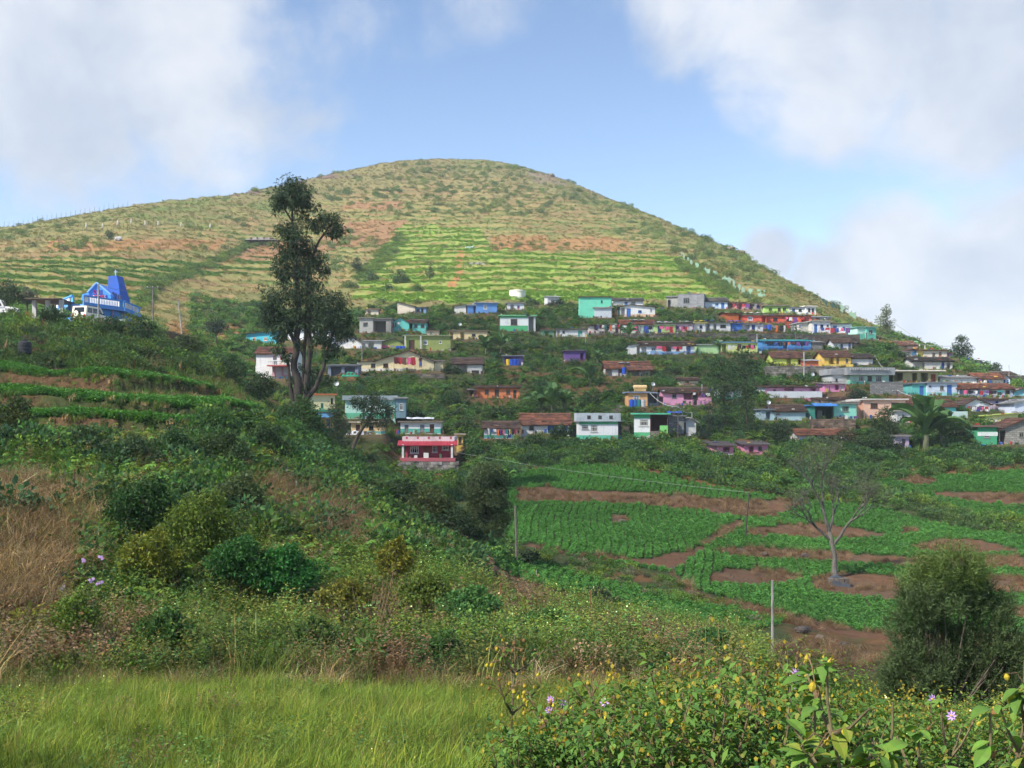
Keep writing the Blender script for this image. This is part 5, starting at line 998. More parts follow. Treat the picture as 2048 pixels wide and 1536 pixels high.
    # village slope
    def village(dens, lo_, hi_, fr): 
        u, Y, X = sample(dens, lo_, hi_, None, 380, 2300, True, fr); v = bil(VB, u, Y)
        k = ~((near(CROP, u, Y) > .5) | (near(SOIL, u, Y) > .5)); k &= (u > 620) | (Y > 100); return u[k], Y[k], X[k]
    u, Y, X = village(.32, 88, 212, 4.2); lo = fbm(X / 9, Y / 9, 45, 3); k = lo > .40; u, Y, X = u[k], Y[k], X[k]; n = len(X); tone = (.6 + .9 * fbm(X / 6, Y / 6, 46, 3))[:, None]; sm = np.where(on_pad(X, Y, 8.0), .6, 1.0)
    scatter('village_bushes', 'bush', pts(u, Y, X, .2), rng.uniform(.6, 1.5, n) * sm, pick(n, GRN + DRK + DRK, .35) * tone * np.array([.8, .92, 1.0]), 'green bushes filling the slope between the houses', 'bushes', .15)
    u, Y, X = village(.24, 88, 212, 3.2); n = len(X); sm = np.where(on_pad(X, Y, 7.0), .6, 1.0)
    scatter('village_ferns', 'fern', pts(u, Y, X, .1), rng.uniform(.8, 1.7, n) * sm, pick(n, GRN, .3) * np.array([.85, 1.0, 1.05]), 'leafy plants on the slope between the houses', 'plants', .15)
    u, Y, X = village(1.1, 88, 212, 1.0); n = len(X)
    scatter('village_grass', 'tuft', pts(u, Y, X), rng.uniform(.35, .85, n), pick(n, GRN + DRK + [(.11, .11, .045), (.15, .11, .06)], .3), 'rough grass on the slope between the houses', 'grass', .2)
    # fields on the right
    rows = []
    for x in np.arange(-30, 62, .52):
        yy = np.arange(42, 112, .23) + rng.uniform(-.06, .06, len(np.arange(42, 112, .23)))
        xx = x + 2.2 * np.sin(yy * .075 + .6) + .7 * np.sin(yy * .21) + rng.uniform(-.05, .05, len(yy)); rows.append(np.stack([xx, yy], 1))
    R = np.concatenate(rows); u = 1024 + F * R[:, 0] / R[:, 1]; k = (u > 960) & (u < 2300); R, u = R[k], u[k]; k = near(CROP, u, R[:, 1]) > .5; R, u = R[k], u[k]; n = len(R)
    P = np.stack([R[:, 0], R[:, 1], bil(Z, u, R[:, 1])], 1); t = pick(n, [(.09, .25, .058), (.10, .27, .062), (.08, .225, .056)], .15) * (.8 + .4 * fbm(P[:, 0] / 5, P[:, 1] / 5, 75, 2))[:, None]
    scatter('field_crop', 'carrot', P, rng.uniform(.42, .60, n), t, 'green rows of vegetable plants on the terraced fields', 'crops', .1)
    u, Y, X = sample(4.5, 40, 112, None, 980, 2300); k = near(SOIL, u, Y) > .5; u, Y, X = u[k], Y[k], X[k]; k = fbm(X / 3, Y / 3, 81, 3) > .47; u, Y, X = u[k], Y[k], X[k]; n = len(X)
    scatter('bank_straw', 'twig', pts(u, Y, X), rng.uniform(.25, .55, n), pick(n, BRN + [(.28, .2, .12)], .25), 'dead stalks on the red earth banks of the fields', 'dead stalks', .5)
    strip = [(1030, 1095), (1150, 1112), (1300, 1140), (1420, 1200), (1580, 1240), (1580, 1262), (1400, 1225), (1250, 1180), (1080, 1135)]
    u, Y, X = sample(1.8, 38, 75, strip); n = len(X)
    scatter('ditch_shrubs', 'bush', pts(u, Y, X, .1), rng.uniform(.25, .6, n), pick(n, GRN + [(.14, .16, .09), (.2, .18, .12)], .3), 'grey green shrubs along the ditch between the fields', 'shrubs', .15)
    sb = [(1590, 1000), (1750, 1012), (1850, 1042), (1950, 1062), (2200, 1088), (2200, 1062), (2000, 1040), (1850, 1008), (1760, 968), (1620, 985)]
    u, Y, X = sample(1.2, 60, 110, sb); n = len(X)
    scatter('hedge_scrub', 'bush', pts(u, Y, X, .1), rng.uniform(.5, 1.1, n), pick(n, DRK + GRN, .3), 'dark scrub strip across the right hand fields', 'scrub', .15)
    topb = [(960, 950), (1100, 930), (1270, 925), (1400, 955), (1580, 985), (1740, 960), (2200, 915), (2200, 885), (1700, 890), (1300, 880), (940, 890)]
    u, Y, X = sample(.75, 96, 122, topb, front=3.2); n = len(X)
    scatter('field_top_scrub', 'bush', pts(u, Y, X, .15), rng.uniform(.6, 1.4, n), pick(n, GRN + DRK + DRK, .35) * np.array([.8, .92, 1.0]), 'scrub along the bank between fields and lowest houses', 'scrub', .15)
    # the hill
    def hillp(dens, lo_, hi_, u0=-250, u1=1900):
        u, Y, X = sample(dens, lo_, hi_, None, u0, u1); k = (u < 470) & (Y > 140) | (Y > 210); return u[k], Y[k], X[k]
    u, Y, X = hillp(.45, 140, 500); v = bil(VB, u, Y); rise = near(HRISE, u, Y) > .4; n = len(X)
    gcol = np.stack([near(G[..., c], u, Y) for c in range(3)], 1); t = gcol * rng.uniform(1.0, 1.5, (n, 1)); t = np.where(rise[:, None], pick(n, [(.30, .23, .12), (.25, .19, .10), (.20, .19, .07), (.14, .16, .055)], .25), t)
    k = (gcol[:, 0] < .23) | rise; u, Y, X, t = u[k], Y[k], X[k], t[k]; n = len(X)
    scatter('hill_grass', 'tuft', pts(u, Y, X), rng.uniform(.6, 1.35, n), t, 'dry and green grass tufts over the whole hill', 'grass', .2, rng.uniform(.35, .65, n))
    # terrace crops on the bright fields
    u, Y, X = hillp(1.9, 140, 420); k = (near(BRIGHT, u, Y) | near(LG, u, Y) | near(LG2, u, Y)) & (near(HRISE, u, Y) < .2); u, Y, X = u[k], Y[k], X[k]; n = len(X)
    lft = (u < 560)[:, None]; t = np.where(lft, pick(n, [(.085, .18, .05), (.10, .195, .055)], .25), pick(n, [(.16, .29, .055), (.18, .305, .058), (.14, .26, .052)], .2))
    scatter('hill_crops', 'carrot', pts(u, Y, X), rng.uniform(.6, 1.05, n), t, 'bright green crop strips on the hill terraces', 'crops', .1)
    # bushes on the hill: bands along the upper slope and the right flank
    u, Y, X = hillp(.075, 214, 500); v = bil(VB, u, Y); lo = fbm(X / 26, Y / 14, 91, 3); wt = smooth(lo, .50, .62)
    wt = np.maximum(wt, .9 * smooth(u, 1180, 1500) * (v < 560)); wt = np.where(inpoly(u, v, [(840, 330), (960, 335), (1150, 400), (1000, 420), (800, 430), (640, 400), (680, 380), (850, 370)]), np.maximum(wt, .75), wt)
    wt = np.where(near(BRIGHT, u, Y), wt * .12, wt); wt = np.where((u < 620) & (v > 400), wt * .35, wt); k = rng.uniform(0, 1, len(u)) < wt; u, Y, X = u[k], Y[k], X[k]; n = len(X)
    scatter('hill_bushes', 'bush', pts(u, Y, X, .2), rng.uniform(.6, 2.0, n), pick(n, [(.10, .16, .052), (.12, .18, .055), (.085, .135, .052), (.155, .20, .058)], .25), 'round bushes dotted over the upper hill', 'bushes', .15)
    hedges = [[(800, 465), (815, 480), (780, 522), (725, 565), (700, 560), (755, 505)], [(525, 478), (548, 470), (432, 532), (335, 567), (285, 612), (272, 600), (320, 553), (408, 520)],
              [(1350, 520), (1400, 530), (1480, 590), (1440, 590), (1370, 545)]]
    for hnum, h in enumerate(hedges):
        u, Y, X = sample(.5, 140, 420, h); n = len(X)
        scatter('hill_hedge', 'bush', pts(u, Y, X, .2), rng.uniform(.8, 1.5, n), pick(n, [(.08, .14, .04), (.13, .19, .045)], .25),
                ['green hedge climbing the hill beside the red soil plot', 'hedge line running down the hill to the blue building', 'hedge beside the netting on the right hill flank'][hnum], 'hedge', .15)
# ------------------------------------------------------------------ trees, traced crowns built at their own distance
def limb(mb, a, b, r0, r1, sag=.12, n=5, k=6):
    a = Vector(a); b = Vector(b); d = (b - a); side = Vector((random.uniform(-1, 1), random.uniform(-1, 1), random.uniform(-.2, .6))) * d.length * sag
    P = [a + d * t + side * math.sin(t * math.pi) for t in [i / (n - 1) for i in range(n)]]; mb.tube(P, [r0 + (r1 - r0) * i / (n - 1) for i in range(n)], k)
    return P
def tree(name, label, cat, u, Y, blobs, stems, leaf=.22, base=(.04, .075, .03), dens=1.0, bark=(.09, .07, .055), aspect=.4, group=None, droop=.15, clump=.26, per=26, vbase=None, twigs=3, var=.35, flat=.8, depth=1.0, up=.2, loose=False):
    base = tuple(min(.2, b * 1.45) for b in base)
    """blobs: (u, v, half width px, half height px[, depth offset m]); stems: lists of (u, v, radius px)"""
    s = Y / F; g = ground_pt(u, Y); o = thing(name, label, cat, g, 0, group); P0 = Vector(g)
    def loc(uu, vv, dy=0.): q = W(uu, vv, Y); return Vector((q.x, Y + dy, q.z)) - P0
    mb = MB(); nodes = []
    for st in stems:
        P = [loc(a, b) for a, b, r in st]; R = [r * s for a, b, r in st]
        if st is stems[0] or abs(st[0][0] - u) < 6: P[0].z = min(P[0].z, -.3)
        Q = []; RR = []
        for i in range(len(P) - 1):
            for t in (0, .33, .67): Q.append(P[i].lerp(P[i + 1], t) + Vector((random.uniform(-1, 1), random.uniform(-1, 1), 0)) * R[i] * (.35 if (i or t) else 0)); RR.append(R[i] + (R[i + 1] - R[i]) * t)
        Q.append(P[-1]); RR.append(R[-1]); mb.tube(Q, RR, 8); nodes += [(q, r) for q, r in zip(Q, RR)]
    parts = []
    for bl in blobs:
        bu, bv, bw, bh = bl[:4]; bw *= .86 if loose else 1; dy = bl[4] if len(bl) > 4 else random.uniform(-.4, .4) * bw * s; c = loc(bu, bv, dy); rx, rz = bw * s, bh * s
        vol = rx * rx * rz; nc = max(5, int(dens * 17 * (vol / max(leaf * 3.5, .3) ** 3) ** .62)); nc = min(nc, 150)
        d = unit(nc) * rng.uniform(.15, 1, (nc, 1)) ** .45 if not loose else np.clip(rng.normal(size=(nc, 3)) * .50, -1.3, 1.3); ctr = np.array(c)[None] + d * np.array([rx, rx * depth, rz]) * .88
        cr_ = clump * min(rx, rz) * rng.uniform(.75, 1.5, nc) + leaf * .4
        parts.append(clump_leaves(ctr, cr_, per, leaf, base, var, flat, up, aspect, droop))
        if nodes and twigs:
            cand = [n_ for n_ in nodes if n_[0].z < c.z + rz * .5] or nodes
            nd = min(cand, key=lambda n_: (n_[0] - c).length + (c.z - n_[0].z < 0) * 1.0); e = limb(mb, nd[0], c, min(nd[1] * .7, rx * .09 + .015), .02 + rx * .02)
            for k in range(twigs): limb(mb, e[random.choice((2, 3, 4))], Vector(ctr[rng.integers(0, nc)]), .015 + rx * .018, .008, .15, 4, 5)
    if mb.v: mb.build('trunk', mat('bark', bark), o, True)
    if parts:
        v, q, c = join(parts); link('crown', np_mesh('crown', v, q, c, LEAF), o)
    return o
SH_G = 'separate trees and shrubs of the slope'
def build_trees():
    DG = (.042, .066, .037); MG = (.042, .085, .028)
    tree('tall_tree', 'tall dark eucalyptus-like tree with forked trunk rising above the ridge', 'tree', 602, 82,
         [(583, 392, 46, 30), (560, 405, 24, 20), (607, 410, 26, 26), (592, 378, 26, 18), (655, 440, 34, 22), (672, 462, 26, 18), (632, 452, 20, 14), (588, 468, 32, 30), (566, 460, 18, 14), (578, 505, 34, 30), (605, 500, 26, 30),
          (566, 540, 26, 30), (600, 545, 34, 32), (626, 520, 26, 26), (585, 590, 34, 28), (625, 580, 30, 30), (650, 540, 14, 14), (545, 605, 30, 28), (550, 640, 34, 26), (535, 625, 20, 22), (575, 650, 24, 22), (640, 615, 38, 34), (672, 610, 28, 30),
          (660, 650, 42, 30), (690, 645, 24, 26), (625, 655, 28, 26), (600, 640, 22, 26), (645, 680, 34, 16), (690, 670, 18, 14), (560, 672, 22, 12), (600, 690, 14, 10), (655, 715, 12, 9), (575, 715, 14, 9), (630, 745, 16, 10), (560, 700, 18, 10), (605, 735, 12, 8), (668, 700, 22, 10), (655, 760, 12, 8), (585, 760, 12, 9), (612, 780, 14, 10)],
         [[(603, 880, 13), (600, 820, 11), (598, 770, 9), (588, 740, 7), (592, 690, 7), (600, 640, 6), (596, 580, 5), (592, 520, 4.2), (586, 450, 2.6), (584, 395, 1.5)],
          [(602, 800, 8), (612, 760, 7), (620, 715, 5.5), (618, 660, 5.5), (622, 600, 4), (608, 540, 2.5)], [(610, 800, 7), (632, 775, 5), (646, 735, 4), (660, 690, 3), (675, 640, 2)],
          [(600, 570, 3.5), (618, 525, 3), (640, 480, 2.4), (660, 450, 1.4)], [(592, 690, 4), (572, 650, 3), (548, 615, 1.8)], [(588, 450, 2.2), (570, 420, 1.4), (560, 402, .8)], [(598, 770, 6), (575, 720, 3), (560, 680, 1.6)]],
         leaf=.24, base=DG, dens=2.35, loose=True, bark=(.052, .040, .033), aspect=.34, droop=.4, clump=.17, per=22, twigs=3, var=.45)
    tree('ivy_shrub', 'leafy shrub wrapping the foot of the tall dark tree', 'shrub', 598, 80, [(596, 845, 40, 36), (570, 860, 44, 34), (625, 868, 34, 30), (602, 818, 26, 30), (585, 835, 26, 26), (622, 838, 26, 26), (640, 890, 34, 24), (600, 895, 50, 24)], [[(598, 890, 3), (598, 850, 2)]], .2, MG, 2.2)
    tree('leaning_tree', 'small dark flat-crowned tree leaning right in front of the mint house', 'tree', 700, 101, [(745, 812, 34, 22), (718, 805, 22, 16), (772, 822, 22, 20), (735, 838, 24, 14), (765, 845, 20, 12), (755, 795, 20, 12)],
         [[(700, 905, 5), (712, 878, 4), (730, 850, 3), (745, 820, 2)]], .2, DG, 1.1, aspect=.35)
    tree('slim_dark_tree', 'slim dark tree left of the leaning tree in front of the yellow house', 'tree', 676, 102, [(672, 822, 20, 24), (678, 850, 24, 24), (666, 872, 22, 20), (690, 880, 22, 18)], [[(676, 900, 3), (675, 860, 2), (673, 825, 1.2)]], .2, DG, 1.0, aspect=.3)
    tree('round_tree', 'round dense grey green tree at the left corner of the fields', 'tree', 978, 59, [(975, 945, 34, 26), (950, 975, 28, 30), (1000, 970, 26, 30), (975, 1000, 44, 34), (950, 1030, 30, 28), (1002, 1025, 26, 32), (975, 1060, 36, 24), (990, 1050, 28, 30)],
         [[(980, 1110, 5), (978, 1060, 4), (976, 1000, 2.5)]], .13, (.060, .085, .038), 1.7, clump=.22, per=34, aspect=.4, up=.6)
    # shrub mass left of the round tree
    for i, (u, v, w, h_, Y, c) in enumerate([(690, 960, 52, 38, 57, 0), (740, 985, 52, 42, 55, 1), (800, 985, 56, 46, 55, 0), (860, 1000, 54, 46, 54, 1), (905, 1035, 46, 42, 53, 0), (820, 1045, 54, 34, 50, 0), (750, 1045, 40, 32, 50, 1), (880, 1075, 42, 26, 50, 0), (945, 1070, 34, 24, 54, 0)]):
        tree('shoulder_shrub', ['dark shrub furthest left on the shoulder above the brown scrub', 'olive shrub second from the left on the shoulder', 'tallest dark shrub in the middle of the shoulder', 'olive shrub beside the dark shrubs on the shoulder', 'dark shrub touching the round tree on the shoulder',
             'low dark shrub at the foot of the shoulder thicket', 'low olive shrub left in the shoulder thicket', 'low dark shrub just above the bare rocks', 'small dark shrub under the round tree'][i], 'shrub', u, Y,
             [(u, v, w * .7, h_ * .7), (u - w * .5, v + h_ * .3, w * .5, h_ * .55), (u + w * .5, v + h_ * .3, w * .5, h_ * .55), (u, v + h_ * .6, w * .8, h_ * .45)], [[(u, v + h_ * 1.3, 3), (u, v + h_ * .3, 1.5)]], .15, [(.030, .052, .024), (.055, .070, .026)][c], 1.6, group=SH_G, aspect=.4)
    # left bank shrubs
    for (u, v, w, h_, Y, c, lab) in [(290, 1005, 70, 48, 31, (.028, .066, .020), 'dense dark green shrub in the middle of the left bank'), (400, 1045, 70, 62, 30, (.085, .125, .024), 'yellow green shrub right of the dense dark shrub on the left bank'), (480, 985, 44, 36, 38, (.06, .085, .034), 'pale olive shrub below the brown twigs on the left bank'),
                              (300, 1110, 60, 46, 28, (.12, .14, .022), 'yellow leaved shrub below the dense dark shrub'), (560, 1135, 70, 40, 28, (.032, .12, .028), 'vivid green ferny shrub near the bare branches'), (480, 1115, 60, 40, 28, (.035, .10, .026), 'deep green ferny shrub left of the vivid one'),
                              (28, 850, 52, 48, 50, (.035, .055, .020), 'dark yellow-topped shrub at the left edge below the terraces'), (20, 790 + 40, 36, 22, 50, (.075, .085, .022), 'olive shrub crown at the left edge of the terraces'),
                              (160, 885, 60, 30, 46, (.05, .09, .034), 'low leafy shrub right of the left edge shrub'), (255, 905, 60, 30, 45, (.06, .095, .045), 'pale silvery shrub at the foot of the terraces'), (340, 895, 56, 32, 47, (.035, .075, .028), 'green shrub under the lowest terrace'), (440, 900, 56, 36, 48, (.045, .075, .03), 'brown green thicket right of the lowest terrace'),
                              (520, 890, 50, 40, 56, (.04, .07, .026), 'dark thicket left of the tall tree foot'),
                              (790, 1110, 30, 34, 31, (.15, .17, .022), 'tall lime leaved plant above the bare branches'), (690, 1185, 46, 24, 26, (.14, .15, .03), 'yellow orange leaved plant left of the bare branches'), (850, 1175, 50, 24, 28, (.10, .16, .03), 'lime green herb right of the bare branches'), (940, 1200, 56, 24, 27, (.06, .14, .04), 'bright green herb behind the lone tall stem'), (1090, 1240, 50, 22, 27, (.05, .115, .03), 'green herb behind the flowering thicket'),
                              (1420, 1285, 56, 26, 24, (.04, .10, .03), 'rounded green bush below the orange stake'), (1250, 1270, 46, 20, 26, (.10, .14, .03), 'yellowish herb left of the rounded green bush'), (150, 1225, 46, 34, 22.5, (.09, .15, .025), 'fresh green plant under the lilac flowers'), (330, 1250, 52, 30, 22, (.05, .105, .026), 'leafy weed mound left behind the meadow'), (620, 1265, 52, 28, 22, (.065, .11, .03), 'leafy weed mound in the middle behind the meadow'), (880, 1285, 46, 22, 22, (.055, .11, .03), 'leafy weed mound right behind the meadow')]:
        w *= 1.25; h_ *= 1.25
        tree('bank_shrub', lab, 'shrub', u, Y, [(u, v - h_ * .2, w * .6, h_ * .6), (u - w * .5, v + h_ * .15, w * .5, h_ * .6), (u + w * .5, v + h_ * .2, w * .5, h_ * .55), (u, v + h_ * .5, w * .85, h_ * .5), (u + w * .2, v - h_ * .6, w * .3, h_ * .35)],
             [[(u, v + h_ * 1.2, 2.5), (u + 2, v, 1.4)]], .075 * Y / 30 + .02, c, 1.7, group=SH_G, aspect=.45, clump=.24)
    # the big bush at the right: upright sprays of narrow leaves on a branch skeleton
    Yb = 16.0; sb = Yb / F; g = ground_pt(1900, Yb); o = thing('feathery_bush', 'big feathery dark bush with top tinted yellow green as if lit at the lower right', 'bush', g); P0 = np.array(g)
    BB = [(1850, 1165, 42, 40), (1905, 1150, 40, 36), (1955, 1195, 42, 42), (1825, 1230, 46, 52), (1900, 1230, 66, 58), (1978, 1250, 46, 58), (1808, 1305, 42, 56), (1880, 1310, 70, 60), (1965, 1320, 58, 66), (1845, 1370, 66, 50), (1930, 1390, 80, 55), (2015, 1325, 34, 56), (1995, 1400, 50, 50), (1822, 1415, 56, 40), (1900, 1450, 90, 40)]
    ctr = []; nrm = []
    for (bu, bv, bw, bh) in BB:
        q = W(bu, bv, Yb); nh = int(bw * bh / 230) + 3; hd = unit(nh) * rng.uniform(.5, 1.18, (nh, 1)); hd[:, 2] = hd[:, 2] * .9 + .08; off = rng.uniform(-.25, .25)
        for k in range(nh):
            m = rng.integers(22, 46); d = unit(m); c_ = np.array([q.x, Yb + off, q.z]) - P0 + hd[k] * np.array([bw * sb, bw * sb * .9, bh * sb]) + d * rng.uniform(.3, 1, (m, 1)) * np.array([.13, .13, .17]); ctr.append(c_); nrm.append(d * .7 + hd[k] * .6)
    ctr = np.concatenate(ctr); nrm = np.concatenate(nrm); ns = len(ctr); nl = 15; ax = nrm * .65 + np.array([0, 0, .75]) + rng.normal(size=(ns, 3)) * .25; ax /= np.linalg.norm(ax, axis=1, keepdims=True); ln = rng.uniform(.16, .34, ns)
    hgt = (ctr[:, 2] - ctr[:, 2].min()) / (ctr[:, 2].max() - ctr[:, 2].min()); tone = rng.uniform(.7, 1.3, (ns, 1)); basec = np.array([.074, .112, .046]) * tone + np.where((hgt > .78)[:, None], np.array([.05, .07, .0]) * rng.uniform(.3, 1, (ns, 1)), 0)  # yellow green added to the highest sprays: light on the top as leaf colour
    t = np.tile(np.linspace(.05, 1, nl), ns); A = np.repeat(ax, nl, 0); P = np.repeat(ctr, nl, 0) + A * (np.repeat(ln, nl) * t)[:, None]; sd2 = rng.normal(size=(ns * nl, 3)); sd2 -= (sd2 * A).sum(1, keepdims=True) * A; sd2 /= np.linalg.norm(sd2, axis=1, keepdims=True); ls = rng.uniform(.05, .085, ns * nl) * (1.15 - .5 * t)
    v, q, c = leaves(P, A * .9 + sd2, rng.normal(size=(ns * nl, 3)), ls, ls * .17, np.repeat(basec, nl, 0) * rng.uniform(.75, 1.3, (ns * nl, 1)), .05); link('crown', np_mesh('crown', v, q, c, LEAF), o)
    mb = MB()
    for k in range(60): limb(mb, Vector((random.uniform(-.12, .12), random.uniform(-.1, .1), -.1)), Vector(ctr[rng.integers(0, ns)]), .022, .006, .08, 6, 5)
    mb.build('trunk', mat('bark', (.10, .08, .06)), o, True)
    # tall pair among the houses and the dark conifer
    tree('silver_oak', 'tall tree with ferny leaves, left one of the pair before the pink houses', 'tree', 1450, 121, [(1440, 725, 20, 22), (1425, 745, 14, 20), (1450, 760, 26, 26), (1432, 785, 24, 24), (1458, 800, 24, 26), (1440, 825, 22, 20), (1462, 850, 22, 24), (1450, 880, 20, 22)], [[(1452, 905, 3.4), (1452, 850, 2.6), (1447, 780, 1.8), (1442, 715, .7)]], .24, (.042, .078, .034), 1.0, aspect=.35)
    tree('silver_oak', 'tall tree with ferny leaves, right one of the pair before the pink houses', 'tree', 1492, 120, [(1488, 712, 20, 18), (1478, 735, 24, 22), (1505, 740, 18, 24), (1488, 770, 26, 26), (1508, 785, 12, 20), (1485, 805, 22, 24), (1498, 835, 22, 24), (1488, 865, 22, 22), (1500, 885, 20, 18)], [[(1496, 908, 3.4), (1494, 850, 2.6), (1490, 780, 1.8), (1486, 708, .7)]], .24, (.038, .072, .033), 1.0, aspect=.35)
    tree('dark_conifer', 'broad dark conifer right of the grey block shed', 'conifer', 1418, 116, [(1418, 815, 12, 10), (1416, 835, 24, 10), (1420, 852, 30, 9), (1412, 868, 34, 9), (1422, 885, 36, 9), (1416, 898, 30, 9)], [[(1418, 915, 2.5), (1418, 860, 1.8), (1418, 806, .6)]], .26, (.022, .040, .028), 1.6, aspect=.18, flat=.45, twigs=2)
    tree('ridge_conifer', 'tall sunlit conifer-like tree on the ridge right of the hill', 'tree', 1773, 205, [(1772, 620, 10, 12), (1768, 638, 16, 14), (1778, 650, 14, 14), (1768, 665, 18, 14), (1780, 675, 14, 14), (1772, 690, 18, 10)], [[(1774, 705, 2), (1773, 660, 1.4), (1772, 612, .5)]], .32, (.062, .085, .036), 1.3, aspect=.3)
    tree('skyline_tree', 'rounded dark tree against the sky right of the ridge conifer', 'tree', 1925, 178, [(1922, 680, 12, 11), (1914, 700, 16, 14), (1936, 698, 12, 14), (1926, 715, 20, 12)], [[(1926, 738, 2.2), (1925, 710, 1.6), (1923, 684, .6)]], .3, (.032, .052, .030), 1.4)
    tree('skyline_bush', 'low dark bush on the skyline right of the rounded tree', 'shrub', 1972, 170, [(1960, 738, 24, 9), (1985, 736, 16, 12), (1940, 742, 18, 8)], [[(1970, 750, 1.5), (1972, 738, .8)]], .28, (.035, .055, .03), 1.2)
    for (u, v, w, h_, Y, lab, c) in [(1770, 848, 34, 42, 117, 'upright bushy tree before the peach house', (.036, .062, .026)), (1755, 890, 60, 34, 114, 'broad dark tree below the upright one before the peach house', (.030, .052, .025)), (1690, 884, 44, 30, 115, 'brown green tree left of the broad dark one', (.050, .058, .030)),
                               (1908, 872, 44, 38, 116, 'dark tree left of the bright green striped house', (.034, .052, .027)), (1640, 894, 44, 24, 113, 'low dark tree above the field corner', (.03, .055, .028)), (1560, 860, 28, 24, 116, 'dark tree right of the tall pair', (.028, .052, .026)), (1520, 900, 30, 18, 113, 'low shrub at the foot of the tall pair', (.036, .065, .028)),
                               (1120, 612, 30, 16, 212, 'dark rounded tree at the top of the village', (.024, .042, .026)), (1158, 628, 34, 14, 205, 'dark spreading tree left of the mint two storey house', (.022, .040, .026)), (1060, 606, 26, 12, 214, 'dark tree hiding the white hut at the top', (.026, .046, .026)),
                               (962, 645, 24, 14, 196, 'dark tree above the cream hut row', (.026, .044, .025)), (905, 742, 22, 18, 155, 'dark tree left of the dark-roofed hut', (.030, .055, .026)), (1090, 722, 30, 16, 166, 'green tree left of the purple house', (.038, .070, .026)), (1150, 732, 30, 18, 162, 'green tree below the purple house', (.036, .065, .026)),
                               (905, 800, 34, 26, 137, 'green tree left of the orange house', (.034, .070, .026)), (1080, 775, 22, 22, 146, 'leafy tree right of the orange house', (.036, .078, .030)), (1180, 800, 24, 22, 135, 'tree left of the stone steps', (.034, .066, .028)), (1000, 830, 40, 20, 128, 'broad tree above the low pale house', (.040, .068, .028)), (930, 850, 26, 22, 122, 'tree right of the striped house', (.045, .07, .03)),
                               (1120, 862, 26, 16, 112, 'dark bush before the tiled white house', (.028, .058, .026)), (1070, 885, 34, 20, 110, 'shrub above the left field', (.040, .075, .028)), (1000, 895, 34, 20, 111, 'shrub right of the red house', (.045, .078, .028)), (1270, 745, 20, 14, 158, 'bush before the brown-roofed hut', (.03, .06, .026)),
                               (1345, 745, 30, 12, 156, 'bush right of the brown-roofed hut', (.036, .066, .028)), (1620, 752, 26, 10, 156, 'bush under the small orange hut wall', (.03, .06, .028)), (1730, 700, 30, 14, 178, 'bush below the teal corner house', (.03, .055, .026)), (1790, 712, 30, 14, 172, 'dark bush left of the patchwork row', (.03, .055, .026)), (1715, 790, 24, 16, 141, 'bush left of the block yard wall', (.026, .05, .03))]:
        tree('slope_tree', lab, 'tree', u, Y, [(u, v - h_ * .35, w * .55, h_ * .5), (u - w * .5, v + h_ * .1, w * .48, h_ * .5), (u + w * .5, v + h_ * .1, w * .48, h_ * .5), (u, v + h_ * .4, w * .75, h_ * .5)], [[(u, v + h_ * 1.3, 1.8), (u, v + h_ * .3, 1.2), (u + 1, v - h_ * .3, .6)]], .17 + Y * .0005, c, 1.1, group=SH_G, aspect=.4)
    for (u, v, w, h_, Y, lab, c) in [(432, 652, 26, 20, 150, 'round blue-black tree alone on the hill foot', (.024, .038, .030)), (14, 585, 36, 30, 118, 'dark tree behind the white jeep at the left edge', (.030, .048, .026)), (55, 590, 22, 22, 120, 'brown grey shrub behind the open shed', (.06, .06, .05)),
                               (714, 528, 12, 18, 262, 'pointed dark tree on the hill above the tiny shed', (.030, .055, .030)), (740, 560, 22, 24, 250, 'dark tree below the pointed tree on the hill', (.036, .066, .030)), (775, 585, 26, 24, 238, 'broad dark tree behind the old white house', (.032, .058, .028)), (700, 575, 22, 22, 245, 'green tree right of the tall crown', (.05, .09, .03)), (860, 542, 9, 18, 250, 'slim tree on the bright terraces', (.055, .085, .032)), (835, 580, 18, 18, 236, 'green tree below the slim tree', (.055, .095, .03)), (800, 555, 20, 20, 246, 'green tree between the hill trees', (.045, .08, .03)),
                               (220, 469, 9, 12, 272, 'lone dark bush on the left hill beside a white board', (.035, .06, .03)), (103, 628, 32, 20, 101, 'leafy tree before the open shed', (.030, .060, .026)), (222, 650, 36, 22, 100, 'leafy tree hiding the front of the parked car', (.030, .065, .026)), (285, 655, 28, 30, 100, 'tall leafy shrub right of the blue building', (.030, .062, .026)), (375, 690, 40, 30, 103, 'olive tree on the bank right of the blue building', (.050, .078, .028)), (455, 735, 44, 34, 100, 'broad green tree at the end of the terraces', (.034, .066, .026)), (520, 770, 36, 36, 92, 'dark tree left of the balcony house', (.030, .056, .025)),
                               (330, 700, 30, 24, 96, 'green tree above the terraces', (.04, .075, .028)), (60, 690, 40, 22, 92, 'brown bramble thicket below the white jeep', (.075, .065, .045)), (1750, 1030, 30, 26, 88, 'dark shrub right of the bare tree', (.026, .046, .028)), (1200, 1195, 50, 26, 46, 'grey green shrub on the lower field edge', (.06, .075, .04)), (1060, 1112, 18, 14, 58, 'small dark shrub at the pole', (.03, .055, .028)), (1990, 955, 50, 18, 104, 'leafy green patch of shrubs at the right field edge', (.035, .075, .035))]:
        tree('hill_tree', lab, 'tree', u, Y, [(u, v - h_ * .35, w * .55, h_ * .5), (u - w * .5, v + h_ * .1, w * .48, h_ * .5), (u + w * .5, v + h_ * .1, w * .48, h_ * .5), (u, v + h_ * .4, w * .75, h_ * .5)], [[(u, v + h_ * 1.3, 1.8), (u, v + h_ * .3, 1.2), (u + 1, v - h_ * .3, .6)]], .14 + Y * .0007, c, 1.1, group=SH_G, aspect=.4)
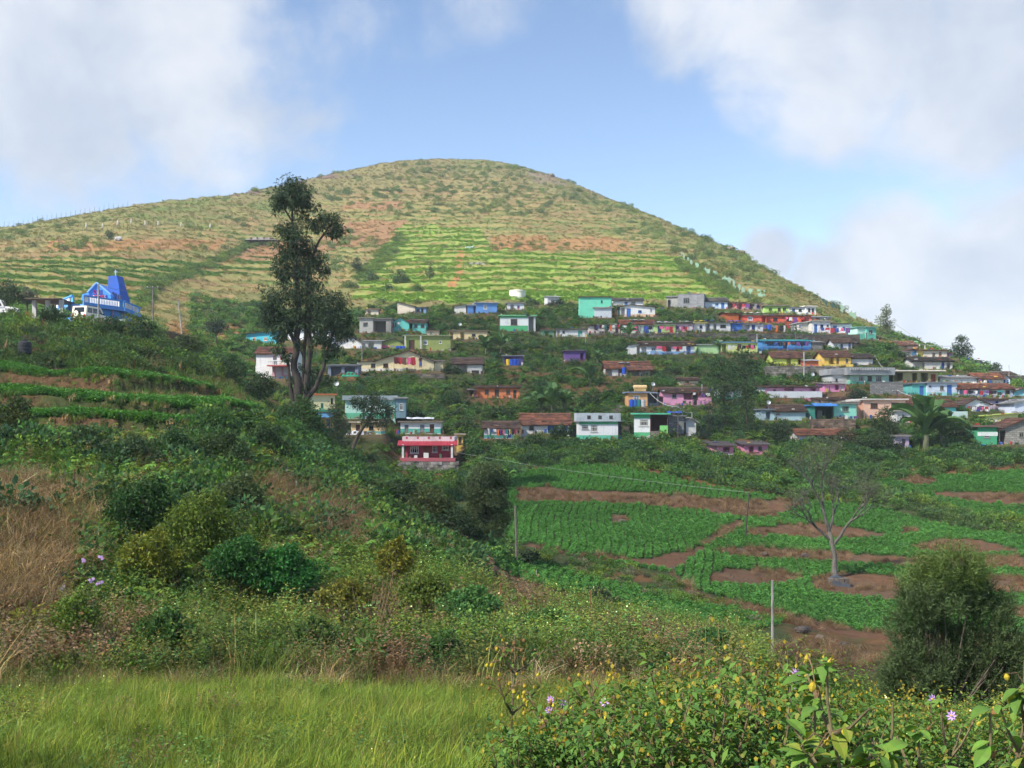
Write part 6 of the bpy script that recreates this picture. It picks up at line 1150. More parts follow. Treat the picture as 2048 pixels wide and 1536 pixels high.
    # bare tree in the fields: branching skeleton, few leaves
    g = ground_pt(1668, 66); o = thing('bare_tree', 'pale nearly leafless tree standing on a red earth bank in the fields', 'tree', g); mb = MB(); tips = []; s = 66 / F; rnd = random.Random(4)
    def grow(p, d, l, r, lev):
        e = p + d * l; mid = p + d * l * .5 + Vector((rnd.uniform(-1, 1), rnd.uniform(-1, 1), rnd.uniform(-.3, .6))) * l * .10
        mb.tube([p, mid, e], [r, r * .82, r * .66], 7 if lev < 3 else 4, 0, False)
        if lev >= 2: tips.append(e)
        if lev < 7:
            for k in range(2 if lev < 2 else rnd.choice((2, 3))):
                sp = .34 + .06 * lev; nd = (d + Vector((rnd.uniform(-1, 1), rnd.uniform(-1, 1), rnd.uniform(-.35, .85))) * sp * 1.25).normalized(); grow(e, nd, l * rnd.uniform(.68, .88), r * .62, lev + 1)
    base = Vector((0, 0, -.2)); top = Vector((-10 * s, 0, 92 * s)); mb.tube([base, Vector((2 * s, 0, 40 * s)), top], [.21, .14, .105], 9)
    grow(top, Vector((-.25, .1, 1)).normalized(), 1.3, .13, 0); grow(Vector((-2 * s, 0, 62 * s)), Vector((.55, -.2, .9)).normalized(), 1.25, .115, 0); grow(top, Vector((.35, .3, .9)).normalized(), 1.0, .10, 1); grow(top - Vector((0, 0, .5)), Vector((-.8, 0, .7)).normalized(), 1.0, .1, 1)
    mb.build('trunk', mat('bark', (.10, .092, .082)), o, True)
    tp = np.array([tuple(t) for t in tips]); tp = tp[rng.uniform(0, 1, len(tp)) < .3]; v, q, c = clump_leaves(tp, .3, 6, .12, (.10, .13, .06), .3, .8, .1, .3); link('crown', np_mesh('crown', v, q, c, LEAF), o)
    # banana plants
    mbl = MB(); n = 8
    for i in range(n - 1):
        f = lambda i: (i / (n - 1)); t0, t1 = f(i), f(i + 1)
        def P(t, sd): w = .30 * math.sin(math.pi * min(t * .92 + .06, 1)) ** .6; return (t * 1.75 - .2 * t ** 3, sd * w, 1.45 * t - 1.25 * t ** 2.2 + .16 * abs(sd) * (w > 0))
        mbl.face([P(t0, 0), P(t1, 0), P(t1, 1), P(t0, 1)], 0, (.10, .19, .07)); mbl.face([P(t0, -1), P(t1, -1), P(t1, 0), P(t0, 0)], 0, (.09, .175, .065))
    lo = mbl.build('leaf', LEAF); leafme = lo.data; bpy.data.objects.remove(lo); st = MB(); st.tube([(0, 0, -.3), (0, 0, .3), (.05, 0, .75)], [.14, .11, .07], 7); so_ = st.build('stem', mat('bark', (.12, .13, .07))); stme = so_.data; bpy.data.objects.remove(so_)
    for (u, v, Y, sc_, nl, lab) in [(972, 702, 170, 1.5, 9, 'banana plant under the green-banded house, left one'), (1002, 700, 170, 1.7, 10, 'banana plant under the green-banded house, right one'), (1082, 818, 132, 1.6, 10, 'banana plant left in the clump above the tiled white house'), (1105, 822, 131, 1.8, 11, 'biggest banana plant in the clump above the tiled white house'), (1128, 815, 133, 1.4, 8, 'banana plant right in the clump above the tiled white house'),
                                  (1180, 775, 148, 1.7, 9, 'tall banana plant left of the brown-roofed hut'), (1195, 725, 162, 1.3, 8, 'banana plant above the brown-roofed hut'), (1258, 685, 180, 1.4, 8, 'banana plant before the pale green house'), (1852, 905, 112, 2.7, 17, 'large palm-like banana plant below the turquoise tiled house'), (1884, 902, 113, 2.0, 13, 'smaller palm-like banana plant right of the large one'), (1440, 700, 172, 1.2, 8, 'banana plant before the lime house')]:
        g = ground_pt(u, Y); o = thing('banana_plant', lab, 'banana plant', g, random.uniform(0, 6), 'banana plants'); o.scale = (sc_,) * 3; link('stem', stme, o)
        for k in range(nl):
            l = link('leaf', leafme, o, (0, 0, .5 + .02 * k)); l.rotation_euler = (random.uniform(-.3, .3), random.uniform(-.95, .0), 2 * math.pi * k / nl * 1.0 + random.uniform(-.3, .3)); l.scale = (random.uniform(.7, 1.1),) * 3
# ------------------------------------------------------------------ walls, vehicles, poles, washing, drums
def ground_z(u, Y): return ground_pt(u, Y).z
def build_church():
    Yc = 112.0; s = Yc / F; B = S(32, 138, 226); Bm = mat('paint', B); LB = mat('paint', S(60, 140, 225)); Wm = mat('paint', S(215, 220, 232))
    p = W(150, 648, Yc); o = thing('blue_building', 'bright blue building with pierced balcony, gable and pointed tower at the left', 'building', p, 0)
    q = lambda u, Y: ((u - 1024) / F * Y - p.x, Y - p.y)
    A, Bc, Cc, Dd = q(108, 121), q(158, 111), q(236, 116), q(268, 123)
    back = [q(258, 131), q(112, 131)]
    PADS.append((p.x - 3.5, 108.5, 0, 10.5, 20, p.z - .05, 3.0))
    z1 = 33 * s
    mb = MB(); mb.prism([A, Bc, Cc, q(262, 124), back[0], back[1]], -1.2, z1); mb.build('wall', Bm, o)
    # balcony: slab and parapet along the front
    def ring(n, off, za, zb, m, name, pts_):
        mb = MB()
        for (a, b) in zip(pts_[:-1], pts_[1:]):
            a = Vector((a[0], a[1], 0)); b = Vector((b[0], b[1], 0)); d = (b - a).normalized(); nr = Vector((d.y, -d.x, 0)); 
            P = [a - d * .1 + nr * off, b + d * .1 + nr * off, b + d * .1 + nr * (off - n), a - d * .1 + nr * (off - n)]
            if nr.y > 0: pass
            mb.face([(v.x, v.y, za) for v in P]); mb.face([(v.x, v.y, zb) for v in P])
            for i in range(4): k = (i + 1) % 4; mb.face([(P[i].x, P[i].y, za), (P[k].x, P[k].y, za), (P[k].x, P[k].y, zb), (P[i].x, P[i].y, zb)])
        return mb.build(name, m, o)
    path = [A, Bc, Cc, Dd]
    ring(1.0, .75, z1 + .01, z1 + .22, LB, 'balcony_slab', path); ring(.14, .72, z1 + .22, z1 + .42, Bm, 'parapet_base', path); ring(.16, .73, z1 + .98, z1 + 1.14, Bm, 'parapet_rail', path)
    for (a, b, kind) in ((A, Bc, 'p'), (Bc, Cc, 'b'), (Cc, Dd, 'p')):
        a = Vector((*a, 0)); b = Vector((*b, 0)); d = (b - a); L_ = d.length; d.normalize(); nr = Vector((d.y, -d.x, 0)); yw = math.atan2(d.y, d.x)
        def piece(t0, t1, name, m, z0=.42, z1_=.98, th=.12, off=.62):
            mb = MB(); mb.box(0, (t1 - t0) * L_, 0, th, z1 + z0, z1 + z1_); e = mb.build(name, m, o); c = a + d * (t0 * L_) + nr * off; e.location = (c.x, c.y, 0); e.rotation_euler = (0, 0, yw); return e
        if kind == 'p':
            for t in (.0, .45, .94): piece(t, t + .08, 'parapet_post', Bm)
            for t in (.08, .53):
                e = piece(t + .01, t + .36, 'pierced_panel', Wm, .42, .98, .08, .66)
                for k in range(3):
                    mb = MB(); w = .30 * L_
                    for j in range(8): an = j * math.pi / 4; cx = w * (.18 + .32 * k); mb.box(cx + math.cos(an) * .16 - .035, cx + math.cos(an) * .16 + .035, -.02, -.004, z1 + .70 + math.sin(an) * .16 - .035, z1 + .70 + math.sin(an) * .16 + .035)
                    mb.build('hole', mat('plain', (.02, .04, .08)), e)
        else:
            for k in range(18): piece(.14 + k * .042, .14 + k * .042 + .022, 'baluster', Wm)
            piece(.0, .02, 'parapet_post', Bm); piece(.02, .115, 'pierced_panel', Wm); piece(.93, .99, 'parapet_post', Bm); piece(.115, .13, 'parapet_post', Bm); piece(.905, .928, 'pierced_panel', Wm)
    # gable with coloured lettering panel, tower with pointed top
    def px(u, v, Y): v_ = W(u, v, Y); return Vector((v_.x - p.x, Y - p.y, v_.z - p.z))
    Y2 = 115.5; mb = MB(); G_ = [px(162, 600, Y2), px(164, 589, Y2), px(176, 585, Y2), px(194, 566, Y2), px(212, 581, Y2), px(222, 590, Y2), px(222, 600, Y2)]
    bk = [v + Vector((0, 4, 0)) for v in G_]; mb.face(G_); mb.face(bk[::-1])
    for i in range(len(G_)): k = (i + 1) % len(G_); mb.face([G_[i], G_[k], bk[k], bk[i]])
    gb = mb.build('gable', Bm, o)
    mb = MB()
    for a, b in ((G_[2], G_[3]), (G_[3], G_[5])): mb.tube([a + Vector((0, -.12, .03)), b + Vector((0, -.12, .03))], [.09, .09], 5)
    mb.build('gable_trim', mat('paint', S(120, 175, 235)), gb)
    mb = MB(); mb.face([px(187, 580, Y2 - .03), px(205, 580, Y2 - .03), px(205, 589, Y2 - .03), px(215, 590, Y2 - .03), px(215, 597, Y2 - .03), px(177, 597, Y2 - .03), px(177, 589, Y2 - .03), px(187, 589, Y2 - .03)][::-1]); mb.build('recessed_panel', mat('paint', S(20, 60, 150)), gb)
    cols = [S(220, 60, 130), S(230, 120, 60), S(215, 90, 160), S(235, 225, 235)]
    for k in range(14):                                       # bright rounded letter strokes on the panel
        mb = MB(); r = random.Random(k); uu, vv = (178.5 + 2.9 * k, 593) if k < 12 else (190 + 6 * (k - 12), 584)
        c = px(uu, vv, Y2 - .07); rr = .10 if k < 12 else .15; mb.tube([c + Vector((math.cos(t) * rr * .75, 0, math.sin(t) * rr * 1.3)) for t in [r.uniform(0, 2) + j * .9 for j in range(6)]], [.03] * 6, 4); mb.build('letter', mat('plain', cols[k % 4]), gb)
    Y3 = 116.5; T_ = [px(214, 600, Y3), px(215.5, 578, Y3), px(217, 552, Y3), px(233, 551, Y3), px(238, 570, Y3), px(248, 602, Y3 + 1), px(240, 602, Y3)]
    mb = MB(); bk = [v + Vector((.2, 1.4, 0)) for v in T_]; mb.face(T_); mb.face(bk[::-1])
    for i in range(len(T_)): k = (i + 1) % len(T_); mb.face([T_[i], T_[k], bk[k], bk[i]])
    tw = mb.build('tower', mat('paint', S(22, 95, 200)), o)
    for k in range(4):
        mb = MB(); a = px(224.5 + 5.2 * k, 584 + 2.5 * k, Y3 - .06 + .02 * k); mb.box(a.x, a.x + .17, a.y, a.y + .04, a.z - .75 + .03 * k, a.z); mb.build('window', mat('plain', (.02, .03, .07)), tw)
        mb = MB(); mb.box(a.x - .05, a.x + .22, a.y - .05, a.y - .003, a.z - .84 + .03 * k, a.z - .76 + .03 * k); mb.build('sill', mat('paint', S(80, 150, 230)), tw)
    c = px(231, 551, Y3 + .4); mb = MB(); mb.box(c.x - .035, c.x + .035, c.y, c.y + .07, c.z, c.z + .6); mb.box(c.x - .18, c.x - .038, c.y, c.y + .07, c.z + .36, c.z + .43); mb.box(c.x + .038, c.x + .18, c.y, c.y + .07, c.z + .36, c.z + .43); mb.build('cross', mat('paint', S(170, 200, 225)), tw)
    for (u, Y) in ((226, 115.2), (243, 118.2)):
        a = q(u, Y); mb = MB(); mb.tube([(a[0], a[1] - .05, -.3), (a[0], a[1] - .05, z1)], [.13, .13], 8); mb.build('pillar', mat('paint', S(150, 130, 200)), o)
    # open shed beside it
    Ys = 108.; p2 = W(62, 640, Ys); sh = thing('open_shed', 'open shed with grey posts and thin dark roof left of the blue building', 'shed', p2); s2 = Ys / F
    for (u0, y0) in ((2, 0), (28, 0), (58, -.3), (2, 3), (55, 3)):
        mb = MB(); mb.box(u0 * s2, u0 * s2 + .38, y0, y0 + .38, -1, 40 * s2); mb.build('post', mat('plaster', S(165, 165, 165)), sh)
    mb = MB(); corr_sheet(mb, (-.3, -.8, 42 * s2), (1, 0, 0), Vector((0, 1, -.03)).normalized(), 70 * s2, 4.6); mb.build('roof', mat('sheet', S(95, 80, 75)), sh)
    mb = MB(); mb.box(.5, 27 * s2, 2.6, 2.8, -1, 38 * s2); mb.build('back_wall', mat('plaster', S(185, 180, 172)), sh); PADS.append((p2.x, Ys, 0, 3.0, 3.5, p2.z - .05, .8))

def wheel(root, x, y, z, r=.36, w=.22, name='wheel'):
    mb = MB(); mb.tube([(x - w / 2, y, z), (x + w / 2, y, z)], [r, r], 18); t = mb.build(name, mat('rubber'), root)
    mb = MB(); sgn = 1 if x > 0 else -1; mb.tube([(x + sgn * (w / 2 - .02), y, z), (x + sgn * (w / 2 + .02), y, z)], [r * .58, r * .5], 14); mb.build('rim', mat('metal', S(170, 172, 175)), t); return t
def build_cars():
    """boxy off-roaders in their own frame: +y forward, x across"""
    P = mat('carpaint', S(225, 220, 208)); P2 = mat('carpaint', S(228, 230, 232)); G_ = mat('glass'); D_ = mat('plain', (.03, .03, .03))
    Y = 107.5; p = W(183, 651, Y); a = thing('parked_car', 'cream boxy off-road car with spare wheel on its tailgate before the blue building', 'car', p, math.radians(-15)); a.scale = (.95,) * 3
    hw = .86
    body = [(-2.05, .42), (-2.1, .62), (-2.1, 1.02), (-2.02, 1.08), (1.0, 1.08), (1.25, 1.05), (2.0, .98), (2.12, .9), (2.15, .5), (2.05, .4)]
    mb = MB(); mb.extrude(body, -hw, hw); b = mb.build('body', P, a); bv = b.modifiers.new('bevel', 'BEVEL'); bv.width = .05; bv.segments = 2; bv.limit_method = 'ANGLE'
    cab = [(-2.02, 1.07), (-1.9, 1.82), (-1.7, 1.86), (.25, 1.84), (.45, 1.78), (1.0, 1.07)]; mb = MB(); mb.extrude(cab, -hw + .05, hw - .05); b = mb.build('cabin', P, a); bv = b.modifiers.new('bevel', 'BEVEL'); bv.width = .05; bv.segments = 2; bv.limit_method = 'ANGLE'
    for sx in (-1, 1):
        for (y0, y1, t0, t1) in ((-1.75, -1.0, -1.68, -1.0), (-.9, -.15, -.9, -.15), (-.05, .72, -.05, .30)):
            mb = MB(); x = sx * (hw - .04); mb.face([(x, y0, 1.16), (x, y1, 1.16), (x, t1, 1.68), (x, t0, 1.68)]); mb.build('side_window', G_, a)
        mb = MB(); mb.tube([(sx * .62, -1.6, 1.92), (sx * .62, .15, 1.92)], [.03, .03], 6); mb.build('roof_rail', D_, a)
        mb = MB(); mb.box(sx * .70 - .09, sx * .70 + .09, -2.13, -2.10, .72, .98); mb.build('tail_light', mat('plain', S(190, 50, 35)), a)
        for y in (-1.35, 1.3): wheel(a, sx * (hw - .1), y, .36)
        mb = MB(); mb.box(sx * (hw + .03) - .01, sx * (hw + .03) + .11, .62, .74, 1.1, 1.26); mb.build('mirror', D_, a)
    mb = MB(); mb.face([(-.62, -2.015, 1.2), (.62, -2.015, 1.2), (.56, -1.935, 1.7), (-.56, -1.935, 1.7)]); mb.build('rear_window', G_, a)
    mb = MB(); mb.face([(-.7, .98, 1.14), (.7, .98, 1.14), (.62, .50, 1.74), (-.62, .50, 1.74)]); mb.build('windscreen', G_, a)
    mb = MB(); mb.tube([(-.12, -2.34, 1.02), (-.12, -2.12, 1.02)], [.36, .36], 18); sp = mb.build('spare_wheel', mat('rubber'), a); mb = MB(); mb.tube([(-.12, -2.37, 1.02), (-.12, -2.345, 1.02)], [.24, .29], 16); mb.build('cover', P, sp)
    mb = MB(); mb.box(-.9, .9, -2.25, -2.11, .42, .58); mb.build('rear_bumper', D_, a); mb = MB(); mb.box(-.9, .9, 2.16, 2.28, .42, .6); mb.build('front_bumper', D_, a)
    mb = MB(); mb.box(-.25, .25, -2.275, -2.255, .5, .62); mb.build('number_plate', mat('plain', (.7, .7, .6)), a)
    Y = 107.; p = W(2, 636, Y); c = thing('white_jeep', 'white jeep with rounded wheel arch cut by the left edge', 'car', p, math.radians(-78)); 
    body = [(-1.9, .45), (-1.9, 1.0), (.35, 1.02), (.5, 1.08), (1.45, 1.0), (1.62, .9), (1.66, .5), (1.55, .4)]; mb = MB(); mb.extrude(body, -.62, .62); b = mb.build('body', P2, c); bv = b.modifiers.new('bevel', 'BEVEL'); bv.width = .06; bv.segments = 2; bv.limit_method = 'ANGLE'
    cab = [(-1.85, 1.0), (-1.8, 1.72), (.1, 1.72), (.42, 1.03)]; mb = MB(); mb.extrude(cab, -.68, .68); b = mb.build('cabin', P2, c); bv = b.modifiers.new('bevel', 'BEVEL'); bv.width = .05; bv.segments = 2; bv.limit_method = 'ANGLE'
    for sx in (-1, 1):
        arch = [(.68, .62), (.78, .86), (1.0, .96), (1.3, .94), (1.5, .8), (1.6, .6), (1.5, .62), (1.42, .76), (1.24, .84), (1.0, .84), (.86, .74), (.78, .6)]; mb = MB(); mb.extrude(arch, sx * .64, sx * .9); mb.build('fender', P2, c)
        mb = MB(); x = sx * .69; mb.face([(x, -.6, 1.12), (x, .22, 1.12), (x, .0, 1.62), (x, -.6, 1.62)]); mb.build('side_window', G_, c)
        for y in (-1.2, 1.15): wheel(c, sx * .72, y, .37)
        mb = MB(); mb.tube([(sx * .42, 1.62, .8), (sx * .42, 1.70, .8)], [.1, .09], 10); mb.build('headlight', mat('plain', (.6, .6, .58)), c)
    mb = MB(); mb.face([(-.6, .42, 1.08), (.6, .42, 1.08), (.58, .14, 1.66), (-.58, .14, 1.66)]); mb.build('windscreen', G_, c); mb = MB(); mb.box(-.75, .75, 1.68, 1.78, .42, .54); mb.build('front_bumper', mat('metal', S(90, 90, 92)), c)
    PADS.append((p.x - 3, 104.5, 0, 5, 5, p.z - .02, .5)); PADS.append((W(150, 650, 105).x, 104.6, 0, 5, 7, W(176, 650, 107.5).z - .02, .3))
    # pale signboard by the blue building
    pp = W(236, 650, 107); bd = thing('signboard', 'pale signboard standing right of the parked cream car', 'sign', pp); mb = MB(); mb.box(0, .85, 0, .05, .1, .55); mb.build('board', mat('paint', S(175, 190, 200)), bd)
    for x in (.1, .7): mb = MB(); mb.box(x, x + .05, .06, .1, -.3, .5); mb.build('leg', mat('metal', S(100, 100, 100)), bd)

def rubble(name, label, u0, u1, vt, vb, Y, cgrey=(150, 145, 138), stone=.45, group='walls in the village', th=.5, cat='wall', foot=0.):
    """dry stone wall: every stone a block of its own size set a little in or out"""
    s = Y / F; p = W(u0, vb, Y); o = thing(name, label, cat, p, 0, group); L_ = (u1 - u0) * s; H = (vb - vt) * s; mb = MB(); r = random.Random(int(u0)); z = -.5
    mb.box(0.03, L_ - .03, .14, th + 1.2, -1.5, H - .03, 0, (.5, .48, .46))
    while z < H:
        h = min(stone * r.uniform(.45, .75), H - z + .01); x = 0
        while x < L_ - .02:
            w = min(stone * r.uniform(.6, 1.6), L_ - x); k = r.uniform(.55, 1.25); d = r.uniform(0, .12); mb.box(x + .012, x + w - .012, d, .4, z + .012, z + h - .012, 0, (k, k * r.uniform(.93, 1.03), k * r.uniform(.86, 1.02))); x += w
        z += h
    e = mb.build('stones', mat('tile', S(*cgrey)), o); e['kind'] = 'stuff'; FOOT.append((p.x, Y - foot - .4, 0, L_, foot, p.z - .1, 0.)) if foot else None
    return o
def build_walls():
    rubble('stone_revetment', 'grey dry stone wall under the red house', 791, 918, 922, 952, HOUSE['A15']['Y'] - 1.35, (165, 162, 158), .5, foot=5.)
    rubble('stone_revetment', 'long dark stone wall under the third row of houses', 1300, 1606, 667, 682, 182, (110, 104, 98), .55)
    rubble('stone_revetment', 'stone wall under the acid yellow house', 1532, 1680, 732, 748, 156, (150, 145, 138), .5)
    rubble('stone_revetment', 'stone wall under the cream gable house', 717, 890, 747, 757, 152, (130, 122, 112), .5)
    rubble('stone_revetment', 'low stone wall under the green-banded house', 1000, 1085, 663, 671, 186, (150, 140, 128), .45)
    rubble('stone_revetment', 'mossy wall before the washing-hung third row', 1177, 1300, 667, 678, 183, (125, 120, 112), .5)
    rubble('stone_revetment', 'dark wall carrying the last houses of the third row', 1606, 1720, 669, 680, 181, (95, 88, 84), .55)
    rubble('stone_revetment', 'rubble wall below the mint house with blue awning', 1625, 1712, 838, 862, 124.5, (140, 120, 105), .45, foot=3.)
    rubble('stone_revetment', 'rubble wall beside the white gable cottage at the right', 1980, 2060, 795, 812, 143, (145, 132, 122), .4)
def build_steps():
    o = thing('stone_steps', 'dark stone steps climbing between the two white and green houses', 'steps', W(1252, 880, 114))
    n = 24; P0 = Vector(o.location)
    def mk():
        mb = MB(); mb.box(-.75, .75, -.25, .45, -.5, .0); e = mb.build('step', mat('rock', S(120, 112, 105))); me = e.data; bpy.data.objects.remove(e); return me
    me = mk()
    for k in range(n):
        Y = 113.6 + k * .95; g = ground_pt(1251 - k * .75, Y); e = link('step', me, o, Vector((g.x, g.y, g.z + .12)) - P0); e.rotation_euler = (0, 0, random.uniform(-.15, .15))
def cyl(mb, x, y, z, r, h, k=12, prof=((0, .92), (.06, 1), (.3, .97), (.33, 1.03), (.36, .97), (.64, .97), (.67, 1.03), (.7, .97), (.94, 1), (1, .9))):
    mb.tube([(x, y, z + h * t) for t, _ in prof], [r * f for _, f in prof], k)
def drum(u, v, Y, c, label, r=.3, h=.9, group='plastic drums', cat='drum', name='water_drum'):
    p = W(u, v, Y); o = thing(name, label, cat, p, 0, group)
    def body():
        mb = MB(); cyl(mb, 0, 0, 0, r, h); e = mb.build('body', mat('carpaint', c)); me = e.data; bpy.data.objects.remove(e); return me
    def lid():
        mb = MB(); mb.tube([(0, 0, h + .004), (0, 0, h + .06)], [r * .55, r * .5], 12); e = mb.build('lid', mat('plain', (.05, .05, .06))); me = e.data; bpy.data.objects.remove(e); return me
    link('body', shared(('drum', r, h, c), body), o); link('lid', shared(('lid', r, h), lid), o); return o
def build_small():
    BL = S(30, 80, 190)
    def by(key, dv=0): return HOUSE[key]['Y'] - .6
    for (u, v, key, c, lab) in [(751, 706, 'A8', BL, 'blue drum at the far left of the olive house'), (795, 704, 'A8', BL, 'blue drum left in the trio beside the olive house'), (801, 704, 'A8', BL, 'blue drum in the middle of the trio beside the olive house'), (807, 704, 'A8', BL, 'blue drum right in the trio beside the olive house'),
                               (1016, 731, 'I3', S(225, 190, 40), 'yellow drum before the violet hut'), (1023, 731, 'I3', BL, 'blue drum next to the yellow drum before the violet hut'), (1030, 731, 'I3', BL, 'blue drum at the right before the violet hut'), (1037, 731, 'I3', S(30, 60, 150), 'dark blue drum at the end before the violet hut'),
                               (1248, 748, 'I1', BL, 'blue drum under the brown two-step roof'), (1263, 814, 'YB', BL, 'blue drum left on the drum terrace'), (1271, 814, 'YB', S(40, 95, 170), 'second blue drum on the drum terrace'), (1278, 814, 'YB', S(30, 120, 120), 'teal drum on the drum terrace'), (1286, 814, 'YB', S(190, 190, 195), 'pale drum on the drum terrace'),
                               (1294, 666, 'B13', BL, 'blue drum before the pale green house'), (1539, 660, 'C16', BL, 'blue drum right of the white house with blue door'), (670, 752, 'A9', S(35, 60, 130), 'dark blue drum in the shade behind the tall trunk'), (663, 752, 'A9', S(30, 55, 120), 'second dark blue drum in the shade behind the tall trunk'), (1640, 836, 'H7', S(40, 45, 50), 'black drum in the porch of the blue awning house')]:
        drum(u, v, by(key) - (.9 if key == 'YB' else 0), c, lab)
    rubble('drum_terrace', 'low masonry terrace carrying the blue drums', 1256, 1296, 814, 822, HOUSE['YB']['Y'] - 2.2, (160, 150, 130), .4)
    # tanks
    p = W(50, 705, 84); o = thing('black_water_tank', 'black ribbed water tank lying on the bank at the left', 'water tank', p); mb = MB(); cyl(mb, 0, 0, -.1, .48, 1.0, 18, ((0, .95), (.05, 1), (.2, 1), (.24, .94), (.3, 1), (.45, 1), (.5, .94), (.55, 1), (.7, 1), (.75, .94), (.8, 1), (.9, .9), (1, .35))); mb.build('body', mat('plain', (.025, .027, .032)), o, True)
    mb = MB(); mb.tube([(0, 0, .905), (0, 0, 1.0)], [.2, .2], 12); mb.build('lid', mat('plain', (.03, .03, .035)), o)
    Yt = 222; p = W(1035, 592, Yt); o = thing('round_reservoir', 'round white masonry water reservoir above the village', 'water tank', p); mb = MB(); mb.tube([(0, 0, -1), (0, 0, .9)], [1.65, 1.65], 24); mb.build('wall', mat('plaster', S(215, 215, 205)), o); mb = MB(); mb.tube([(0, 0, .905), (0, 0, 1.1), (0, 0, 1.25)], [1.75, 1.7, .6], 24); mb.build('lid', mat('concrete', S(200, 200, 192)), o)
    Yt = HOUSE['YB']['Y'] + 1.2; p = W(1280, 783, Yt); o = thing('yellow_tank', 'yellowish covered tank on the roof of the drum terrace house', 'water tank', p); mb = MB(); mb.box(-.7, .7, -.5, .5, .02, .3); mb.build('stand', mat('concrete', S(200, 170, 110)), o); mb = MB(); mb.tube([(-.85, 0, .52), (-.8, 0, .55), (.8, 0, .55), (.85, 0, .52)], [.12, .26, .26, .12], 12); mb.build('tank', mat('plaster', S(225, 190, 125)), o)
    # satellite dishes
    for (u, v, key, lab) in [(920, 656, 'A18', 'satellite dish above the cream hut row'), (1305, 778, 'YB', 'satellite dish on the roof beside the yellowish tank'), (1536, 815, 'H6', 'satellite dish on the weathered blue house'), (1624, 758, 'G2', 'satellite dish above the long pink house'), (674, 779, 'A11', 'satellite dish on the yellow house roof')]:
        Yd = HOUSE[key]['Y'] + .5; p = W(u, v, Yd); o = thing('satellite_dish', lab, 'satellite dish', p, random.uniform(-.5, .5), 'satellite dishes')
        mb = MB(); k = 12; R = .26
        for j in range(k):
            a0, a1 = 2 * math.pi * j / k, 2 * math.pi * (j + 1) / k
            f = lambda a, t: (math.cos(a) * R * t, -.05 - .13 * (t * t) + math.sin(a) * R * t * .35, .62 + math.sin(a) * R * t)
            mb.face([f(a0, .5), f(a1, .5), f(a1, 1), f(a0, 1)]); mb.face([f(a0, 0), f(a1, .5), f(a0, .5)])
        mb.build('dish', mat('metal', S(190, 192, 195)), o); mb = MB(); mb.tube([(0, 0, -.6), (0, 0, .6)], [.025, .025], 6); mb.build('mast', mat('metal', S(110, 110, 112)), o); mb = MB(); mb.tube([(0, -.05, .35), (0, -.45, .6)], [.012, .012], 5); mb.build('arm', mat('metal', S(110, 110, 112)), o)
    # bags under plastic on the left bank, tarpaulins
    def heap(u, v, Y, w, h, c, label, name='tarpaulin', cat='tarpaulin', n=7, rz=0.):
        p = W(u, v, Y); p.z = max(p.z, ground_z(u, Y) - .1) if Y > 90 else ground_z(u, Y); o = thing(name, label, cat, p, rz); mb = MB(); nx, ny = 12, 6; r = random.Random(int(u * 7 + v)); ph = [r.uniform(0, 6) for _ in range(8)]
        def P(i, j):
            x = (i / nx - .5) * w; y = (j / ny) * max(.8, w * .4); e = min(i, nx - i) / nx * 2; f = min(j, ny - j) / ny * 2; z = h * (e ** .4) * (f ** .5) * (.75 + .25 * math.sin(x * 3.1 + ph[0]) * math.sin(y * 4 + ph[1]) + .12 * math.sin(x * 9 + ph[2] + y * 7)); return (x, y, z - .06)
        for i in range(nx):
            for j in range(ny): mb.face([P(i, j), P(i + 1, j), P(i + 1, j + 1), P(i, j + 1)])
        mb.build('sheet', mat('cloth', c), o, False)
        mb = MB(); 
        for k in range(4): x = (k - 1.5) * w * .2; mb.box(x - .12, x + .12, .12, max(.5, w * .3), -.05, h * .55)
        mb.build('load', mat('rock', S(110, 100, 90)), o)['kind'] = 'stuff'
    heap(14, 708, 86, 1.9, .7, S(205, 210, 218), 'white plastic sheeting heaped at the left edge of the bank'); heap(700, 752, 144, 2.4, .8, S(40, 140, 110), 'green netting heap beside the cream house'); heap(714, 893, 112, 2.6, .8, S(215, 220, 225), 'white tarpaulin below the leaning tree')
    heap(520, 692, 168, 3.6, .5, S(45, 90, 190), 'blue tarpaulin below the cyan house'); heap(1322, 634, 206, 1.6, .7, S(45, 95, 185), 'blue plastic heap right of the peach-based house'); heap(953, 547, 270, 7, 1.2, S(120, 118, 115), 'long row of sacks under grey plastic on the bright terraces'); heap(520, 479, 300, 9, 1.3, S(110, 105, 105), 'grey plastic covered sack row on the red soil plot')
    heap(940, 500, 300, 3, 1.6, S(150, 190, 185), 'small pale tent-like cover on the hill terraces'); heap(1680, 1190, 63.5, 1.5, .8, S(62, 68, 78), 'dark grey plastic bundle at the foot of the bare tree')
    for (u, key, w, c, lab) in [(1330, 'C11', 2.6, S(180, 182, 185), 'grey plastic weighted on the spring green roof'), (1400, 'C13', 1.8, S(215, 195, 60), 'yellow plastic on the plain white house roof'), (1420, 'C14', 2.2, S(60, 90, 180), 'blue plastic bundle on the two-door house roof'), (1372, 'C12', 2.0, S(215, 215, 210), 'white sack pile on the light pink house roof'), (1470, 'C15', 2.4, S(40, 80, 190), 'blue tarpaulin on the bright blue house roof'), (1510, 'C9', 3.4, S(205, 205, 200), 'white sacks along the scarlet house roof'), (1275, 'B13', 2.6, S(190, 188, 180), 'pale sheet lying on the pale green house roof'), (1350, 'H3', 1.6, S(40, 75, 160), 'blue sheet on the grey block shed roof'), (840, 'A14', 3.0, S(205, 210, 218), 'white sheet lying on the striped house roof'), (1248, 'I1', 1.6, S(130, 130, 135), 'grey plastic on the brown two-step roof')]:
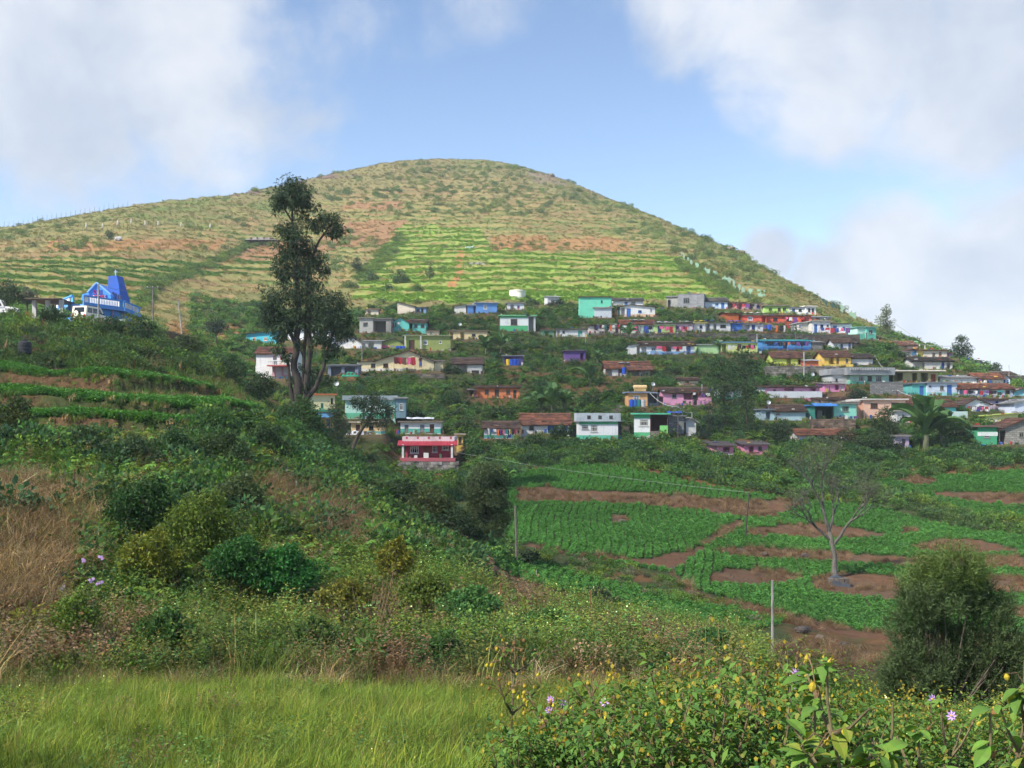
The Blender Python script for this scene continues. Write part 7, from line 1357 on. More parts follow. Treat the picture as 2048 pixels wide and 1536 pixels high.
        hh = HOUSE[key]; zz = hh['p'].z + hh['h'] + (.62 if key in ('B13', 'I1') else .28); Yd = hh['Y'] + (1.0 if key in ('B13', 'I1') else .2); x = (u - 1024) / F * Yd
        o = thing('roof_sheet', lab, 'tarpaulin', (x, Yd, zz), 0, 'plastic sheets on roofs'); mb = MB(); nx, ny = 10, 5; r = random.Random(u)
        ph = [r.uniform(0, 6) for _ in range(4)]
        def P(i, j): X = (i / nx - .5) * w; Y_ = j / ny * 1.3; return (X + .06 * math.sin(j * 2 + ph[0]), Y_, .10 + .16 * abs(math.sin(X * 2.7 + ph[1]) * math.sin(Y_ * 2.6 + ph[2])) + Y_ * .12)
        for i in range(nx):
            for j in range(ny): mb.face([P(i, j), P(i + 1, j), P(i + 1, j + 1), P(i, j + 1)])
        mb.build('sheet', mat('cloth', c), o)
        mb = MB(); 
        for k in range(4): mb.box(-w * .4 + k * w * .25, -w * .4 + k * w * .25 + .25, .3, .6, -.1, .18 + .05)
        mb.build('weight_stone', mat('rock', S(120, 110, 100)), o)['kind'] = 'stuff'
CLOTH = {'red': S(175, 30, 45), 'pink': S(225, 90, 140), 'white': S(215, 215, 215), 'blue': S(50, 80, 160), 'black': S(35, 35, 42), 'maroon': S(95, 30, 40), 'orange': S(220, 110, 50), 'purple': S(110, 60, 140), 'yellow': S(220, 185, 60), 'teal': S(40, 130, 130), 'grey': S(130, 130, 135), 'brown': S(110, 80, 65)}
ORD = ['first', 'second', 'third', 'fourth', 'fifth', 'sixth', 'seventh', 'eighth', 'ninth', 'tenth']
CLOTH = {k: tuple(.75 * c[i] + .08 * sum(c) / 3 for i in range(3)) for k, c in CLOTH.items()}
def washing(u0, u1, v, Y, cols, where, hpx=9, sag=.1, line=True, wpx=None):
    s = Y / F; n = len(cols); a = W(u0, v, Y); b = W(u1, v, Y)
    if line:
        o = thing('washing_line', 'washing line ' + where, 'washing line', a, 0, 'washing lines of the village'); mb = MB(); L_ = (b - a).length; mb.tube([(L_ * t, 0, -sag * math.sin(math.pi * t)) for t in [i / 6 for i in range(7)]], [.012] * 7, 4); mb.build('cord', mat('plain', (.2, .2, .2)), o)
        for x in (0, L_): mb = MB(); mb.tube([(x, .02, -2.2), (x, .02, .05)], [.03, .025], 5); mb.build('post', mat('bark', (.15, .12, .1)), o)
    for k, c in enumerate(cols):
        t0 = (k + random.uniform(.02, .15)) / n; w = (u1 - u0) * s / n * (random.uniform(.45, .95) if not wpx else 1.0); h = hpx * s * (random.uniform(.4, 1.05) if not wpx else random.uniform(.8, 1.0)); p = a.lerp(b, t0); p.z -= sag * math.sin(math.pi * t0) + .01; p.y -= .03
        mb = MB(); nx, nz = 4, 4; ph = random.uniform(0, 6)
        def P(i, j): return (w * i / nx + .03 * math.sin(j + ph), .06 * math.sin(i * 2.1 + ph) * (j / nz) - .02 * j, -h * j / nz * (1 + .06 * math.sin(i * 1.7 + ph)))
        for i in range(nx):
            for j in range(nz): mb.face([P(i, j + 1), P(i + 1, j + 1), P(i + 1, j), P(i, j)])
        e = mb.build('cloth', mat('cloth', CLOTH[c])); e.location = p; tag(e, ('%s cloth, %s from the left, %s' % (c, ORD[k], where)) if cols.count(c) > 1 else '%s cloth drying %s' % (c, where), 'cloth', 'washing ' + where)
def build_washing():
    def Yo(k, d=.55): return HOUSE[k]['Y'] - d
    washing(788, 830, 714, Yo('A9'), ['maroon', 'red', 'brown', 'pink', 'red'], 'on the cream house wall', 16, wpx=1)
    washing(770, 800, 644, Yo('A6', 1.2), ['orange', 'pink', 'pink', 'red', 'red', 'white'], 'between the grey and turquoise houses', 11)
    washing(1188, 1240, 649, Yo('B12'), ['black', 'blue', 'maroon', 'white', 'teal', 'black', 'orange', 'white', 'grey', 'red'], 'before the dark washing house', 12)
    washing(1246, 1306, 651, Yo('B13', .8), ['white', 'blue', 'pink', 'grey', 'blue', 'black'], 'before the pale green house', 11)
    washing(1318, 1348, 652, Yo('C11'), ['pink', 'pink', 'red'], 'before the spring green house', 12)
    washing(1352, 1386, 652, Yo('C12'), ['purple', 'pink', 'red', 'white'], 'before the light pink house', 10)
    washing(1456, 1526, 607, Yo('C3'), ['black', 'red', 'maroon', 'red', 'purple', 'black', 'grey', 'brown'], 'along the top row huts', 9)
    washing(1570, 1618, 634, Yo('C10'), ['pink', 'white', 'purple', 'orange', 'red', 'maroon'], 'before the long vermilion house', 11)
    washing(1528, 1604, 650, HOUSE['C16']['Y'] - .3, ['blue', 'white', 'grey', 'orange', 'black', 'white', 'red', 'grey', 'black', 'blue'], 'along the grey wall under the red row', 12)
    washing(1312, 1376, 692, Yo('D1'), ['pink', 'red', 'black', 'pink', 'red', 'white'], 'before the long white blue house', 10)
    washing(1455, 1510, 690, Yo('D2'), ['white', 'white', 'maroon', 'black', 'red', 'pink'], 'before the lime house', 10)
    washing(1530, 1618, 683, Yo('D3'), ['black', 'black', 'blue', 'black', 'brown', 'orange', 'maroon', 'purple', 'black', 'purple'], 'before the azure house', 9)
    washing(1640, 1700, 655, Yo('C17', 1.0), ['blue', 'red', 'red', 'blue', 'pink', 'purple'], 'before the end white houses', 10)
    washing(975, 1035, 857, Yo('H5', .9), ['white', 'blue', 'white', 'orange', 'purple', 'pink', 'teal', 'yellow', 'black', 'red'], 'before the low pale house', 13)
    washing(1385, 1420, 785, Yo('G1'), ['white', 'maroon', 'purple', 'white'], 'in the opening of the rose pink house', 9)
    washing(1935, 1978, 812, Yo('E10'), ['red', 'white', 'purple', 'pink', 'red'], 'before the white gable cottage', 9); washing(1925, 2005, 780, Yo('E7'), ['pink', 'black', 'white', 'red', 'purple', 'black', 'teal'], 'before the tiled row house', 9); washing(1690, 1714, 831, Yo('H7'), ['purple', 'blue', 'purple'], 'below the window of the blue awning house', 8)
    washing(1958, 1985, 759, Yo('E8'), ['purple', 'white', 'blue'], 'before the upper tiled house', 7); washing(762, 790, 690, Yo('A8', .2), ['pink', 'pink', 'grey'], 'on the left gable of the olive house', 6)

def pole(u, vt, vb, Y, r, c, label, name='utility_pole', cat='pole', arms=0, group='poles and posts', lean=0., onground=True):
    g = ground_pt(u, Y) if onground else W(u, vb, Y); h = W(u, vt, Y).z - g.z; o = thing(name, label, cat, g, 0, group); mb = MB(); mb.tube([(0, 0, -.4), (lean * h * .5, 0, h * .5), (lean * h, 0, h)], [r, r * .9, r * .8], 8); mb.build('shaft', mat('bark', c) if arms < 9 else mat('metal', c), o)
    for k in range(arms):
        mb = MB(); mb.box(lean * h - .7, lean * h + .7, -r - .06, -r * .85, h - .25 - .45 * k, h - .16 - .45 * k); a = mb.build('cross_arm', mat('metal', S(90, 88, 86)), o)
        for x in (-.6, 0, .6): mb = MB(); mb.tube([(lean * h + x, -r - .03, h - .158 - .45 * k), (lean * h + x, -r - .03, h - .03 - .45 * k)], [.04, .03], 6); mb.build('insulator', mat('plain', (.5, .5, .48)), a)
    return Vector((g.x + lean * h, g.y, g.z + h))
def wire(a, b, sag, label, r=.018, c=(.18, .18, .19)):
    a = Vector(a); b = Vector(b); m = MB(); P = [a.lerp(b, t) - a - Vector((0, 0, sag * 4 * t * (1 - t))) for t in [i / 14 for i in range(15)]]; m.tube(P, [r] * 15, 4, 0, False); e = m.build('wire', mat('plain', c)); e.location = a; tag(e, label, 'wire', 'overhead wires')
def build_poles():
    P = {}
    P['f1'] = pole(1034, 1012, 1090, 57, .07, (.20, .17, .14), 'grey wooden pole beside the round tree', lean=-.03)
    P['f2'] = pole(1490, 985, 1062, 73, .05, (.06, .05, .045), 'thin dark leaning pole between the two upper fields', lean=.09)
    P['f3'] = pole(1545, 1160, 1290, 36, .05, (.32, .31, .29), 'pale straight pole at the near edge of the fields')
    P['v1'] = pole(197, 568, 648, 106, .09, (.24, .25, .27), 'grey pole in front of the blue building'); P['v2'] = pole(306, 572, 650, 125, .10, (.16, .14, .13), 'dark utility pole right of the blue building', arms=1); P['v3'] = pole(366, 600, 660, 145, .10, (.26, .25, .24), 'leaning pale post on the hill foot', lean=-.12)
    P['v4'] = pole(1171, 666, 730, 176, .06, (.30, .31, .30), 'thin pale post below the long white hut'); P['v5'] = pole(724, 676, 725, 160, .06, (.25, .25, .25), 'thin post left of the olive house'); P['v6'] = pole(1591, 652, 690, 180, .09, (.10, .10, .10), 'dark utility pole in front of the red row', arms=2); P['v7'] = pole(1514, 668, 706, 172, .08, (.5, .5, .48), 'white post at the end of the lime house')
    P['v8'] = pole(1608, 704, 738, 154, .09, (.5, .48, .46), 'pale post between acid yellow house and orange hut'); P['v9'] = pole(1356, 812, 880, 112, .05, (.10, .09, .09), 'dark pole with cross arm before the block shed', arms=1); P['v10'] = pole(1384, 825, 850, 118, .05, (.5, .5, .48), 'short white post right of the block shed'); P['v11'] = pole(1733, 664, 700, 188, .09, (.09, .09, .09), 'dark utility pole before the teal corner house', arms=1)
    P['v12'] = pole(1850, 690, 716, 178, .09, (.5, .5, .5), 'white post before the patchwork row'); P['v13'] = pole(1794, 780, 800, 140, .07, (.09, .08, .08), 'dark post above the peach house', arms=1); P['v14'] = pole(2018, 730, 770, 160, .04, (.35, .35, .35), 'thin lamp post left of two at the right skyline'); P['v15'] = pole(2042, 738, 770, 160, .04, (.35, .35, .35), 'thin lamp post right of two at the right skyline'); P['v16'] = pole(1659, 772, 800, 146, .06, (.09, .08, .08), 'dark post at the end of the long pink house'); P['v17'] = pole(1404, 768, 800, 138, .05, (.4, .38, .36), 'thin post on the rose pink house front')
    P['v18'] = pole(1822, 832 - 20, 842, 130, .04, (.4, .4, .4), 'thin pipe before the turquoise tiled house')
    wire(W(905, 903, 108), P['f2'], .25, 'pale wire slanting across the fields to the leaning pole', .009, (.30, .34, .31))
    wire(P['v9'], P['v10'], .3, 'wire from the dark cross-arm pole to the short white post', .03, (.5, .5, .5)); wire(P['v9'], W(1300, 786, 130), .5, 'wire from the dark cross-arm pole up to the drum terrace house', .03, (.5, .5, .5)); wire(P['v9'], W(1412, 776, 140), .6, 'thin wire from the dark cross-arm pole to the rose pink house', .015)
    far = [W(1780, 640, 200), W(2160, 770, 170), W(2200, 800, 150)]
    wire(far[0], far[1], 3.0, 'upper wire sweeping down across the sky at the right', .03); wire(far[0] + Vector((0, 0, -1.2)), far[1] + Vector((0, 0, -1.2)), 3.4, 'lower wire sweeping down across the sky at the right', .03); wire(W(1780, 672, 200), W(1930, 690, 178), .8, 'wire from the ridge conifer to the skyline tree', .025); wire(P['v11'], W(1940, 690, 178), 1.0, 'wire from the teal corner house to the skyline tree', .025)
    wire(P['v11'], W(1650, 720, 160), .8, 'wire from the teal corner pole down to the golden house', .025); wire(P['v6'], P['v11'], 1.0, 'wire between the red row pole and the teal corner pole', .02); wire(P['v13'], W(1880, 800, 128), .4, 'pale wire dropping to the turquoise tiled house', .03, (.5, .5, .48)); wire(W(1742, 695, 180), W(1770, 740, 150), .4, 'pale cable above the balustrade house', .03, (.45, .45, .45))
    wire(P['v4'], W(1260, 640, 200), .6, 'thin wire from the pale post to the upper houses', .018); wire(W(1046, 618, 205), W(1240, 646, 190), 1.0, 'long thin wire above the third row', .02, (.3, .3, .3)); wire(P['v2'], P['v3'], .7, 'wire between the two posts at the hill foot', .02); wire(P['v1'], P['v2'], .6, 'wire from the blue building to the dark pole', .018); wire(W(745, 600, 220), W(850, 640, 185), .8, 'thin wire above the turquoise gable house', .02)
    wire(W(900, 830, 125), W(960, 770, 140), .3, 'wire left of the orange house', .018)
    # stakes and fence posts
    OR = (.26, .13, .045); GR = (.30, .30, .28)
    for (u, vt, vb, Y, r, c, lab) in [(1001, 1165, 1215, 31, .022, OR, 'orange brown stake before the lower field'), (1181, 1180, 1238, 31, .022, OR, 'leaning orange stake left of the forward bushes'), (1387, 1238, 1292, 27, .022, OR, 'orange stake with pale top below the lower field'), (525, 1098, 1142, 29, .02, OR, 'rusty stake in the vivid green shrub'), (148, 938, 1000, 35, .03, (.20, .085, .035), 'rust red post on the left bank'), (48, 915, 955, 40, .03, (.2, .1, .05), 'rust red post near the left edge'), (252, 1010, 1062, 31, .025, (.30, .28, .10), 'yellowish stake left of the dark bank shrub'), (810, 1165, 1210, 30, .022, OR, 'orange stake behind the bare branches'),
                                 (175, 985, 1040, 34, .02, (.2, .1, .06), 'thin rusty stake right of the dry grass mound'), (200, 1010, 1060, 32, .02, (.25, .16, .1), 'thin brown stake right of the dry grass mound'), (555, 915, 942, 52, .045, GR, 'grey fence post furthest up the left bank'), (574, 935, 970, 49, .045, GR, 'second grey fence post on the left bank'), (593, 962, 992, 46, .045, GR, 'third grey fence post on the left bank'), (615, 1000, 1042, 43, .045, GR, 'tall grey fence post beside the brown scrub'), (683, 1060, 1090, 42, .04, GR, 'grey fence post below the brown scrub'), (737, 1085, 1105, 41, .04, GR, 'grey fence post right of the brown scrub'),
                                 (1780, 1318, 1372, 22, .028, (.26, .30, .10), 'pale green stake left of the feathery bush'), (1623, 1285, 1296, 44, .02, GR, 'short peg left on the ploughed plot'), (1647, 1276, 1291, 46, .02, GR, 'short peg at the top of the ploughed plot'), (1692, 1302, 1317, 42, .02, GR, 'short peg in the middle of the ploughed plot'), (1720, 1290, 1306, 46, .02, GR, 'short peg right on the ploughed plot'), (1729, 1303, 1318, 44, .02, GR, 'short peg below the right one on the ploughed plot'), (1073, 1140, 1155, 52, .025, (.5, .5, .48), 'white peg in the lower field'), (980, 1200, 1214, 34, .03, (.5, .5, .48), 'white peg left of the orange brown stake')]:
        pole(u, vt, vb, Y, r, c, lab, 'stake', 'stake', group='stakes and fence posts')
    # sacks on stakes along the hill fence
    rr = random.Random(3)
    for k, u in enumerate([172, 205, 235, 262, 290, 316, 362, 420]):
        Y = 288 + k * 3; g = ground_pt(u, Y); o = thing('scarecrow_sack', 'white sack on a stake, %s from the left along the hill fence' % ['first', 'second', 'third', 'fourth', 'fifth', 'sixth', 'seventh', 'last'][k], 'sack', g, 0, 'sacks on stakes along the hill fence'); mb = MB(); mb.tube([(0, 0, -.2), (0, 0, 2.2)], [.05, .04], 5); mb.build('stake', mat('bark', (.2, .17, .14)), o); mb = MB(); mb.tube([(0, 0, .9), (.1, 0, 1.3), (.05, 0, 1.9), (0, 0, 2.2)], [.2, .26, .2, .08], 7); mb.build('sack', mat('cloth', S(175, 172, 165)), o)
    o = thing('hill_fence', 'thin post fence running across the left hill', 'fence', ground_pt(180, 288)); P0 = Vector(o.location)
    for k in range(36):
        g = ground_pt(165 + k * 8.2, 286 + k * 1.0); mb = MB(); mb.tube([(0, 0, -.2), (0, 0, 1.5)], [.05, .05], 4); e = mb.build('post', mat('bark', (.13, .11, .09)), o); e.location = g - P0
    o = thing('skyline_fence', 'post fence along the left skyline of the hill', 'fence', ground_pt(60, 328)); P0 = Vector(o.location)
    for k in range(30):
        u = -20 + k * 9.5; g = ground_pt(u, float(np.interp(u, cr[:, 0], cr[:, 1])) - 1); mb = MB(); mb.tube([(0, 0, -.2), (0, 0, 1.9)], [.05, .05], 4); e = mb.build('post', mat('bark', (.11, .10, .09)), o); e.location = g - P0
    # netting fence on the right flank
    for (path, lab) in (([(1362, 512), (1385, 535), (1420, 552), (1460, 570), (1490, 592), (1530, 600)], 'blue green netting fence stepping down the right hill flank'), ([(1640, 612), (1675, 622), (1712, 640)], 'green netting fence behind the end of the red row')):
        o = thing('netting_fence', lab, 'fence', (0, 0, 0)); pp = []
        for (u, v) in path: Y = find_Y(u, v, 215); pp.append(ground_pt(u, Y))
        o.location = pp[0]; m_, nt, N, L, b = newmat('netting'); b.inputs['Base Color'].default_value = (*S(105, 135, 120), 1); b.inputs['Roughness'].default_value = .9
        wv = N.new('ShaderNodeTexNoise'); wv.inputs['Scale'].default_value = 3; g_ = N.new('ShaderNodeMath'); g_.operation = 'GREATER_THAN'; g_.inputs[1].default_value = .47; L.new(wv.outputs[0], g_.inputs[0]); L.new(g_.outputs[0], b.inputs['Alpha'])
        for a, c in zip(pp[:-1], pp[1:]):
            a = a - pp[0]; c = c - pp[0]; mb = MB(); n = 8
            for i in range(n):
                q0 = a.lerp(c, i / n); q1 = a.lerp(c, (i + 1) / n); w0 = Vector((0, .15 * math.sin(i * 2), 0)); w1 = Vector((0, .15 * math.sin(i * 2 + 2), 0)); mb.face([q0 + w0, q1 + w1, q1 + w1 + Vector((0, 0, 1.7)), q0 + w0 + Vector((0, 0, 1.7))])
            mb.build('net', m_, o); mb = MB(); mb.tube([a - Vector((0, 0, .3)), a + Vector((0, 0, 1.9))], [.06, .05], 5); mb.build('post', mat('bark', (.15, .12, .1)), o)
    # hoses
    for (path, r, c, lab) in (([(20, 912), (70, 925), (115, 935), (130, 960), (145, 978), (190, 985), (245, 998)], .035, (.10, .12, .12), 'grey hose curving down the left bank'), ([(140, 935), (170, 938), (195, 950)], .04, (.03, .03, .03), 'black hose end on the left bank'), ([(1130, 1222), (1200, 1236), (1270, 1242), (1400, 1262)], .03, (.03, .03, .03), 'black hose behind the forward bushes')):
        pp = []
        for (u, v) in path: Y = find_Y(u, v, 24.); g = ground_pt(u, Y); pp.append(g + Vector((0, 0, .25)))
        mb = MB(); mb.tube([q - pp[0] for q in pp], [r] * len(pp), 6); e = mb.build('hose', mat('plain', c), None, True); e.location = pp[0]; tag(e, lab, 'hose')

def rock(name, label, u, Y, w, h, c, group='rocks and stones', cat='rock', sink=.15):
    g = ground_pt(u, Y); r = random.Random(int(u * 3 + Y)); mb = MB(); n, m = 12, 7; k_ = .55 if u > 1200 and Y < 100 else 1.; w *= k_; h *= k_; c = tuple(x * .75 for x in c) if k_ < 1 else c; ph = [r.uniform(0, 6) for _ in range(6)]
    def P(i, j):
        a = 2 * math.pi * i / n; t = math.pi * j / m; k = 1 + .18 * math.sin(a * 2 + ph[0]) + .14 * math.sin(a * 3 + t * 2 + ph[1]) + .10 * math.sin(a * 5 + t * 4 + ph[2]); return (math.cos(a) * math.sin(t) * w * .5 * k, math.sin(a) * math.sin(t) * w * .42 * k, (math.cos(t) * .5 + .5 - sink) * h * (.9 + .1 * k))
    for i in range(n):
        for j in range(m): mb.face([P(i, j), P(i, j + 1), P(i + 1, j + 1), P(i + 1, j)])
    e = mb.build(name, mat('rock', c)); e.location = g; e.rotation_euler = (0, 0, r.uniform(0, 6)); tag(e, label, cat, group)
def build_rocks():
    for (u, Y, w, h, c, lab) in [(965, 46, 1.0, .8, (.24, .13, .08), 'big reddish boulder at the tip of the shoulder'), (985, 46, .7, .5, (.22, .13, .09), 'reddish boulder right of the big one'), (940, 46, .8, .45, (.20, .11, .07), 'flat reddish rock left of the big boulder'), (1003, 47, .5, .3, (.26, .15, .08), 'small tan rock at the end of the shoulder'), (900, 36, .35, .2, (.05, .045, .045), 'dark stone at the weed edge'), (930, 36, .4, .22, (.05, .045, .045), 'second dark stone at the weed edge'),
                              (1480, 68.5, 1.2, .5, (.12, .085, .06), 'brown stone heap in the middle field'), (1530, 68.5, .9, .6, (.15, .11, .08), 'pale sided stone in the middle field'), (1447, 67.5, .6, .4, (.28, .2, .12), 'straw coloured stump in the middle field'), (1610, 70, 1.1, .6, (.10, .08, .07), 'dark stone heap on the long red bank'), (1245, 78, 1.1, .6, (.14, .12, .09), 'heap of dry stalks in the left field'), (1350, 62, .5, .3, (.06, .07, .08), 'dark pot-like stone at the field corner'), (1605, 47, 1.2, .7, (.11, .09, .08), 'dark rock at the ploughed plot corner'), (1640, 46.5, .8, .4, (.2, .16, .13), 'flat rock by the ploughed plot'), (1690, 46, .8, .4, (.07, .065, .06), 'black stone by the ploughed plot'),
                              (1672, 65, .9, .8, (.08, .085, .095), 'dark grey boulder at the bare tree foot'), (237, 270, 1.8, 1.3, (.34, .34, .36), 'white grey board-like rock beside the lone hill bush'), (1104, 452, 2.2, 1.8, (.14, .125, .11), 'small rock knob on the right skyline'), (1480, 322, 3.4, 1.6, (.17, .15, .125), 'rock outcrop on the right skyline'), (1462, 328, 3.0, 1.3, (.16, .14, .12), 'second rock outcrop on the right skyline'), (945, 20.6, .28, .25, (.30, .2, .12), 'tan stone at the meadow edge'), (292, 21.5, .35, .3, (.22, .17, .12), 'tan stone under the weeds left'), (300, 21.6, .4, .3, (.07, .065, .06), 'dark stone under the weeds left'), (770, 24, .4, .3, (.25, .17, .11), 'tan stone below the bare branches'), (100, 100, .8, .5, (.3, .2, .13), 'orange clod on the bank below the parked car')]:
        rock('boulder' if w > .6 else 'stone', lab, u, Y, w, h, c)

def build_person():
    """a small standing figure by the cream house"""
    hh = HOUSE['A9']; p = W(841, 736, hh['Y'] - .45); o = thing('person', 'person in dark shirt and blue wrap standing at the cream house wall', 'person', p); J = [(0, 0, .95), (0, 0, 1.2), (0, 0, 1.42), (0, .01, 1.52), (0, -.01, 1.64), (-.1, 0, .9), (-.1, -.02, .48), (-.1, .02, .06), (-.1, -.1, .03), (.1, 0, .9), (.11, -.04, .48), (.11, 0, .06), (.11, -.12, .03), (-.19, 0, 1.38), (-.25, -.02, 1.1), (-.2, -.16, .92), (.19, 0, 1.38), (.26, -.02, 1.1), (.22, -.12, .88)]
    E = [(0, 1), (1, 2), (2, 3), (3, 4), (0, 5), (5, 6), (6, 7), (7, 8), (0, 9), (9, 10), (10, 11), (11, 12), (2, 13), (13, 14), (14, 15), (2, 16), (16, 17), (17, 18)]; R = [.14, .13, .12, .055, .095, .085, .06, .04, .035, .085, .06, .04, .035, .055, .042, .03, .055, .042, .03]
    me = bpy.data.meshes.new('body'); me.from_pydata(J, E, []); b = link('body', me, o); b.modifiers.new('skin', 'SKIN')
    for i, r in enumerate(R): me.skin_vertices[0].data[i].radius = (r, r)
    me.skin_vertices[0].data[0].use_root = True; b.modifiers.new('sub', 'SUBSURF').levels = 1; me.materials.append(mat('plain', S(110, 75, 60)))
    mb = MB(); mb.tube([(0, 0, .92), (0, 0, 1.15), (0, 0, 1.4), (0, 0, 1.46)], [.185, .175, .2, .09], 12); mb.build('shirt', mat('cloth', S(60, 40, 50)), o, True); mb = MB(); mb.tube([(0, -.01, .25), (0, -.01, .6), (0, 0, .95)], [.2, .2, .175], 12); mb.build('wrap', mat('cloth', S(60, 80, 130)), o, True)
    mb = MB(); mb.tube([(0, .02, 1.60), (0, .02, 1.70), (0, .0, 1.745)], [.115, .11, .04], 10); mb.build('hair', mat('plain', (.01, .009, .008)), o, True)

def build_clutter():
    """pots, planks, sacks, firewood and scraps lying before the houses and on the old roofs"""
    r = random.Random(77); cols = [S(190, 188, 182), S(120, 90, 70), S(60, 60, 62), S(45, 90, 170), S(170, 60, 50), S(205, 180, 90), S(90, 120, 90), S(150, 120, 100), S(215, 215, 215), S(80, 65, 55)]
    mats = [mat('cloth', c) for c in cols]; yard = MB(); top = MB()
    for key, h in HOUSE.items():
        if key in ('E4b',): continue
        c, s_ = math.cos(h['yw']), math.sin(h['yw'])
        def wp(x, y, z): return Vector((h['p'].x + x * c - y * s_, h['p'].y + x * s_ + y * c, h['p'].z + z))
        for k in range(int(h['w'] * 1.5) + 2):
            x = r.uniform(-.4, h['w'] + .4); y = -r.uniform(.25, .95); q = wp(x, y, -.04); m = r.randrange(len(cols)); t = r.random(); w = r.uniform(.1, .32); hh = r.uniform(.12, .5)
            if t < .4: yard.box(q.x - w / 2, q.x + w / 2, q.y - w / 2, q.y + w / 2, q.z, q.z + hh, m)
            elif t < .7: yard.tube([q, q + Vector((0, 0, hh * .5)), q + Vector((0, 0, hh))], [w * .35, w * .5, w * .38], 7, m)
            else:
                for j in range(3): a = q + Vector((r.uniform(-.2, .2), 0, .04 + .07 * j)); yard.tube([a - Vector((.35, 0, 0)), a + Vector((.35, r.uniform(-.1, .1), r.uniform(0, .15)))], [.035, .03], 5, r.choice((1, 7, 9)))
        roofz = h['h'] + .12
        for k in range(int(h['w'] * 1.2)):
            x = r.uniform(0, h['w']); y = r.uniform(-.1, .5); q = wp(x, y, roofz + y * .28 + .05); m = r.randrange(len(cols)); w = r.uniform(.12, .5)
            if r.random() < .5: top.box(q.x - w / 2, q.x + w / 2, q.y - .08, q.y + .08, q.z, q.z + r.uniform(.05, .16), m)
            else: top.tube([q - Vector((w, 0, 0)), q + Vector((w, .1, .04))], [.03, .03], 5, r.choice((1, 2, 7, 9)))
    tag(yard.build('yard_clutter', mats), 'pots, sacks, firewood and scraps lying before the houses', 'clutter', kind='stuff'); tag(top.build('roof_clutter', mats), 'stones, sticks and scraps weighing down the house roofs', 'clutter', kind='stuff')
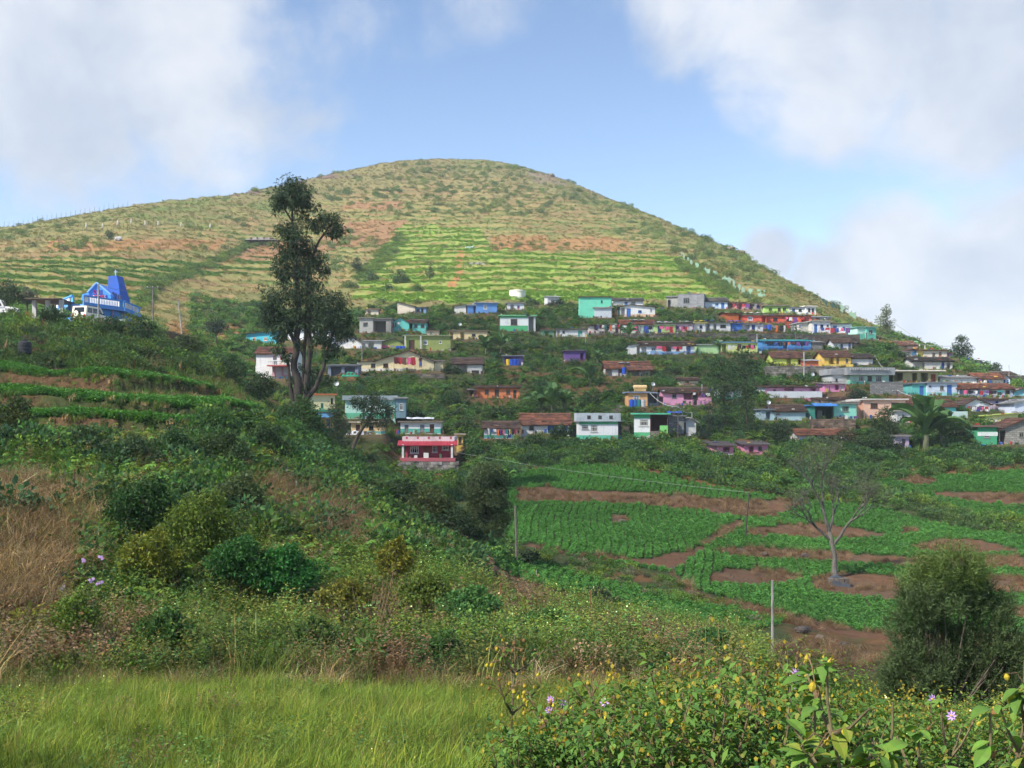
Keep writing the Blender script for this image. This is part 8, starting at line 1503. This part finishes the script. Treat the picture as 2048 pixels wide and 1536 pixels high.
# ------------------------------------------------------------------ foreground plants on the right
def build_front():
    r = random.Random(21)
    # broad leaf blades shared by many plants
    def leaf_mesh(name, L_, w, c, droop=.35, fold=.25):
        mb = MB(); n = 7; prof = [.0, .55, .9, 1.0, .85, .5, 0]
        for i in range(n - 1):
            t0, t1 = i / (n - 1), (i + 1) / (n - 1)
            P = lambda t, k, sd: (sd * w * .5 * prof[k], t * L_ * (1 - .12 * t), L_ * (.12 * t - droop * t * t) + fold * abs(sd) * w * .5 * prof[k])
            for sd in (-1, 1):
                q = [P(t0, i, 0), P(t1, i + 1, 0), P(t1, i + 1, sd), P(t0, i, sd)]; mb.face(q if sd < 0 else q[::-1], 0, tuple(x * r.uniform(.9, 1.1) for x in c))
        o = mb.build(name, LEAF); me = o.data; bpy.data.objects.remove(o); return me
    LM = [leaf_mesh('leaf', .14, .062, c, d) for c, d in (((.12, .24, .04), .3), ((.15, .26, .045), .45), ((.10, .20, .04), .55), ((.20, .25, .04), .4))]
    SM = [leaf_mesh('leaf', .085, .042, c, d) for c, d in (((.11, .22, .045), .35), ((.14, .24, .045), .5), ((.09, .19, .04), .45), ((.22, .23, .045), .4))]
    def head_mesh(c, s):
        mb = MB(); mb.tube([(0, 0, 0), (0, 0, -.012 * s), (0, 0, -.03 * s), (0, 0, -.045 * s), (0, 0, -.055 * s)], [.004 * s, .016 * s, .022 * s, .014 * s, .003 * s], 7)
        for k in range(6): a = k * 1.05; mb.face([(math.cos(a) * .012 * s, math.sin(a) * .012 * s, -.006 * s), (math.cos(a + .4) * .026 * s, math.sin(a + .4) * .026 * s, .006 * s), (math.cos(a + .8) * .012 * s, math.sin(a + .8) * .012 * s, -.006 * s)])
        o = mb.build('seed_head', mat('cloth', c)); me = o.data; bpy.data.objects.remove(o); return me
    HD = [head_mesh(S(200, 185, 50), .62), head_mesh(S(175, 155, 45), .7), head_mesh(S(135, 100, 55), .62)]
    def flower_mesh():
        mb = MB()
        for k in range(8): a = k * math.pi / 4; c, s_ = math.cos(a), math.sin(a); mb.face([(0, 0, 0), (c * .03 - s_ * .014, -.012, s_ * .03 + c * .014), (c * .055, -.004, s_ * .055), (c * .03 + s_ * .014, -.012, s_ * .03 - c * .014)], 0)
        mb.tube([(0, -.018, 0), (0, -.002, 0)], [.009, .011], 6, 1); o = mb.build('flower', [mat('plain', S(200, 165, 225)), mat('plain', S(215, 180, 60))]); me = o.data; bpy.data.objects.remove(o); return me
    FL = flower_mesh()
    def stem_path(h, lean, kink): return [(lean[0] * t * h + kink * math.sin(t * 5) * .06, lean[1] * t * h, h * t) for t in [i / 8 for i in range(9)]]
    def single(u, Y, vt, nleaf, heads, flowers, lab, LMs, scale=1., fallz=0., side=7, group='leafy stems in the right foreground', bare=.3):
        """one plant with every leaf and head an object of its own"""
        g = ground_pt(u, Y); h = W(u, vt, Y).z - g.z; o = thing('dahlia_plant', lab, 'plant', g, r.uniform(0, 6), group); P = stem_path(h, (r.uniform(-.06, .06), r.uniform(-.05, .05)), 1); mb = MB(); mb.tube(P, [.010 - .0006 * i for i in range(9)], 7)
        tips = [(Vector(P[k]), Vector((0, 0, 1))) for k in range(3, 9)]
        for k in range(side):
            t = Vector(P[r.randint(3, 6)]); d = Vector((r.uniform(-1, 1), r.uniform(-1, 1), r.uniform(.5, 1.1))).normalized(); l = h * r.uniform(.18, .38); e = t + d * l; mb.tube([t, t + d * l * .5 + Vector((0, 0, -.02)), e], [.009, .007, .005], 5); tips += [(t.lerp(e, f), d) for f in (.35, .6, .8, 1.)]
        mb.build('stem', mat('bark', (.15, .12, .06)), o)
        for k in range(nleaf):
            tp, d = r.choice(tips) if k > 14 else tips[-1 - (k % 7)]
            l = link('leaf', r.choice(LMs), o, tp + Vector((0, 0, r.uniform(-.02, .02)))); l.rotation_euler = (r.uniform(-.7, .5), r.uniform(-.4, .4), r.uniform(0, 6.28)); s_ = r.uniform(.5, 1.0) * scale; l.scale = (s_,) * 3
        for k in range(heads):
            tp, d = r.choice(tips[-12:]); q = tp + Vector((r.uniform(-.16, .16), r.uniform(-.16, .16), r.uniform(.02, .16))); l = link('seed_head', r.choice(HD), o, q); l.rotation_euler = (r.uniform(-.5, .5), r.uniform(-.5, .5), 0); l.scale = (scale * r.uniform(.8, 1.2),) * 3
            mb = MB(); mb.tube([tp, (tp + q) / 2 + Vector((0, 0, .04)), q], [.003] * 3, 4); mb.build('stalk', mat('bark', (.20, .12, .06)), l).matrix_parent_inverse = (Matrix.Translation(q) @ l.rotation_euler.to_matrix().to_4x4() @ Matrix.Diagonal((*l.scale, 1))).inverted()
        for k in range(flowers):
            tp, d = r.choice(tips[-6:]); l = link('flower', FL, o, tp + Vector((r.uniform(-.1, .1), r.uniform(-.1, .1), r.uniform(.05, .14)))); l.rotation_euler = (r.uniform(-.5, .3), 0, -o.rotation_euler.z + r.uniform(-.6, .6)); l.scale = (.6,) * 3
        return o
    # near ones, leaf by leaf
    for (u, Y, vt, nl, hd, fl, lab, sc_) in [(1680, 4.3, 1330, 90, 9, 0, 'nearest broad-leaved stem with nodding yellow heads at the lower right', 1.0), (1760, 4.5, 1400, 80, 0, 0, 'short broad-leaved stem right of the nearest one', 1.05), (1600, 5.2, 1420, 80, 2, 0, 'broad-leaved stem left of the nearest one', .95), (1850, 4.6, 1470, 70, 0, 0, 'low broad-leaved stem near the lower right corner', 1.0), (2045, 5.0, 1330, 30, 6, 0, 'stem with yellow heads cut by the right edge', 1.0), (1960, 4.2, 1420, 70, 6, 0, 'stem with brownish heads near the right edge', .9),
                                       (1022, 8.2, 1275, 44, 30, 0, 'tall lone stem with tiered leaves and yellow head cluster', .85), (1110, 7.4, 1390, 50, 16, 3, 'stem with two lilac flowers left in the thicket', .9), (1190, 7.0, 1360, 56, 18, 1, 'leafy stem right of the lilac flowers', .9), (1270, 6.6, 1400, 56, 16, 0, 'leafy stem in the middle of the thicket', .95), (1350, 6.8, 1420, 50, 14, 1, 'leafy stem right of the thicket middle', .95), (1440, 6.4, 1410, 54, 16, 0, 'leafy stem left of the broad-leaved group', .95), (1520, 6.2, 1390, 50, 18, 0, 'leafy stem with many yellow heads beside the broad-leaved group', .95), (1580, 9.5, 1300, 50, 8, 6, 'stem with lilac flowers before the ploughed plot', .9), (1900, 6.5, 1420, 50, 4, 2, 'leafy stem below the feathery bush', .9)]:
        single(u, Y, vt, nl, hd, fl, lab, LM if Y < 5.5 else SM + LM[:1], sc_)
    # thicket behind and between: joined foliage plants, copied
    def thicket_mesh(seed):
        rr = np.random.default_rng(seed); n = 820; hgt = 1.25
        st = 7; az = rr.uniform(0, 6.28, st); lean = rr.uniform(.05, .32, st); hs = rr.uniform(.7, 1.25, st); k = rr.integers(0, st, n); t = rr.uniform(.25, 1, n) ** .8
        P = np.stack([np.cos(az[k]) * lean[k] * hs[k] * t * 1.6, np.sin(az[k]) * lean[k] * hs[k] * t * 1.6, hs[k] * t], 1) + rr.normal(size=(n, 3)) * np.array([.07, .07, .04]); D = rr.normal(size=(n, 3)); D[:, 2] = -np.abs(D[:, 2]) * .3 + .1
        ls = rr.uniform(.035, .085, n); pal = np.array([(.10, .20, .042), (.13, .225, .045), (.07, .15, .038), (.20, .22, .05), (.24, .21, .05), (.15, .10, .05)]); C = pal[rr.choice(6, n, p=[.34, .24, .26, .08, .04, .04])] * rr.uniform(.75, 1.25, (n, 1))
        V, Q, Cc = leaves(P, D, np.tile([0, 0, 1.], (n, 1)) + rr.normal(size=(n, 3)) * .3, ls, ls * .5, C, .35)
        m = 18; kk = rr.integers(0, st, m); Ph = np.stack([np.cos(az[kk]) * lean[kk] * hs[kk] * 1.6, np.sin(az[kk]) * lean[kk] * hs[kk] * 1.6, hs[kk]], 1) + rr.normal(size=(m, 3)) * .11; hs_ = []
        for sgn in range(3): hs_.append(leaves(Ph + np.array([0, 0, .012]), np.tile([0, 0, -1.], (m, 1)) + rr.normal(size=(m, 3)) * .2, rr.normal(size=(m, 3)), .034, .026, np.tile([(.40, .32, .045)], (m, 1)) * rr.uniform(.5, 1.2, (m, 1))))
        V, Q, Cc = join([(V, Q, Cc)] + hs_); fm = np_mesh('foliage', V, Q, Cc, LEAF)
        mb = MB()
        for j in range(st): mb.tube([(math.cos(az[j]) * lean[j] * hs[j] * 1.6 * f, math.sin(az[j]) * lean[j] * hs[j] * 1.6 * f, hs[j] * f - .05) for f in (0, .35, .7, 1)], [.012, .010, .008, .004], 5)
        s_ = mb.build('stems', mat('bark', (.15, .11, .06))); sm = s_.data; bpy.data.objects.remove(s_); return fm, sm
    TM = [thicket_mesh(k) for k in (1, 2, 3, 4)]
    n = 0
    for i in range(150):
        Y = r.uniform(5.2, 13.5); u = r.uniform(1010 + max(0, 60 - Y * 4), 2120)
        if u < 1300 and Y > 9.5: continue
        if u > 1560 and Y < 6: continue
        g = ground_pt(u, Y); sc_ = r.uniform(.55, .95); vt = VH - F * (g.z + sc_ * 1.2) / Y
        lim = np.interp(u, [1010, 1150, 1300, 1500, 1600, 1800, 2100], [1450, 1400, 1370, 1340, 1370, 1410, 1430])
        if vt < lim: sc_ *= max(.35, 1 - (lim - vt) / F * Y / (sc_ * 1.2))
        fm, sm = TM[i % 4]; o = thing('thicket_plant', 'bushy stem clump with tiny yellow heads in the foreground thicket', 'plant', g, r.uniform(0, 6), 'bushy clumps of the foreground thicket'); o.scale = (sc_,) * 3; link('foliage', fm, o); link('stems', sm, o); n += 1
    # bare branching stump in the weeds
    g = ground_pt(742, 24.5); o = thing('bare_branches', 'fan of bare brown branches sprouting from a stump in the weeds', 'shrub', g); mb = MB(); tp = []
    for k in range(26):
        a = r.uniform(0, 6.28); el = r.uniform(.15, 1.35); l = r.uniform(.5, 1.5) * (1 if el > .5 else .8); d = Vector((math.cos(a) * math.cos(el), math.sin(a) * math.cos(el) * .7, math.sin(el))); b = Vector((math.cos(a) * .15, math.sin(a) * .1, .15)); P = [b, b + d * l * .5 + Vector((0, 0, -.05)), b + d * l + Vector((0, 0, .1 * l))]; mb.tube(P, [.016, .011, .005], 5); tp.append(P[2]); tp.append(P[1].lerp(P[2], .6))
    for k in range(3): P = [Vector((0, 0, 0)), Vector((.12 + .05 * k, 0, .7)), Vector((.25 + .08 * k, 0, 1.4)), Vector((.28 + .12 * k, 0, 1.85 + .1 * k))]; mb.tube(P, [.02, .016, .012, .006], 6); tp += [P[3], P[3], P[2]]
    mb.build('branches', mat('bark', (.22, .14, .08)), o); mb = MB(); mb.tube([(0, 0, -.2), (.03, 0, .12), (0, 0, .28)], [.22, .2, .1], 9); mb.build('stump', mat('bark', (.10, .075, .055)), o)
    v, q, c = clump_leaves(np.array([tuple(t) for t in tp]), .12, 5, .085, (.17, .17, .03), .3, .9, .1, .5); link('foliage', np_mesh('foliage', v, q, c, LEAF), o)
    # mullein spikes
    for (u, Y, h, lab) in [(512, 22.5, 1.15, 'tall pale mullein spike, right one of two in the weeds'), (501, 22.6, .85, 'pale mullein spike, left one of two in the weeds')]:
        g = ground_pt(u, Y); o = thing('mullein', lab, 'plant', g, 0, 'mullein spikes'); mb = MB(); mb.tube([(0, 0, 0), (.01, 0, h * .5), (0, 0, h)], [.022, .026, .012], 7); mb.build('spike', mat('cloth', S(150, 165, 95)), o)
        for k in range(9): l = link('leaf', LM[3], o, (0, 0, .1 + .02 * k)); l.rotation_euler = (r.uniform(-.5, .2), 0, k * .75); l.scale = (1.5,) * 3
    # lilac flowers in the left weeds
    for (u, v, Y, lab) in [(172, 1118, 27, 'lilac flower stem left in the pair above the yellow leaves'), (205, 1116, 27, 'lilac flower stem right in the pair above the yellow leaves'), (128, 1172, 26, 'lilac flower stem at the dry grass edge'), (183, 1158, 26, 'lilac flower stem left in the lower pair'), (200, 1160, 26, 'lilac flower stem right in the lower pair')]:
        g = ground_pt(u, Y); h = W(u, v, Y).z - g.z; o = thing('lilac_flower', lab, 'flower', g, 0, 'lilac flowers of the left weeds'); mb = MB(); mb.tube([(0, 0, 0), (.02, 0, h * .6), (0, 0, h)], [.012, .01, .006], 5); mb.build('stem', mat('bark', (.1, .12, .05)), o)
        for k in range(3): f = link('flower', FL, o, (r.uniform(-.08, .08), -.02, h + r.uniform(-.1, .05))); f.scale = (.8,) * 3; f.rotation_euler = (-.2, 0, r.uniform(-.4, .4))
        for k in range(5): l = link('leaf', SM[k % 3], o, (0, 0, h * r.uniform(.3, .85))); l.rotation_euler = (r.uniform(-.4, .3), 0, r.uniform(0, 6)); l.scale = (2,) * 3

def build_cloud():
    """the cloud whose shadow lies over the village and the fields: broken, lumpy, high behind the camera"""
    H = 620.; edge = [(-1200, 96), (0, 100), (300, 112), (430, 122), (480, 190), (600, 205), (800, 212), (1000, 214), (1250, 211), (1450, 206), (1600, 200), (1720, 184), (1850, 170), (2048, 150), (2900, 130)]
    def up(p): k = (H - p.z) / SUN.z; return Vector((p.x + SUN.x * k, p.y + SUN.y * k))
    farl = [up(ground_pt(u, Y)) for u, Y in edge]; poly = [(p.x, p.y) for p in farl] + [(farl[-1].x + 60, farl[-1].y - 190), (farl[0].x - 80, farl[0].y - 170)]
    xs = [p[0] for p in poly]; ys = [p[1] for p in poly]; n = 72; X = np.linspace(min(xs) - 20, max(xs) + 20, n); Yv = np.linspace(min(ys) - 20, max(ys) + 20, n); XX, YY = np.meshgrid(X, Yv, indexing='ij')
    # signed distance to the outline
    D_ = np.full(XX.shape, 1e9)
    for i in range(len(poly)):
        a = np.array(poly[i]); b = np.array(poly[(i + 1) % len(poly)]); ab = b - a; t = np.clip(((XX - a[0]) * ab[0] + (YY - a[1]) * ab[1]) / (ab @ ab), 0, 1); D_ = np.minimum(D_, np.hypot(XX - a[0] - t * ab[0], YY - a[1] - t * ab[1]))
    ins = inpoly(XX, YY, poly); sd_ = np.where(ins, D_, -D_) + (fbm(XX / 30, YY / 30, 101, 4) - .5) * 16
    th = np.clip(sd_ + 6, 0, 60) ** .6; top = H + th * 3.2 * (.6 + .8 * fbm(XX / 22, YY / 22, 111, 4)) ; bot = H - th * .9 * (.6 + .8 * fbm(XX / 18, YY / 18, 121, 3))
    keep = sd_ > -6; V = np.concatenate([np.stack([XX, YY, top], -1).reshape(-1, 3), np.stack([XX, YY, bot], -1).reshape(-1, 3)]); idx = np.arange(n * n).reshape(n, n); ok = keep[:-1, :-1] | keep[1:, :-1] | keep[1:, 1:] | keep[:-1, 1:]
    q = np.stack([idx[:-1, :-1], idx[1:, :-1], idx[1:, 1:], idx[:-1, 1:]], -1)[ok]; Q = np.concatenate([q, q[:, ::-1] + n * n])
    near_ = np.hypot(0, (YY - np.interp(XX, [p.x for p in farl], [p.y for p in farl])) + 150); al = smooth(sd_, -5, 16) * (.45 + .55 * smooth(YY - np.interp(XX, [p.x for p in farl], [p.y for p in farl]), -170, -95)); C = np.stack([al, al, al], -1).reshape(-1, 3); m, nt, N, L, b = newmat('cloud'); N.remove(b)
    at = N.new('ShaderNodeAttribute'); at.attribute_name = 'Col'; tr = N.new('ShaderNodeBsdfTransparent'); df = N.new('ShaderNodeBsdfDiffuse'); df.inputs[0].default_value = (.9, .91, .93, 1); tl = N.new('ShaderNodeBsdfTranslucent'); tl.inputs[0].default_value = (.9, .92, .95, 1)
    a = N.new('ShaderNodeMixShader'); a.inputs[0].default_value = .6; L.new(df.outputs[0], a.inputs[1]); L.new(tl.outputs[0], a.inputs[2]); mx = N.new('ShaderNodeMixShader')
    ml = N.new('ShaderNodeMath'); ml.operation = 'MULTIPLY'; ml.inputs[1].default_value = CLOUD_OPACITY; L.new(at.outputs['Fac'], ml.inputs[0]); L.new(ml.outputs[0], mx.inputs[0]); L.new(tr.outputs[0], mx.inputs[1]); L.new(a.outputs[0], mx.inputs[2]); L.new(mx.outputs[0], N['Material Output'].inputs[0])
    o = link('cloud', np_mesh('cloud', V, Q, np.concatenate([C, C]), m, True)); tag(o, kind='structure')
CLOUD_OPACITY = .36
def build_haze():
    mb = MB(); mb.box(-9500, 9500, -120, 9300, -96, 128); m, nt, N, L, b = newmat('haze'); N.remove(b)
    v = N.new('ShaderNodeVolumePrincipled'); v.inputs['Color'].default_value = (.78, .89, 1.0, 1); v.inputs['Density'].default_value = HAZE; v.inputs['Anisotropy'].default_value = .0
    L.new(v.outputs[0], N['Material Output'].inputs['Volume']); o = mb.build('haze', m); tag(o, kind='stuff', label='thin pale haze over the whole valley', cat='haze')
HAZE = .00026
# ------------------------------------------------------------------ put the place together
sc.cycles.max_bounces = 5; sc.cycles.diffuse_bounces = 2; sc.cycles.glossy_bounces = 2; sc.cycles.transmission_bounces = 3; sc.cycles.transparent_max_bounces = 8
sc.cycles.use_adaptive_sampling = True; sc.cycles.adaptive_threshold = .035
build_church(); build_cars(); build_walls()
apply_pads(); build_ground(); build_cloud()
build_steps(); build_small(); build_washing(); build_poles(); build_rocks(); build_person(); build_clutter()
build_trees(); cover(); build_front()
build_haze()
